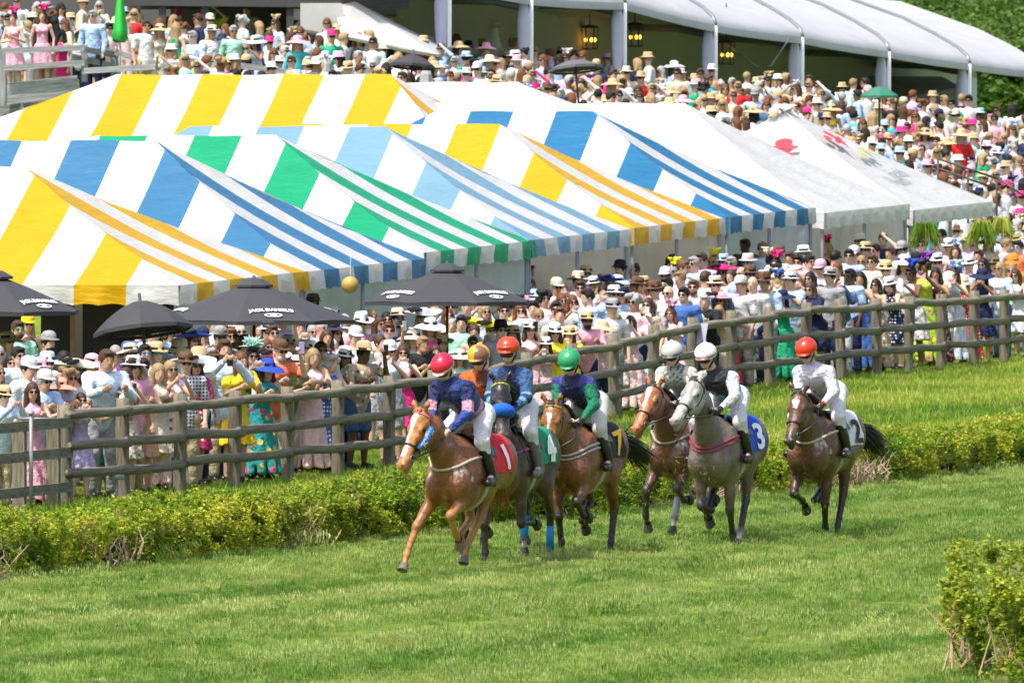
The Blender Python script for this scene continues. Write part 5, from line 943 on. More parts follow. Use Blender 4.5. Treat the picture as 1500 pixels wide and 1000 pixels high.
def garment(kind, pose, fem):
    ch, pe, hd, sh, el, ha, hip, kn, an, f, L, U = skel(pose, fem); s = Sdf(LO, HI, .019); r1 = (.130, .108) if fem else (.152, .140); wid = .024
    def torso(bottom=0.0):
        s.cap(ch, pe.lerp(ch, .35), r1[0], r1[1], .06); s.cap(pe.lerp(ch, .35), pe + Vector((0, 0, -bottom)), r1[1], .145, .06); s.ell(pe + Vector((0, 0, .0)), (.180, .138, .10), .05)
        if fem: [s.ell(ch + Vector((q * .07, -.10, -.02)), (.070, .062, .068), .03) for q in (-1, 1)]
        s.ell(ch + Vector((0, .01, .05)), (.15 if fem else .18, .10, .07), .04)
    def sleeves(fr1, r=.068):
        for q in (-1, 1):
            s.cap(ch + Vector((q * .07, 0, .05)), sh[q], .09, r + .008, .04); s.cap(sh[q], sh[q].lerp(el[q], min(1, fr1)), r, r * .95, .03)
            if fr1 > 1: s.cap(el[q], el[q].lerp(ha[q], fr1 - 1.08), r * .9, r * .68, .03)
    if kind == 'shirt_short': torso(.10); sleeves(.72)
    elif kind == 'shirt_long': torso(.10); sleeves(1.98 if not fem else 1.9)
    elif kind == 'rolled': torso(.10); sleeves(1.35)
    elif kind == 'jacket': torso(.16); sleeves(1.98, .078); s.cap(ch, pe, .16, .155, .05)
    elif kind == 'tank': torso(.05); s.cut(lambda P: P[2] - (ch.z + .085) + 0 * P[0] + 0 * P[1])
    elif kind in ('sundress', 'dress_sleeved', 'maxi', 'strapless'):
        torso(.05)
        if kind == 'strapless': s.cut(lambda P: P[2] - (ch.z + .03) + 0 * P[0] + 0 * P[1])
        if kind == 'dress_sleeved': sleeves(.6, .072)
        hem = .10 if kind == 'maxi' else .50; n = 9; A = hip[-1].lerp(hip[1], .5)
        for i in range(n):                                     # pleated skirt from a fan of folds
            a = 6.283 * i / n; rr_ = .135 + (.17 if kind == 'maxi' else .13) * .55; top = A + Vector((.09 * math.cos(a), .06 * math.sin(a), .04)); bot = Vector((rr_ * math.cos(a + .2) * 1.1, .05 + rr_ * math.sin(a + .2) * .9, hem + .02 * math.sin(i * 2.4))); s.cap(top, bot, .085, .062, .035)
        s.cap(A + Vector((0, 0, .02)), Vector((0, .05, hem + .04)), .13, .13, .03); s.cut(lambda P: (hem - .015) - P[2] + .012 * np.sin(P[0] * 30) + 0 * P[1])
    elif kind in ('trousers', 'shorts'):
        s.ell(pe + Vector((0, 0, -.02)), (.175, .135, .11), .05); fr = 1 if kind == 'trousers' else .0
        for q in (-1, 1):
            if fr: s.cap(hip[q], kn[q], .112, .082, .04); s.cap(kn[q], an[q] + Vector((0, -.01, .02)), .082, .066, .03)
            else: s.cap(hip[q], hip[q].lerp(kn[q], .85), .115, .098, .04)
        s.cut(lambda P: P[2] - (pe.z + .09) + 0 * P[0] + 0 * P[1])
    elif kind in ('shoe_a', 'shoe_b'):
        for q in ((-1,) if kind == 'shoe_a' else (1,)): s.cap(an[q] + Vector((0, .0, -.035)), an[q] + Vector((q * .01, -.165, -.045)), .047, .037, .02)
    elif kind == 'boots':
        for q in (-1, 1): s.cap(an[q] + Vector((0, .0, -.035)), an[q] + Vector((q * .01, -.165, -.045)), .05, .04, .02); s.cap(an[q] + Vector((0, 0, -.03)), an[q] + Vector((0, -.01, .25)), .055, .075, .02)
    me = s.mesh(kind, None); return me
HLO, HHI = (-.26, -.24, -.62), (.26, .3, .30)
def hair_mesh(kind):
    s = Sdf(HLO, HHI, .013)     # head-local: face towards -y
    if kind == 'beard': s.ell((0, -.045, -.07), (.062, .062, .055), .01); s.ell((0, -.03, -.01), (.055, .062, .05), .02, sub=True); s.cut(lambda P: P[2] + .028 + 0 * P[0] + 0 * P[1]); return s.mesh(kind)
    s.ell((0, .016, .035), (.090, .108, .108), .02); s.ell((0, -.075, -.055), (.074, .07, .105), .015, sub=True)
    if kind == 'short': s.ell((0, -.06, .10), (.06, .05, .025), .02); s.cut(lambda P: -.045 - P[2] + 0 * P[0] + 0 * P[1])
    if kind == 'curly': [s.ell((.075 * math.sin(i * 2.4), .02 + .09 * math.cos(i * 1.7), .05 + .07 * math.sin(i * 1.1)), (.045, .045, .045), .02) for i in range(16)]; s.ell((0, -.10, -.04), (.07, .06, .09), .015, sub=True)
    if kind in ('long', 'bob'):
        z = -.36 if kind == 'long' else -.14
        for q in (-1, 1): s.cap((q * .075, .02, .0), (q * .10, -.01, z), .038, .040, .04)
        for x in (-.05, 0, .05): s.cap((x, .07, .0), (x * 1.3, .085, z - .03), .05, .045, .04)
    if kind == 'bun': s.ell((0, .11, .10), (.05, .05, .05), .02)
    if kind == 'pony': s.cap((0, .12, .04), (.03, .17, -.22), .035, .02, .02)
    return s.mesh(kind)
def hat_parts(kind):
    """list of (part name, mesh, material key or None for dyed straw, colour key)"""
    m = MB(); b = MB(); n = 22
    if kind in ('fedora', 'panama', 'bowler', 'cowboy'):
        br = dict(fedora=.155, panama=.17, bowler=.145, cowboy=.20)[kind]; hh = .10 if kind != 'cowboy' else .12; dip = -.012 if kind != 'cowboy' else .0
        m.lathe([(br, dip), (br * .8, -.004 + (0 if kind != 'bowler' else .01)), (.105, .0), (.102, .03), (.095, hh * .8), (.075 if kind != 'bowler' else .07, hh), (.03, hh - (.015 if kind != 'bowler' else -.012)), (.0, hh - (.02 if kind != 'bowler' else -.015))], n, sx=.9, sy=1.08, wob=.05 if kind != 'cowboy' else .16)
        m.lathe([(br, dip - .004), (.1, -.006)], n, sx=.9, sy=1.08, wob=.05 if kind != 'cowboy' else .16); b.lathe([(.1075, .004), (.105, .035)], n, sx=.9, sy=1.08)
    elif kind == 'sunhat': m.lathe([(.26, -.055), (.22, -.03), (.16, -.006), (.108, .0), (.105, .03), (.092, .08), (.05, .10), (0, .103)], 26, sx=.95, sy=1.05, wob=.07); m.lathe([(.26, -.058), (.1, -.006)], 26, sx=.95, sy=1.05, wob=.07); b.lathe([(.112, .004), (.109, .04)], n, sx=.95, sy=1.05)
    elif kind == 'bighat':
        m.lathe([(.30, .03), (.28, .02), (.2, .005), (.108, .0), (.104, .04), (.08, .09), (0, .10)], 28, wob=.12); m.lathe([(.3, .026), (.1, -.006)], 28, wob=.12)
        for i in range(9): a = i * .7; b.lathe([(0, -.02), (.045, .0), (.05, .03), (0, .045)], 6, (-.12 + .05 * math.cos(a) * (1 + i * .1), -.05 + .05 * math.sin(a) * (1 + i * .1), .05 + .01 * (i % 3)))
    elif kind == 'bucket': m.lathe([(.15, -.05), (.12, -.01), (.104, .02), (.098, .10), (.06, .125), (0, .125)], n, wob=.03); m.lathe([(.15, -.053), (.1, 0)], n, wob=.03); b.lathe([(.112, .0), (.107, .02)], n)
    elif kind == 'cap':
        m.lathe([(.100, -.01), (.101, .03), (.092, .07), (.065, .10), (.02, .112), (0, .114)], n, sx=.93, sy=1.06); vs = []; 
        for i in range(9): a = math.pi * (i / 8); vs += [(-.085 * math.cos(a), -.085 - .0 * math.sin(a), .0), (-.085 * math.cos(a), -.095 - .085 * math.sin(a), -.012 * math.sin(a) - .004)]
        m.add(vs + [(x, y, z - .006) for x, y, z in vs], [(2 * i, 2 * i + 1, 2 * i + 3, 2 * i + 2) for i in range(8)] + [(18 + 2 * i, 18 + 2 * i + 2, 18 + 2 * i + 3, 18 + 2 * i + 1) for i in range(8)] + [(2 * i + 1, 19 + 2 * i, 21 + 2 * i, 2 * i + 3) for i in range(8)]); b.lathe([(0, .122), (.012, .118), (.012, .11)], 8)
    elif kind == 'fascinator':
        for i in range(16): a = i * 2.4; r = .02 + .009 * i; c = (r * math.cos(a) * .8 + .03, r * math.sin(a) * .5, .06 + .05 * math.cos(i)); m.tube([(0.03, 0, .03), (c[0] * .7, c[1] * .7, c[2] + .03), (c[0] * 1.3, c[1] * 1.3, c[2] + .05)], [.006, .035, .012], 5, flat=.25)
        b.lathe([(.0, .03), (.05, .02), (.055, .0)], 10, (.03, 0, .015))
    elif kind == 'feather':
        rr = random.Random(3)
        for i in range(46): a = rr.uniform(0, 6.28); e = rr.uniform(.2, 1.2); d = Vector((math.cos(a) * math.cos(e), math.sin(a) * math.cos(e), math.sin(e))); L_ = rr.uniform(.12, .2); m.tube([d * .03, d * L_ * .6 + Vector((0, 0, .02)), d * L_], [.006, .014, .004], 4)
        b.lathe([(.0, .03), (.09, .02), (.095, .0)], 12)
    out = [('hat', m.mesh('hat_' + kind, None, True)), ('hat_band', b.mesh('hat_band', None, True))]; return out
def glasses_mesh(c):
    m = MB(); n = 10
    for q in (-1, 1):
        pts = [(q * .033 + .028 * math.cos(6.283 * i / n), -.100 + .010 * abs(math.cos(6.283 * i / n)) ** 2, .016 + .0195 * math.sin(6.283 * i / n)) for i in range(n)]; m.add(pts + [(x, y + .01, z) for x, y, z in pts], [tuple(range(n)), tuple(range(2 * n - 1, n - 1, -1))] + [(i, (i + 1) % n, n + (i + 1) % n, n + i) for i in range(n)])
        m.tube([(q * .060, -.088, .022), (q * .079, -.03, .02), (q * .082, .02, .012)], .0035, 4)
    m.tube([(-.01, -.103, .022), (.01, -.103, .022)], .004, 4); return m.mesh('sunglasses', c)
CACHE = {}
def cached(k, fn):
    if k not in CACHE: CACHE[k] = fn()
    return CACHE[k]
def slotmat(me, key, mat):
    """one mesh per (geometry, material); alike pieces share it"""
    k = ('m', me.name, mat.name)
    if k not in CACHE: c = me.copy() if me.materials else me; c.materials.clear(); c.materials.append(mat); CACHE[k] = c
    return CACHE[k]
PHONE = MB(); PHONE.box((0, 0, 0), (.072, .009, .15)); PHONE = PHONE.mesh('phone', M['gloss'])
LENSM = {'dark': M['lens'], 'green': mat_plain('green_mirror_lens', (.02, .45, .12), .12, .6, .1, 8, 0), 'blue': mat_plain('blue_mirror_lens', (.03, .25, .6), .12, .6, .1, 8, 0)}
LABELS = {}; PEOPLE = []
def uniq(base, extras):
    for cand in [base] + [base + ', ' + e for e in extras] + [base + ', ' + a + ' ' + b for a in extras[:3] for b in extras[3:]]:
        wds = cand.split()
        if len(wds) <= 16 and cand not in LABELS: LABELS[cand] = 1; return cand
    for e in extras:                                        # drop detail, keep what singles out
        cand = ' '.join(base.split()[:8]) + ', ' + e
        if len(cand.split()) <= 16 and cand not in LABELS: LABELS[cand] = 1; return cand
    return None
def person(x, y, z, look_yaw, pose, fem, top, topc, bot, botc, hair, hairc, hat=None, hatc='white', bandc='black', glasses='dark', skin=0, hgt=1.0, pat='cloth', where='', group='spectators', phone=None, shoe='black', beard=False, extras=(), tilt=0, hair_band=None):
    hgt *= .955 if fem else 1.02
    ch, pe, hd, *_ = skel(pose, fem); f, L, U = skel(pose, fem)[-3:]
    bm = cached(('body', pose, fem), lambda: body_mesh(pose, fem)); o = link('person', bm, color=SKINS[skin]); o.location = (x, y, z); o.rotation_euler = (0, tilt, look_yaw); o.scale = (hgt * (1.0 if fem else 1.03),) * 2 + (hgt,)
    def gar(kind, col, mat='cloth', name=None):
        me = cached(('g', kind, pose, fem), lambda: garment(kind, pose, fem)); c = link(name or {'shirt_short': 'shirt', 'shirt_long': 'shirt', 'rolled': 'shirt', 'tank': 'top', 'dress_sleeved': 'dress', 'maxi': 'dress', 'sundress': 'dress', 'strapless': 'dress'}.get(kind, kind), slotmat(me, kind, M[mat]), o, color=PAL[col]); return c
    gar(top, topc, pat)
    if top not in ('sundress', 'dress_sleeved', 'maxi', 'strapless') and bot: gar(bot, botc, 'cloth')
    for sk_ in ('shoe_a', 'shoe_b'): gar(sk_, shoe, 'leather', 'shoe')
    HMt = Matrix((L * 1.0, -f, U)).transposed().to_4x4(); HMt.translation = hd
    if L.x < 0: HMt = Matrix((-L, -f, U)).transposed().to_4x4(); HMt.translation = hd
    def on_head(nm, me, mat, col=None, dz=0.0, s=1.0, ry=0.0): c = link(nm, slotmat(me, nm, mat), o, color=col); mt = HMt @ Matrix.Translation((0, 0, dz)) @ Matrix.Rotation(ry, 4, 'X') @ Matrix.Scale(s, 4); c.matrix_local = mt; return c
    if hair: on_head('hair', cached(('h', hair), lambda: hair_mesh(hair)), M['hair'], HAIRC[hairc])
    if beard: on_head('beard', cached(('h', 'beard'), lambda: hair_mesh('beard')), M['hair'], HAIRC[hairc])
    if glasses: on_head('sunglasses', cached('gl' + glasses, lambda: glasses_mesh(None)), LENSM[glasses])
    if hat:
        (n1, m1), (n2, m2) = cached(('hat', hat), lambda: hat_parts(hat)); hz = .068 if hat not in ('fascinator', 'feather') else .11; tl = rad(R.uniform(-6, 8)); a = on_head('hat', m1, M['straw'] if hatc in ('straw', 'cream', 'tan', 'beige') else M['cloth'], PAL[hatc], hz, 1.04, tl); b = link('hat_band', slotmat(m2, 'band', M['cloth']), a, color=PAL[bandc])
    hatn = dict(fedora='fedora', panama='panama hat', bowler='bowler hat', cowboy='cowboy hat', sunhat='wide sun hat', bighat='big flowered hat', bucket='bucket hat', cap='cap', fascinator='fascinator', feather='feather headpiece')
    gn = dict(shirt_short='short sleeved shirt', shirt_long='long sleeved shirt', rolled='rolled sleeve shirt', jacket='jacket', tank='sleeveless top', sundress='sundress', dress_sleeved='dress with sleeves', maxi='long dress', strapless='strapless dress')[top]
    pn = dict(cloth='', floral='floral ', floral2='bold floral ', dots='dotted ', gingham='checked ', stripe='striped ')[pat]
    head = (PALN[hatc] + ' ' + hatn[hat]) if hat else ((dict(blond='blond', brown='brown', dark='dark', grey='grey', auburn='auburn', fair='fair')[hairc] + ' ' + dict(short='short hair', curly='curly hair', long='long hair', bob='bobbed hair', bun='hair in a bun', pony='ponytail')[hair]) if hair else 'a bald head')
    doing = dict(rail='leaning on the rail' if 'rail' in where or 'fence' in where or 'gate' in where else 'leaning forward', phone='filming with phone', onearm='holding phone up', stand='standing', chest='hands at chest', high='arm raised high', shade='shading eyes')[pose]
    lab = uniq(f'person in {PALN[topc]} {pn}{gn} and {head}, {doing}, {where}', list(extras)) or uniq(f'person in {PALN[topc]} {gn}, {head}, {where}', list(extras)) or f'person in {PALN[topc]} {gn} and {head}, {where}'
    tag(o, lab, 'person', group); PEOPLE.append(o)
    if phone and pose in ('phone', 'onearm', 'high'):
        ha = skel(pose, fem)[5]; p = (ha[-1] + ha[1]) / 2 if pose == 'phone' else ha[1]; c = link('phone', PHONE, color=PAL[phone]); lz = .02 if pose == 'phone' else .09; mt = Matrix.LocRotScale(o.location, o.rotation_euler, o.scale) @ Matrix.Translation(p + Vector((0, -.035, lz))); c.matrix_world = mt
        if pose == 'phone' and R.random() < .4: c.matrix_world = mt @ Matrix.Rotation(math.pi / 2, 4, 'Y')
        pl = f'{PALN[phone]} phone held by the ' + lab[:1].lower() + lab[1:].split(' and ')[0].split(',')[0]; 
        full = pl + ', ' + where; full = full if len(full.split()) <= 16 else pl; k = 0
        if full in LABELS or len(full.split()) > 16: full = ' '.join((pl + ' with ' + head).split()[:16])
        for e in extras:
            if full not in LABELS: break
            full = f'{PALN[phone]} phone held up {e}'
        LABELS[full] = 1; tag(c, full, 'phone', 'phones held up by spectators')
    return o
def solve_row(px, top_y, fem, pose, hgt, hat):
    """distance behind the fence at which a head of this height shows at this picture height"""
    hz = (POSES[pose]['hd'][2] + .13 + (.08 if hat and hat not in ('fascinator', 'feather') else 0)) * hgt * (.955 if fem else 1.02); best = None
    for i in range(5, 150):
        u = (px - 750) / F; v = i * .1; x = u * (150.5 + v / .27) / (1 - 3.58 * u); y = fence_y(x) + v / .27; z = ground(x, y) + hz; py = HOR + (CZ - z) * F / y; e = abs(py - top_y) + (0 if v < (6.1 if px < 1340 else 13) else 50)
        if best is None or e < best[0] - 1e-6: best = (e, v, x, y, py)
    return best
def around(px):
    marks = [(15, 'the gate'), (60, 'the metal pole'), (205, 'the small black umbrella'), (365, 'the second patio umbrella'), (515, 'the yellow balloon'), (655, 'the middle patio umbrella'), (780, 'the green tent corner'), (920, 'the pale blue tent corner'), (1050, 'the yellow tent corner'), (1200, 'the strong blue tent corner'), (1335, 'the white tent pole'), (1470, 'the hanging ferns')]
    return min(marks, key=lambda m_: abs(m_[0] - px))[1]
def zone(px, v):
    row = 'at the rail' if v < .75 else 'just behind the front row' if v < 1.6 else 'in the middle rows' if v < 4 else 'in the back rows'
    return row + ' near ' + around(px)
EXF = lambda px: ['by the far left fence posts', 'left part'] 
def side_extras(px, v=0):
    return [f'{a} of the {b}' for a, b in (('left', 'phone crowd'),)][:0] + ['nearer the left edge' if px < 750 else 'nearer the right edge', 'half hidden by neighbours', 'head turned to the horses', 'in the sun', 'partly shaded', 'below the tent valance', 'between taller people', 'beside a fence post', 'over the shoulder of a neighbour', 'squeezed in a gap', 'slightly taller than neighbours', 'slightly shorter than neighbours']
def fp(px, ty, code, **k):
    """front crowd: px, picture height of the hat or hair top, then compact description"""
    pose, fem, top, topc, bot, botc, hair, hairc, hat, hatc = code.split(); fem = fem == 'f'; hat = None if hat == '-' else hat; hair = None if hair == '-' else hair; hgt = k.pop('hgt', 1.0)
    if v_fixed := k.pop('v', None):
        u = (px - 750) / F; x = u * (150.5 + v_fixed / .27) / (1 - 3.58 * u); y = fence_y(x) + v_fixed / .27; v = v_fixed
        hz = (POSES[pose]['hd'][2] + .13 + (.08 if hat and hat not in ('fascinator', 'feather') else 0)) * (.955 if fem else 1.02); want = CZ - (ty - HOR) * y / F - ground(x, y); hgt = min(1.12, max(.84, want / hz))
    else: e, v, x, y, py = solve_row(px, ty, fem, pose, hgt, hat)
    gl = k.pop('glasses', 'dark' if R.random() < .75 else None); look = k.pop('yaw', None); side = .45 if px < 560 else (.1 if px < 900 else -.45); look = (side + R.uniform(-.3, .3)) if look is None else look
    k.setdefault('phone', R.choice(['black', 'white', 'pink', 'lavender', 'black', 'grey']) if pose in ('phone', 'onearm', 'high') else None)
    person(x, y, ground(x, y), look, pose, fem, top, topc, None if bot == '-' else bot, botc, hair, hairc, hat, hatc, glasses=gl, hgt=hgt, where=zone(px, v), group='spectators behind the rail fence', extras=side_extras(px), skin=k.pop('skin', R.choice([0, 0, 1, 2, 2, 3])), **k)
FRONT = [
 # v<.8 stands at the rail.  (px, head-top y, code, options)
 (2, 560, 'phone m shirt_long paleblue trousers khaki short brown fedora straw', dict(v=.5)), (45, 560, 'rail f maxi pink - - long brown - -', dict(v=.5, hgt=.95)), (55, 536, 'rail m shirt_short lightblue trousers grey short grey cap white', dict(v=.7)), (78, 548, 'rail f sundress peach - - bob brown sunhat salmon', dict(v=.8)),
 (92, 540, 'rail m shirt_short white shorts blue curly fair - -', dict(v=.75)), (118, 585, 'phone f sundress lavender - - pony brown - -', dict(v=.5, pat='cloth')), (150, 497, 'rail m shirt_long paleblue trousers grey short brown - -', dict(v=.5, glasses=None)), (157, 553, 'rail f sundress green - - long brown sunhat cream', dict(v=.5)),
 (183, 538, 'phone f sundress cream - - long brown - -', dict(v=.5, pat='floral')), (205, 538, 'rail f sundress peach - - pony blond - -', dict(v=.5)), (228, 532, 'rail f sundress cream - - long blond - -', dict(v=.6, glasses=None)), (247, 528, 'phone f maxi palepink - - long blond - -', dict(v=.5, pat='floral')), (285, 515, 'chest f dress_sleeved hotpink - - bob brown bighat white', dict(v=.6, pat='floral')),
 (328, 497, 'phone m shirt_long paleblue trousers khaki short brown - -', dict(v=.65, beard=True)), (346, 515, 'rail f dress_sleeved yellow - - long auburn - -', dict(v=.5, glasses=None)), (368, 508, 'phone f maxi green - - long dark feather mint', dict(v=.7, pat='floral2')), (385, 520, 'rail f maxi teal - - bob brown sunhat royalblue', dict(v=.5, pat='floral2')),
 (404, 492, 'onearm m shirt_short coral trousers beige - grey cap brown', dict(v=.6, beard=True, phone='lavender')), (424, 516, 'rail m shirt_short olive trousers khaki short grey fedora cream', dict(v=.7)), (440, 512, 'stand f maxi paleblue - - long brown sunhat white', dict(v=.9)), (455, 510, 'rail f maxi palepink - - long blond - -', dict(v=.5, glasses=None, hgt=.9)), (476, 520, 'rail f maxi blue - - curly grey - -', dict(v=.5, pat='dots')),
 (500, 503, 'rail f shirt_short white trousers navy long dark fedora white', dict(v=.8, skin=4)), (527, 497, 'onearm m shirt_short khaki shorts denim short dark cowboy straw', dict(v=.5, skin=5, pat='floral', phone='black')), (572, 494, 'phone m shirt_short paleblue shorts grey short brown cap white', dict(v=.5)), (590, 505, 'phone f sundress hotpink - - bob brown - -', dict(v=.6)), (614, 492, 'rail m shirt_short black trousers grey short fair - -', dict(v=.9, beard=True, glasses=None)), (637, 505, 'phone f sundress black - - long brown - -', dict(v=.7)),
 (648, 486, 'chest m shirt_long grey trousers grey short brown cowboy straw', dict(v=1.4)), (674, 508, 'chest f sundress mint - - bob fair sunhat cream', dict(v=.8)), (692, 492, 'chest m shirt_short lightblue trousers navy short brown - -', dict(v=1.2)), (718, 488, 'chest f shirt_short white trousers beige bob grey bucket cream', dict(v=1.0)),
 (777, 464, 'onearm f sundress palepink - - bob brown fedora white', dict(v=.8, phone='black')), (800, 490, 'phone f sundress palepink - - bob dark fedora white', dict(v=.5)), (813, 469, 'rail f dress_sleeved brightyellow - - bob brown fedora white', dict(v=.5)), (835, 474, 'phone f dress_sleeved brightyellow - - long brown panama straw', dict(v=.6)), (858, 451, 'rail m shirt_long pink trousers navy short dark fedora straw', dict(v=.6, skin=4, beard=True)),
 (882, 466, 'phone f shirt_long palepink trousers navy bob dark sunhat straw', dict(v=.5, bandc='white')), (905, 457, 'phone f sundress cream - - long dark sunhat olive', dict(v=.7, skin=3)), (925, 462, 'onearm f maxi palepink - - long brown - -', dict(v=.5, glasses=None, phone='black')), (945, 450, 'onearm f sundress paleblue - - long blond - -', dict(v=.55, pat='floral')), (957, 441, 'phone m shirt_long grey trousers khaki short grey - -', dict(v=.8)),
 (987, 449, 'rail f sundress palepink - - bob auburn fascinator pink', dict(v=.5, skin=2)), (1010, 438, 'rail m shirt_short white trousers navy short grey - -', dict(v=.6)), (1036, 432, 'rail m shirt_short black trousers black short grey - -', dict(v=.6)), (1055, 447, 'rail f sundress cream - - bob blond - -', dict(v=.5)), (1061, 424, 'rail f maxi red - - long auburn bighat pink', dict(v=.7)), (1091, 440, 'rail f sundress blue - - bob dark fascinator purple', dict(v=.5, pat='floral2', hgt=.95)), (1102, 421, 'rail m shirt_short brightyellow trousers yellow short dark - -', dict(v=.8)),
 (1122, 425, 'rail m shirt_short lightblue trousers navy short brown - -', dict(v=.6, glasses=None)), (1148, 421, 'phone f maxi green - - bob dark sunhat navy', dict(v=.5, skin=2)), (1167, 416, 'rail f sundress peach - - long blond - -', dict(v=.7)), (1194, 414, 'rail f dress_sleeved navy - - bob brown - -', dict(v=.5)), (1209, 417, 'rail f dress_sleeved navy - - bob brown - -', dict(v=.8)), (1232, 406, 'onearm m shirt_long denim trousers lightgrey short brown - -', dict(v=.5, skin=2)),
 (1245, 401, 'phone m shirt_long lightblue trousers beige short dark - -', dict(v=.8, skin=6)), (1262, 398, 'phone f maxi blue - - long dark - -', dict(v=.6, skin=3)), (1285, 408, 'phone f maxi khaki - - bob dark - -', dict(v=.5, pat='floral')), (1300, 377, 'rail m shirt_short white trousers beige short grey panama straw', dict(v=.7)), (1310, 402, 'rail f sundress navy - - bob brown fedora white', dict(v=.5, pat='dots')), (1325, 368, 'chest f sundress cream - - bob brown sunhat white', dict(v=1.0)),
 (1338, 391, 'phone f sundress white - - short dark fascinator royalblue', dict(v=.5, skin=5, pat='floral')), (1355, 376, 'phone f maxi lime - - curly dark fascinator purple', dict(v=.6, skin=5, pat='floral2')), (1380, 366, 'rail m shirt_long cream trousers lightgrey short brown fedora white', dict(v=.7)), (1372, 392, 'phone f maxi maroon - - bob dark - -', dict(v=.5, skin=4, pat='floral')), (1398, 392, 'phone f maxi lightblue - - bob brown fascinator lightblue', dict(v=.5, pat='gingham')), (1418, 402, 'rail f maxi red - - bob fair bucket beige', dict(v=.5, pat='dots')),
 (1439, 390, 'phone f sundress navy - - bob dark sunhat navy', dict(v=.5, skin=4)), (1420, 371, 'chest m shirt_short white trousers grey short grey fedora white', dict(v=1.0)), (1441, 378, 'chest f sundress white - - long dark - -', dict(v=1.1, skin=3)), (1466, 384, 'chest f shirt_long paleblue trousers denim long blond - -', dict(v=.6)), (1494, 394, 'rail f sundress paleblue - - long brown - -', dict(v=.5, pat='gingham')), (1484, 370, 'stand m shirt_short orange trousers grey short brown bucket orange', dict(v=1.2)),
 # second and further rows
 (10, 480, 'stand f sundress beige - - long blond sunhat straw', {}), (25, 470, 'chest m shirt_long mint trousers navy short brown - -', dict(beard=True, glasses='green')), (70, 480, 'stand m shirt_short denim trousers grey short dark cap grey', dict(beard=True, glasses=None)), (40, 455, 'stand f sundress brown - - long blond cap yellow', {}), (190, 498, 'stand f shirt_short purple trousers grey bob grey sunhat beige', {}), (212, 504, 'stand m shirt_short white trousers navy short dark - -', dict(glasses='blue')), (207, 524, 'rail m shirt_short white trousers navy short dark - -', dict(v=1.2)), (228, 496, 'stand m shirt_short white trousers grey short grey panama straw', dict(glasses='green')),
 (245, 480, 'stand f sundress pink - - curly brown - -', dict(glasses=None)), (262, 493, 'stand m shirt_short paleblue trousers navy short brown bucket khaki', {}), (290, 505, 'stand m shirt_short beige trousers navy short brown bucket tan', {}), (296, 476, 'high f shirt_short white trousers navy long brown cap navy', dict(glasses=None)), (322, 474, 'stand m shirt_short grey trousers navy short dark cap grey', {}), (338, 480, 'phone m shirt_short white trousers navy short auburn - -', dict(phone='black')), (378, 470, 'stand f shirt_short white trousers grey long auburn - -', dict(glasses=None)), (398, 476, 'high m shirt_short coral trousers grey short brown - -', dict(phone='pink')), (446, 494, 'stand m shirt_short white trousers grey short brown fedora cream', {}),
 (470, 468, 'chest m shirt_long palepink trousers grey - fair - -', dict(glasses='blue')), (458, 426, 'stand m shirt_short brown trousers navy short dark fedora brown', {}), (502, 428, 'high f tank white trousers red bun dark - -', dict(phone=None)), (520, 473, 'stand m shirt_short white trousers navy short fair cap white', {}), (530, 410, 'chest m shirt_long navy trousers navy short dark - -', {}), (548, 410, 'chest m shirt_long denim trousers grey short brown - -', {}), (556, 490, 'high f sundress grey - - bun brown - -', dict(phone='white')), (588, 468, 'stand m jacket navy trousers grey short grey - -', {}), (605, 478, 'stand f sundress mint - - bob fair sunhat cream', {}), (637, 448, 'chest f dress_sleeved paleblue - - long blond - -', {}), (640, 390, 'stand m shirt_short brown trousers grey short dark - -', {}), (660, 389, 'stand m shirt_short black trousers grey short dark cap black', {}),
 (676, 462, 'chest m jacket mint trousers grey short dark - -', {}), (684, 440, 'chest m shirt_long paleblue trousers navy - fair - -', dict(glasses=None)), (710, 446, 'stand f dress_sleeved hotpink - - long blond - -', dict(pat='floral')), (738, 444, 'stand m jacket lightgrey trousers grey short brown - -', {}), (727, 400, 'stand m shirt_short white trousers grey short grey - -', {}), (748, 395, 'stand m shirt_long white trousers grey short brown - -', {}), (733, 476, 'stand m shirt_short grey trousers black short dark fedora black', {}), (752, 486, 'stand f sundress beige - - bob brown panama straw', {}), (762, 404, 'stand m shirt_long paleblue trousers grey short auburn - -', dict(glasses='blue')), (777, 408, 'stand m shirt_long paleblue trousers grey short auburn - -', dict(glasses='blue')), (780, 384, 'stand m jacket navy trousers navy short auburn - -', {}),
 (782, 440, 'stand m shirt_short lightblue trousers grey short dark - -', {}), (806, 387, 'chest f strapless mint - - long brown sunhat brown', {}), (815, 442, 'stand m shirt_short grey trousers grey short dark - -', {}), (820, 450, 'stand m shirt_short beige trousers grey short auburn - -', dict(glasses=None)), (858, 384, 'stand m shirt_short pink trousers navy short grey panama straw', {}), (862, 424, 'stand m shirt_long lightblue trousers navy short dark - -', dict(yaw=-1.1, glasses=None)), (873, 400, 'stand f shirt_short cream trousers navy bob blond fedora white', dict(yaw=-1.2)), (882, 369, 'stand m shirt_short maroon trousers navy short dark - -', {}), (909, 377, 'chest m shirt_long white trousers navy short dark bowler black', dict(beard=True)), (932, 402, 'stand f shirt_short white trousers grey bob brown fedora brown', dict(yaw=1.2)), (940, 364, 'stand f shirt_short maroon trousers black curly dark fascinator black', dict(skin=5)), (930, 431, 'chest m shirt_long palepink trousers navy curly grey - -', {}), (957, 367, 'stand f dress_sleeved cream - - bun blond - -', {}), (950, 436, 'stand f sundress white - - long brown - -', {}), (896, 455, 'stand m shirt_short white trousers grey short grey fedora grey', {}),
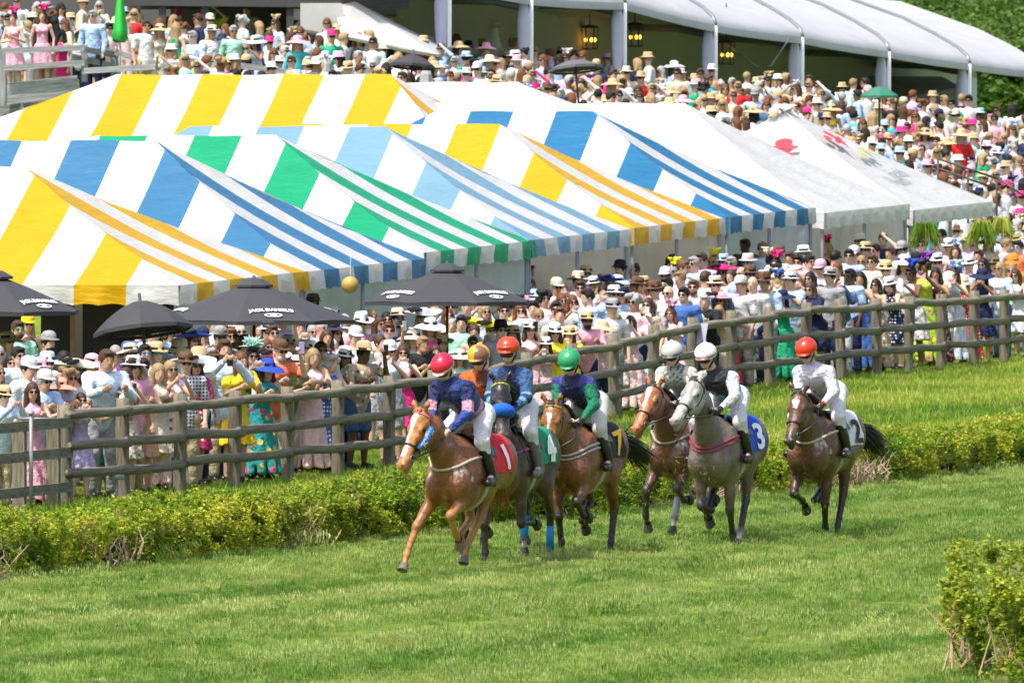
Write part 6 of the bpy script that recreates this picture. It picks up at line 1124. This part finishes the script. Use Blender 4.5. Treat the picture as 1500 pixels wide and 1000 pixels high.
 (978, 406, 'stand m shirt_short white trousers navy short dark - -', dict(glasses='green')), (985, 372, 'stand f tank teal trousers grey pony brown - -', dict(glasses=None, yaw=1.2)), (980, 418, 'stand m shirt_short white trousers navy - fair - -', {}), (997, 398, 'stand m shirt_long white trousers navy short fair - -', dict(glasses=None)), (1000, 381, 'stand m shirt_long paleblue trousers navy short auburn - -', dict(yaw=1.0)), (1002, 420, 'stand m shirt_short blue trousers navy short dark - -', {}), (1016, 410, 'stand m shirt_long white trousers navy short auburn - -', dict(beard=True)), (1017, 376, 'stand m shirt_long white trousers grey short grey - -', {}), (1033, 397, 'stand m shirt_short paleblue trousers navy short brown - -', dict(yaw=2.6, glasses=None)), (1060, 383, 'phone f sundress pink - - long dark bighat hotpink', {}), (1092, 350, 'stand m jacket brown trousers grey short dark - -', dict(skin=6)), (1096, 367, 'stand m jacket navy trousers navy short grey panama cream', dict(bandc='pink', glasses='blue')), (1117, 354, 'stand m shirt_short paleblue trousers navy short fair - -', dict(skin=3)), (1104, 400, 'stand f sundress pink - - long auburn - -', {}), (1103, 410, 'stand m shirt_short white trousers navy - fair - -', {}),
 (1128, 374, 'stand f dress_sleeved white - - bun dark fascinator cream', dict(yaw=2.8, glasses=None)), (1155, 343, 'stand m shirt_short black trousers navy short dark - -', dict(skin=6)), (1137, 378, 'stand f sundress beige - - bob dark fascinator hotpink', {}), (1158, 369, 'stand m shirt_long white trousers navy short brown - -', {}), (1175, 356, 'stand m shirt_short lavender trousers navy short grey fedora white', dict(yaw=1.0)), (1148, 401, 'stand f sundress white - - bun brown - -', {}), (1185, 373, 'stand m shirt_short pink trousers navy short dark - -', dict(yaw=.6)), (1212, 353, 'stand f tank black trousers black long blond fascinator hotpink', dict(yaw=-.9)), (1223, 367, 'stand m shirt_long white trousers navy short dark - -', dict(yaw=2.4)), (1244, 365, 'stand m shirt_short lightblue trousers navy short dark - -', {}), (1260, 338, 'stand m shirt_short blue trousers navy short brown cap cream', {}), (1268, 350, 'stand m shirt_short royalblue trousers navy short brown fedora straw', {}), (1252, 357, 'stand m shirt_short white trousers navy short brown cap white', {}), (1262, 374, 'stand f sundress cream - - bob blond - -', {}), (1295, 341, 'shade m shirt_short navy trousers navy short brown - -', {}), (1283, 357, 'stand m shirt_short palepink trousers navy short dark - -', {}), (1279, 374, 'stand m shirt_short cream trousers navy short brown - -', {}), (1246, 400, 'stand m shirt_short lightblue trousers navy short dark - -', dict(skin=6)), (1216, 410, 'stand m shirt_short grey trousers navy short dark fedora grey', {}), (1140, 405, 'stand f sundress lightblue - - long blond fascinator blue', {}),
 (1322, 350, 'stand m shirt_short royalblue trousers navy short dark cap grey', {}), (1305, 362, 'stand m shirt_short white trousers navy short brown - -', {}), (1343, 366, 'stand m shirt_short brown trousers grey short dark cap black', {}), (1380, 336, 'chest m shirt_long palepink trousers grey short dark - -', {}), (1415, 340, 'stand m shirt_short lavender trousers grey short brown panama straw', {}), (1448, 342, 'stand f sundress cream - - long blond sunhat black', {}), (1473, 350, 'stand m shirt_short lightgrey trousers grey short fair - -', dict(yaw=1.2, glasses=None)), (1493, 353, 'stand m shirt_short coral trousers grey short dark - -', dict(glasses='blue')), (1400, 360, 'stand f sundress blue - - bob brown fascinator lightblue', {}), (1352, 350, 'stand m shirt_short tan trousers grey short auburn - -', {}), (1434, 366, 'stand m shirt_short white trousers grey short brown - -', {}), (1457, 372, 'stand f sundress white - - bob brown panama straw', {}),
]
for row in FRONT: fp(row[0], row[1], row[2], **dict(row[3]))
# fillers seen between the ones above, and people standing up to the tent skirts
def rnd_person(px, ty, side, **kw):
    fem = R.random() < .5; pose = R.choice(kw.pop('poses', ['stand', 'stand', 'chest', 'phone', 'onearm', 'shade']))
    if fem: top = R.choice(['sundress', 'sundress', 'dress_sleeved', 'maxi', 'shirt_short', 'tank']); topc = R.choice(['white', 'cream', 'pink', 'palepink', 'lightblue', 'paleblue', 'mint', 'lavender', 'yellow', 'hotpink', 'navy', 'black', 'coral', 'green', 'beige', 'peach', 'white', 'white']); pat = R.choice(['cloth', 'cloth', 'cloth', 'floral', 'floral', 'gingham', 'stripe']); hair = R.choice(['long', 'long', 'bob', 'bun', 'pony']); hat = R.choice([None, None, None, None, 'sunhat', 'fedora', 'sunhat', 'bighat', 'fascinator', 'panama'])
    else: top = R.choice(['shirt_short', 'shirt_short', 'shirt_long', 'rolled', 'shirt_long', 'jacket']); topc = R.choice(['white', 'white', 'white', 'lightblue', 'paleblue', 'paleblue', 'lightblue', 'pink', 'navy', 'grey', 'mint', 'lightgrey', 'lavender', 'white', 'denim', 'palepink']); pat = R.choice(['cloth', 'cloth', 'cloth', 'cloth', 'gingham']); hair = R.choice(['short', 'short', 'short', 'curly', None]); hat = R.choice([None, None, None, None, 'fedora', 'panama', 'cap', 'cowboy', 'cap'])
    hatc = R.choice(['white', 'straw', 'cream', 'cream', 'beige', 'white', 'navy', 'white', 'pink', 'brown', 'lightgrey', 'lightblue']) if hat not in ('bighat', 'fascinator') else R.choice(['pink', 'hotpink', 'white', 'cream', 'lavender', 'coral', 'royalblue', 'brightyellow'])
    return fem, pose, top, topc, pat, hair, R.choice(['blond', 'brown', 'brown', 'dark', 'dark', 'grey', 'auburn', 'fair']), hat, hatc
used = [(r[0], r[1]) for r in FRONT]
k = 0
for _ in range(3000):
    if k >= 100: break
    px = R.uniform(-5, 1505); base = pw(px, [(0, 520), (250, 500), (450, 480), (700, 470), (900, 420), (1100, 395), (1300, 372), (1500, 365)]); ty = base + R.uniform(-34, 22) if R.random() < .4 or px < 420 else R.uniform(pw(px, [(420, 470), (600, 440), (800, 400), (1000, 375), (1200, 350), (1500, 340)]), base)
    if min(math.hypot((a - px) * 1.0, (b - ty) * .8) for a, b in used) < 12: continue
    if px < 190 and ty < 505: continue
    used.append((px, ty)); k += 1; fem, pose, top, topc, pat, hair, hc_, hat, hatc = rnd_person(px, ty, 0, poses=['stand', 'stand', 'chest', 'phone'])
    fp(px, ty, f"{pose} {'f' if fem else 'm'} {top} {topc} trousers {R.choice(['navy', 'grey', 'khaki'])} {hair or '-'} {hc_} {hat or '-'} {hatc}", pat=pat)
# ---------------------------------------------------------------- the hillside crowd
def hill_pos(px, t):
    y = 197 + 48 * t; x = (px - 750) / F * y; return x, y, ground(x, y)
HB_ = [(0, -8), (250, 2), (300, 20), (480, 26), (700, 42), (900, 68), (1000, 84), (1150, 104), (1300, 118), (1500, 146)]   # head line of the last row
HF_ = [(0, 60), (440, 96), (560, 116), (700, 128), (900, 140), (1050, 160), (1150, 170), (1240, 215), (1350, 268), (1440, 320), (1500, 345)]       # head line of the first visible row
def hill_where(px, ty):
    a = min([(60, 'on the grey viewing deck'), (200, 'beside the green folded umbrella'), (340, 'behind the deck railing'), (430, 'below the dark shelter'), (520, 'below the white marquee'), (605, 'by the black hillside umbrella'), (720, 'near the hat on a stand'), (840, 'by the grey hillside umbrella'), (950, 'above the strong blue tent'), (1060, 'above the long white tent'), (1175, 'below the fifth pavilion curtain'), (1300, 'below the sixth pavilion curtain'), (1400, 'by the black handrail'), (1480, 'at the right edge of the hillside')], key=lambda m_: abs(m_[0] - px))[1]
    return a
def hill_person(px, ty, spec=None, **kw):
    fem, pose, top, topc, pat, hair, hc_, hat, hatc = spec or rnd_person(px, ty, 0, poses=['stand', 'stand', 'stand', 'chest', 'chest', 'shade', 'phone'])
    hz = 1.80 * (.955 if fem else 1.02); b, f_ = pw(px, HB_), pw(px, HF_); best = None
    if kw.get('d'): y = kw.pop('d'); x = (px - 750) / F * y; z = CZ - (ty - HOR) * y / F - hz
    else:
        kw.pop('d', None)
        for i in range(0, 60):
            t = -.02 + i / 48; x, y, z = hill_pos(px, t); py = HOR + (CZ - z - hz) * F / y; e = abs(py - ty)
            if best is None or e < best[0]: best = (e, x, y, z)
        e, x, y, z = best
        if e > 4: z = CZ - (ty - HOR) * y / F - hz; z = max(z, ground(x, y) - .9)
    person(x, y, z, R.uniform(-.7, .7) + kw.pop('yaw', 0), pose, fem, top, topc, 'trousers', R.choice(['navy', 'khaki', 'grey', 'beige']), hair, hc_, hat, hatc, glasses='dark' if R.random() < .6 else None, pat=pat, where=hill_where(px, ty), group='spectators on the hillside', skin=R.choice([0, 0, 1, 2, 2, 3, 4]), phone='black' if pose == 'phone' else None, extras=['top row', 'front row', 'middle of the slope', 'second row from the top', 'among pale shirts', 'among straw hats', 'beside a taller person', 'half hidden', 'just above the tents', 'in a gap in the crowd', 'left side', 'right side'], **kw)
spots = []
for args in [(62, 12, (True, 'stand', 'sundress', 'pink', 'cloth', 'bob', 'brown', 'fascinator', 'hotpink'), dict(d=213.4)), (205 / 3, 2, (False, 'stand', 'jacket', 'black', 'cloth', 'short', 'grey', 'panama', 'grey'), dict(d=213.6)), (136, 12, (False, 'stand', 'shirt_long', 'lightblue', 'cloth', 'short', 'grey', None, 'white'), dict(d=212.5)), (20, 16, (True, 'chest', 'sundress', 'pink', 'cloth', 'bun', 'brown', 'fascinator', 'hotpink'), dict(d=213.2)), (90, 40, (True, 'stand', 'maxi', 'hotpink', 'cloth', 'long', 'dark', None, 'white'), dict(d=214.2)), (214, 26, (False, 'stand', 'shirt_short', 'white', 'cloth', 'short', 'brown', None, 'white'), dict(d=211)), (234, 34, (True, 'stand', 'maxi', 'cream', 'cloth', 'long', 'blond', 'sunhat', 'straw'), dict(d=211)), (258, 30, (True, 'stand', 'maxi', 'green', 'cloth', 'long', 'blond', None, 'white'), dict(d=210.6, yaw=2.6)), (312, 6, (False, 'shade', 'shirt_short', 'lime', 'cloth', 'short', 'brown', 'cap', 'green'), {}), (283, 42, (False, 'chest', 'shirt_long', 'paleblue', 'cloth', 'short', 'grey', None, 'white'), dict(d=210.5)), (310, 36, (False, 'stand', 'shirt_short', 'white', 'cloth', 'short', 'grey', 'panama', 'cream'), dict(d=211)), (342, 34, (False, 'stand', 'shirt_long', 'mint', 'cloth', 'short', 'grey', None, 'white'), dict(d=211)), (376, 50, (True, 'phone', 'maxi', 'paleblue', 'cloth', 'bob', 'brown', 'sunhat', 'lightgrey'), dict(d=210.5)), (198, 0, (True, 'stand', 'sundress', 'cream', 'cloth', 'long', 'brown', 'sunhat', 'straw'), {}), (362, 4, (False, 'stand', 'shirt_long', 'white', 'cloth', 'short', 'dark', None, 'white'), {}),
             (1385, 216, (True, 'chest', 'strapless', 'red', 'cloth', 'bun', 'dark', None, 'white'), dict(yaw=1)), (1037, 106, (False, 'stand', 'shirt_short', 'turquoise', 'cloth', 'short', 'brown', None, 'white'), dict(yaw=.9)), (1062, 120, (True, 'chest', 'shirt_long', 'cream', 'cloth', 'long', 'auburn', None, 'white'), {}), (1107, 128, (False, 'chest', 'shirt_long', 'lightblue', 'cloth', 'short', 'grey', 'cap', 'grey'), {}), (752, 72, (False, 'chest', 'shirt_short', 'navy', 'cloth', 'short', 'brown', 'panama', 'white'), dict(yaw=.8)), (728, 108, (False, 'stand', 'shirt_short', 'royalblue', 'cloth', 'short', 'brown', 'fedora', 'straw'), {}), (494, 36, (False, 'stand', 'shirt_long', 'white', 'cloth', 'short', 'brown', 'panama', 'straw'), {}), (516, 28, (False, 'stand', 'shirt_long', 'lightblue', 'cloth', 'short', 'dark', 'fedora', 'grey'), {}), (488, 98, (False, 'stand', 'shirt_short', 'lavender', 'cloth', 'short', 'dark', None, 'white'), {}), (510, 88, (False, 'chest', 'shirt_long', 'lightblue', 'cloth', 'short', 'grey', 'fedora', 'straw'), {}), (524, 70, (False, 'chest', 'shirt_long', 'white', 'cloth', 'short', 'grey', None, 'white'), {}), (590, 100, (False, 'stand', 'shirt_short', 'turquoise', 'cloth', 'short', 'brown', None, 'white'), {}), (1355, 187, (True, 'stand', 'dress_sleeved', 'palepink', 'floral', 'bob', 'brown', 'sunhat', 'tan'), {}), (1185, 106, (False, 'stand', 'shirt_short', 'white', 'cloth', 'short', 'brown', None, 'white'), {}), (1268, 110, (False, 'stand', 'shirt_short', 'pink', 'cloth', 'short', 'dark', None, 'white'), dict(yaw=-.9)), (1218, 150, (True, 'stand', 'sundress', 'yellow', 'cloth', 'long', 'blond', 'sunhat', 'straw'), {}), (1460, 215, (False, 'stand', 'shirt_long', 'white', 'cloth', 'short', 'grey', 'panama', 'white'), {})]:
    hill_person(args[0], args[1], args[2], **args[3]); spots.append((args[0], args[1]))
cand = []; tries = 0
while len(cand) < 760 and tries < 30000:
    tries += 1; px = R.uniform(-12, 1512); a, b = pw(px, HB_), pw(px, HF_); ty = R.uniform(a, b); md = 13.8 if px > 440 else 14.5
    if px < 240 and ty > 26: continue
    if all((p[0] - px) ** 2 + ((p[1] - ty) * 1.25) ** 2 > md * md for p in spots): spots.append((px, ty)); cand.append((px, ty))
cand.sort(key=lambda p: -(p[1] - pw(p[0], HB_)))
NIND = 296 - len(PEOPLE); solo, mass = cand[:max(0, NIND)], cand[max(0, NIND):]
for px, ty in solo: hill_person(px, ty)
# the rest of the crowd, past the limit, as one mass of lighter figures
def mass_proto(fem, pose, hat, hair, dress):
    ch, pe, hd, sh, el, ha, hip, kn, an, f, L, U = skel(pose, fem); s = Sdf(LO, HI, .031); sk = (-1, 0, 0); tc = (0, -1, 0); bc = (0, 0, -1)
    s.ell(hd + Vector((0, 0, -.01)), (.078, .095, .115), .02, sk); s.cap(hd, ch, .055, .06, .03, sk); s.cap(ch, pe, .14, .135, .06, tc); s.ell(ch + Vector((0, 0, .05)), (.17, .1, .08), .04, tc)
    for q in (-1, 1):
        s.cap(sh[q], el[q], .062, .055, .03, tc); s.cap(el[q], ha[q] + (ha[q] - el[q]).normalized() * .06, .042, .03, .02, sk if (dress or fem) else tc); s.cap(hip[q], kn[q], .105, .075, .04, bc if not dress else tc); s.cap(kn[q], an[q], .07, .05, .03, sk if dress else bc)
    me = s.mesh('m', None, (1, 1, 1), blend=.008); n = len(me.vertices); V = np.empty(n * 3, np.float32); me.vertices.foreach_get('co', V); q = np.empty(len(me.loops), np.int32); me.loops.foreach_get('vertex_index', q); C = np.empty(n * 4, np.float32); me.attributes['col'].data.foreach_get('color', C); V = V.reshape(-1, 3); C = C.reshape(-1, 4)[:, :3]; F4 = q.reshape(-1, 4); bpy.data.meshes.remove(me)
    code = np.argmin(C, axis=1)
    def addm(me2, off, cd):
        nonlocal V, F4, code
        n2 = len(me2.vertices); v2 = np.empty(n2 * 3, np.float32); me2.vertices.foreach_get('co', v2); v2 = v2.reshape(-1, 3) + np.array(list(off)); fs = [list(p.vertices) for p in me2.polygons]; fs = [x + [x[-1]] if len(x) == 3 else x[:4] for x in fs]; b = len(V); V = np.concatenate([V, v2]); F4 = np.concatenate([F4, np.array(fs) + b]); code = np.concatenate([code, np.full(n2, cd)])
    if hair: addm(cached(('h', hair), lambda: hair_mesh(hair)), hd, 3)
    if hat: p = cached(('hat', hat), lambda: hat_parts(hat)); addm(p[0][1], hd + Vector((0, 0, .068)), 4)
    g = MB(); g.box((0, -.092, .016), (.13, .03, .03)); gm = g.mesh('g'); addm(gm, hd, 5); return V, F4, code
protos = [mass_proto(f_, po, h_, ha_, d_) for f_, po, h_, ha_, d_ in ((False, 'stand', None, 'short', False), (False, 'chest', None, 'short', False), (False, 'stand', None, 'short', False), (True, 'chest', None, 'long', True), (False, 'chest', 'panama', 'short', False), (True, 'stand', None, 'long', True), (False, 'stand', 'cap', 'short', False), (True, 'stand', 'sunhat', 'long', True), (True, 'chest', None, 'long', True), (True, 'stand', None, 'bob', True), (False, 'stand', None, 'curly', False), (True, 'chest', None, 'bun', True), (False, 'shade', None, 'short', False), (True, 'phone', 'fedora', 'bob', True), (False, 'stand', 'fedora', None, False), (True, 'stand', 'fascinator', 'long', True))]
VV, FF, CC, base = [], [], [], 0
TC = ['white'] * 9 + ['lightblue'] * 4 + ['paleblue'] * 5 + ['lightgrey', 'lightgrey', 'cream', 'cream', 'palepink', 'palepink', 'pink', 'navy', 'navy', 'mint', 'lavender', 'red', 'hotpink', 'green', 'beige', 'peach', 'denim', 'turquoise', 'black']; HC = ['white', 'straw', 'straw', 'cream', 'tan', 'navy', 'white', 'pink', 'beige', 'straw', 'lightblue', 'brown', 'hotpink', 'tan']
for px, ty in mass:
    V, F4, code = R.choice(protos); hz = 1.80; best = None
    for i in range(60):
        x, y, z = hill_pos(px, -.02 + i / 48); py = HOR + (CZ - z - hz) * F / y; e = abs(py - ty)
        if best is None or e < best[0]: best = (e, x, y, z)
    e, x, y, z = best; a = R.choice((0, 0, .5, -.6, 1.3, -1.3, 2.8)) + R.uniform(-.4, .4); s_ = R.uniform(.92, 1.07); z -= R.choice((0, 0, .06, .16, .3)); c, sn = math.cos(a), math.sin(a); W_ = np.stack([(V[:, 0] * c - V[:, 1] * sn) * s_ + x, (V[:, 0] * sn + V[:, 1] * c) * s_ + y, V[:, 2] * s_ + z], 1)
    tab = np.array([SKINS[R.choice([0, 0, 1, 2, 2, 3, 5])], PAL[R.choice(TC)], PAL[R.choice(['navy', 'khaki', 'grey', 'beige'])], HAIRC[R.choice(list(HAIRC))], PAL[R.choice(HC)], (.012, .012, .014)]); VV.append(W_); FF.append(F4 + base); CC.append(tab[code]); base += len(V)
M['mass'] = mat_vc('crowd_clothes_and_skin', .75, .2, 12, .02, .3, var=.12)
if VV: link('distant_crowd', npmesh('distant_crowd', np.concatenate(VV), np.concatenate(FF), M['mass'], True, col=np.concatenate(CC)), kind='stuff', label='rest of the hillside crowd below the white pavilion', category='crowd')
print('people', len(PEOPLE), 'mass', len(mass))
# ---------------------------------------------------------------- things among the crowd
M['umb2'] = mat_plain('grey_canvas', (.10, .10, .11), .7, 0, .1, 5, .3, .02); M['umbg'] = mat_plain('green_white_canvas', (.02, .16, .09), .7, 0, .1, 5, .2, .02)
umbrella(605, 80, 205, .46, .22, 'black umbrella held open on the hillside left of the pavilion hat stand', 'hand_umbrella', text=False, pole=.9, cap=False, group='hand umbrellas', tilt=(rad(-6), rad(4)))
umbrella(842, 88, 208, .56, .17, 'wide dark grey umbrella held open in the middle of the hillside crowd', 'hand_umbrella', text=False, pole=.9, cap=False, mat=M['umb2'], group='hand umbrellas', tilt=(rad(-8), rad(-5)))
umbrella(1288, 127, 226, .42, .2, 'dark green umbrella on the hillside below the pavilion end', 'hand_umbrella', text=False, pole=.9, cap=False, mat=M['umbg'], group='hand umbrellas')
o = empty('folded_umbrella', at(176, 20, 212.6), label='bright green folded umbrella hanging above the viewing deck', cat='umbrella'); mb = MB(); mb.lathe([(.01, .6), (.04, .45), (.09, .1), (.14, -.35), (.16, -.55), (.1, -.6), (.02, -.5)], 14, wob=.18); mb.build('canopy', mat_plain('bright_green_canvas', (.02, .42, .04), .6, 0, .1, 5, .4, .03), o, smooth=True); mb = MB(); mb.tube([(0, 0, -1.6), (0, 0, .7)], .015, 6); mb.build('pole', M['metal'], o)
o = empty('hat_stand', at(740 - 16, 60, 238), label='pale mannequin neck on the hilltop wearing a straw hat', cat='mannequin'); mb = MB(); mb.lathe([(.10, -1.6), (.10, -.3), (.19, -.12), (.13, .02), (.09, .16), (.1, .25), (.07, .34)], 14); mb.build('torso', mat_plain('mannequin_shell', (.6, .57, .5), .5, 0, .05, 4, 0), o, smooth=True)
(n1, m1), (n2, m2) = cached(('hat', 'panama'), lambda: hat_parts('panama')); c = link('hat', slotmat(m1, 'hat', M['straw']), o, color=PAL['beige']); c.location = (0, 0, .33); c.scale = (1.25,) * 3; c = link('hat_band', slotmat(m2, 'band', M['cloth']), o, color=PAL['tan']); c.location = (0, 0, .33); c.scale = (1.25,) * 3
o = empty('balloon', at(513, 417, 152), label='round yellow balloon hanging under the blue tent valance', cat='balloon'); mb = MB(); mb.lathe([(0, -.14)] + [(.128 * math.sin(math.pi * i / 10), -.128 * math.cos(math.pi * i / 10)) for i in range(1, 10)] + [(0, .128)], 20); mb.build('ball', mat_plain('yellow_latex', (.40, .27, .05), .4, 0, .05, 3, 0), o, smooth=True); mb = MB(); mb.tube([(0, 0, .15), (.01, 0, .5)], .004, 4); mb.build('string', M['white'], o)
for k, (px, py, d, r) in enumerate(((1355, 350, 184, .25), (1438, 348, 188, .25), (1468, 342, 190, .2))):
    o = empty('hanging_fern', at(px, py - 10, d), label=['bushy green fern hanging beside the white tent pole', 'green fern hanging under the far right tent valance', 'smaller green fern hanging nearest the hillside people'][k], cat='fern', group='ferns hanging from the white tent'); rr = random.Random(k); V = []; Fc = []
    mb = MB()
    for i in range(170):
        a = rr.uniform(0, 6.28); L = r * rr.uniform(.6, 1.25); e = rr.uniform(-.2, .9); p1 = Vector((math.cos(a) * L * .5, math.sin(a) * L * .5, .15 * e + .05)); p2 = Vector((math.cos(a) * L, math.sin(a) * L, -L * rr.uniform(.1, 1.3))); mb.tube([(0, 0, 0), p1, p2], [.006, .03, .008], 4, flat=.3)
    mb.build('fronds', M['rough'], o, kind='stuff'); mb = MB(); mb.lathe([(.03, -.12), (.09, -.08), (.11, .02)], 12); mb.build('basket', M['twig'], o); mb = MB(); mb.tube([(0, 0, 0), (0, 0, .35)], .005, 4); mb.build('hanger', M['metal'], o)
# folded race programme over the rail
o = empty('paper_programme', at(1027, 488, 160.6), label='folded white paper programme hanging over the top rail', cat='paper'); mb = MB()
for k in range(4): mb.add([(-.05 + .02 * k, -.01 * k, .14), (.05 + .02 * k, -.01 * k, .16), (.09 - .01 * k, -.03 * k - .02, -.14), (-.07 + .03 * k, -.03 * k - .02, -.17 + .02 * k)], [(0, 1, 2, 3)])
mb.build('sheet', mat_plain('printed_paper', (.36, .38, .46), .8, 0, .1, 12, .1), o, kind='stuff')
# turf thrown up by the hooves
rr = random.Random(11); mb = MB()
for cx, cy, d, n in ((850, 775, 121, 90), (790, 800, 118.5, 30), (970, 770, 124, 40), (1010, 690, 122, 36), (1185, 740, 124.5, 60), (1210, 700, 125, 30), (905, 760, 121, 30), (940, 740, 123, 24)):
    for i in range(n):
        p = at(cx + rr.gauss(0, 26), min(cy + 35, cy + rr.gauss(0, 28)), d + rr.uniform(-.6, .6)); a = Vector((rr.uniform(-1, 1), rr.uniform(-1, 1), rr.uniform(-1, 1))).normalized() * rr.uniform(.015, .05)
        if p.z > .03: mb.tube([p - a, p + a], [.004, .002], 3)
mb.build('flying_turf', M['turf'], kind='stuff', label='bits of grass and mud thrown up around the hooves', category='grass clippings')
mb = MB()
for cx, cy, d, n in ((850, 780, 120.6, 10), (930, 735, 123, 5), (1180, 750, 124.5, 7), (800, 800, 118.5, 5), (870, 740, 120.6, 4)):
    for i in range(n): p = at(cx + rr.gauss(0, 34), cy + rr.gauss(0, 26), d); r_ = rr.uniform(.008, .022); p.z = max(p.z, .05); mb.lathe([(0, -r_), (r_, 0), (0, r_)], 5, p)
mb.build('mud_clods', M['twig'], kind='stuff', label='small mud clods flying behind the hooves', category='mud')
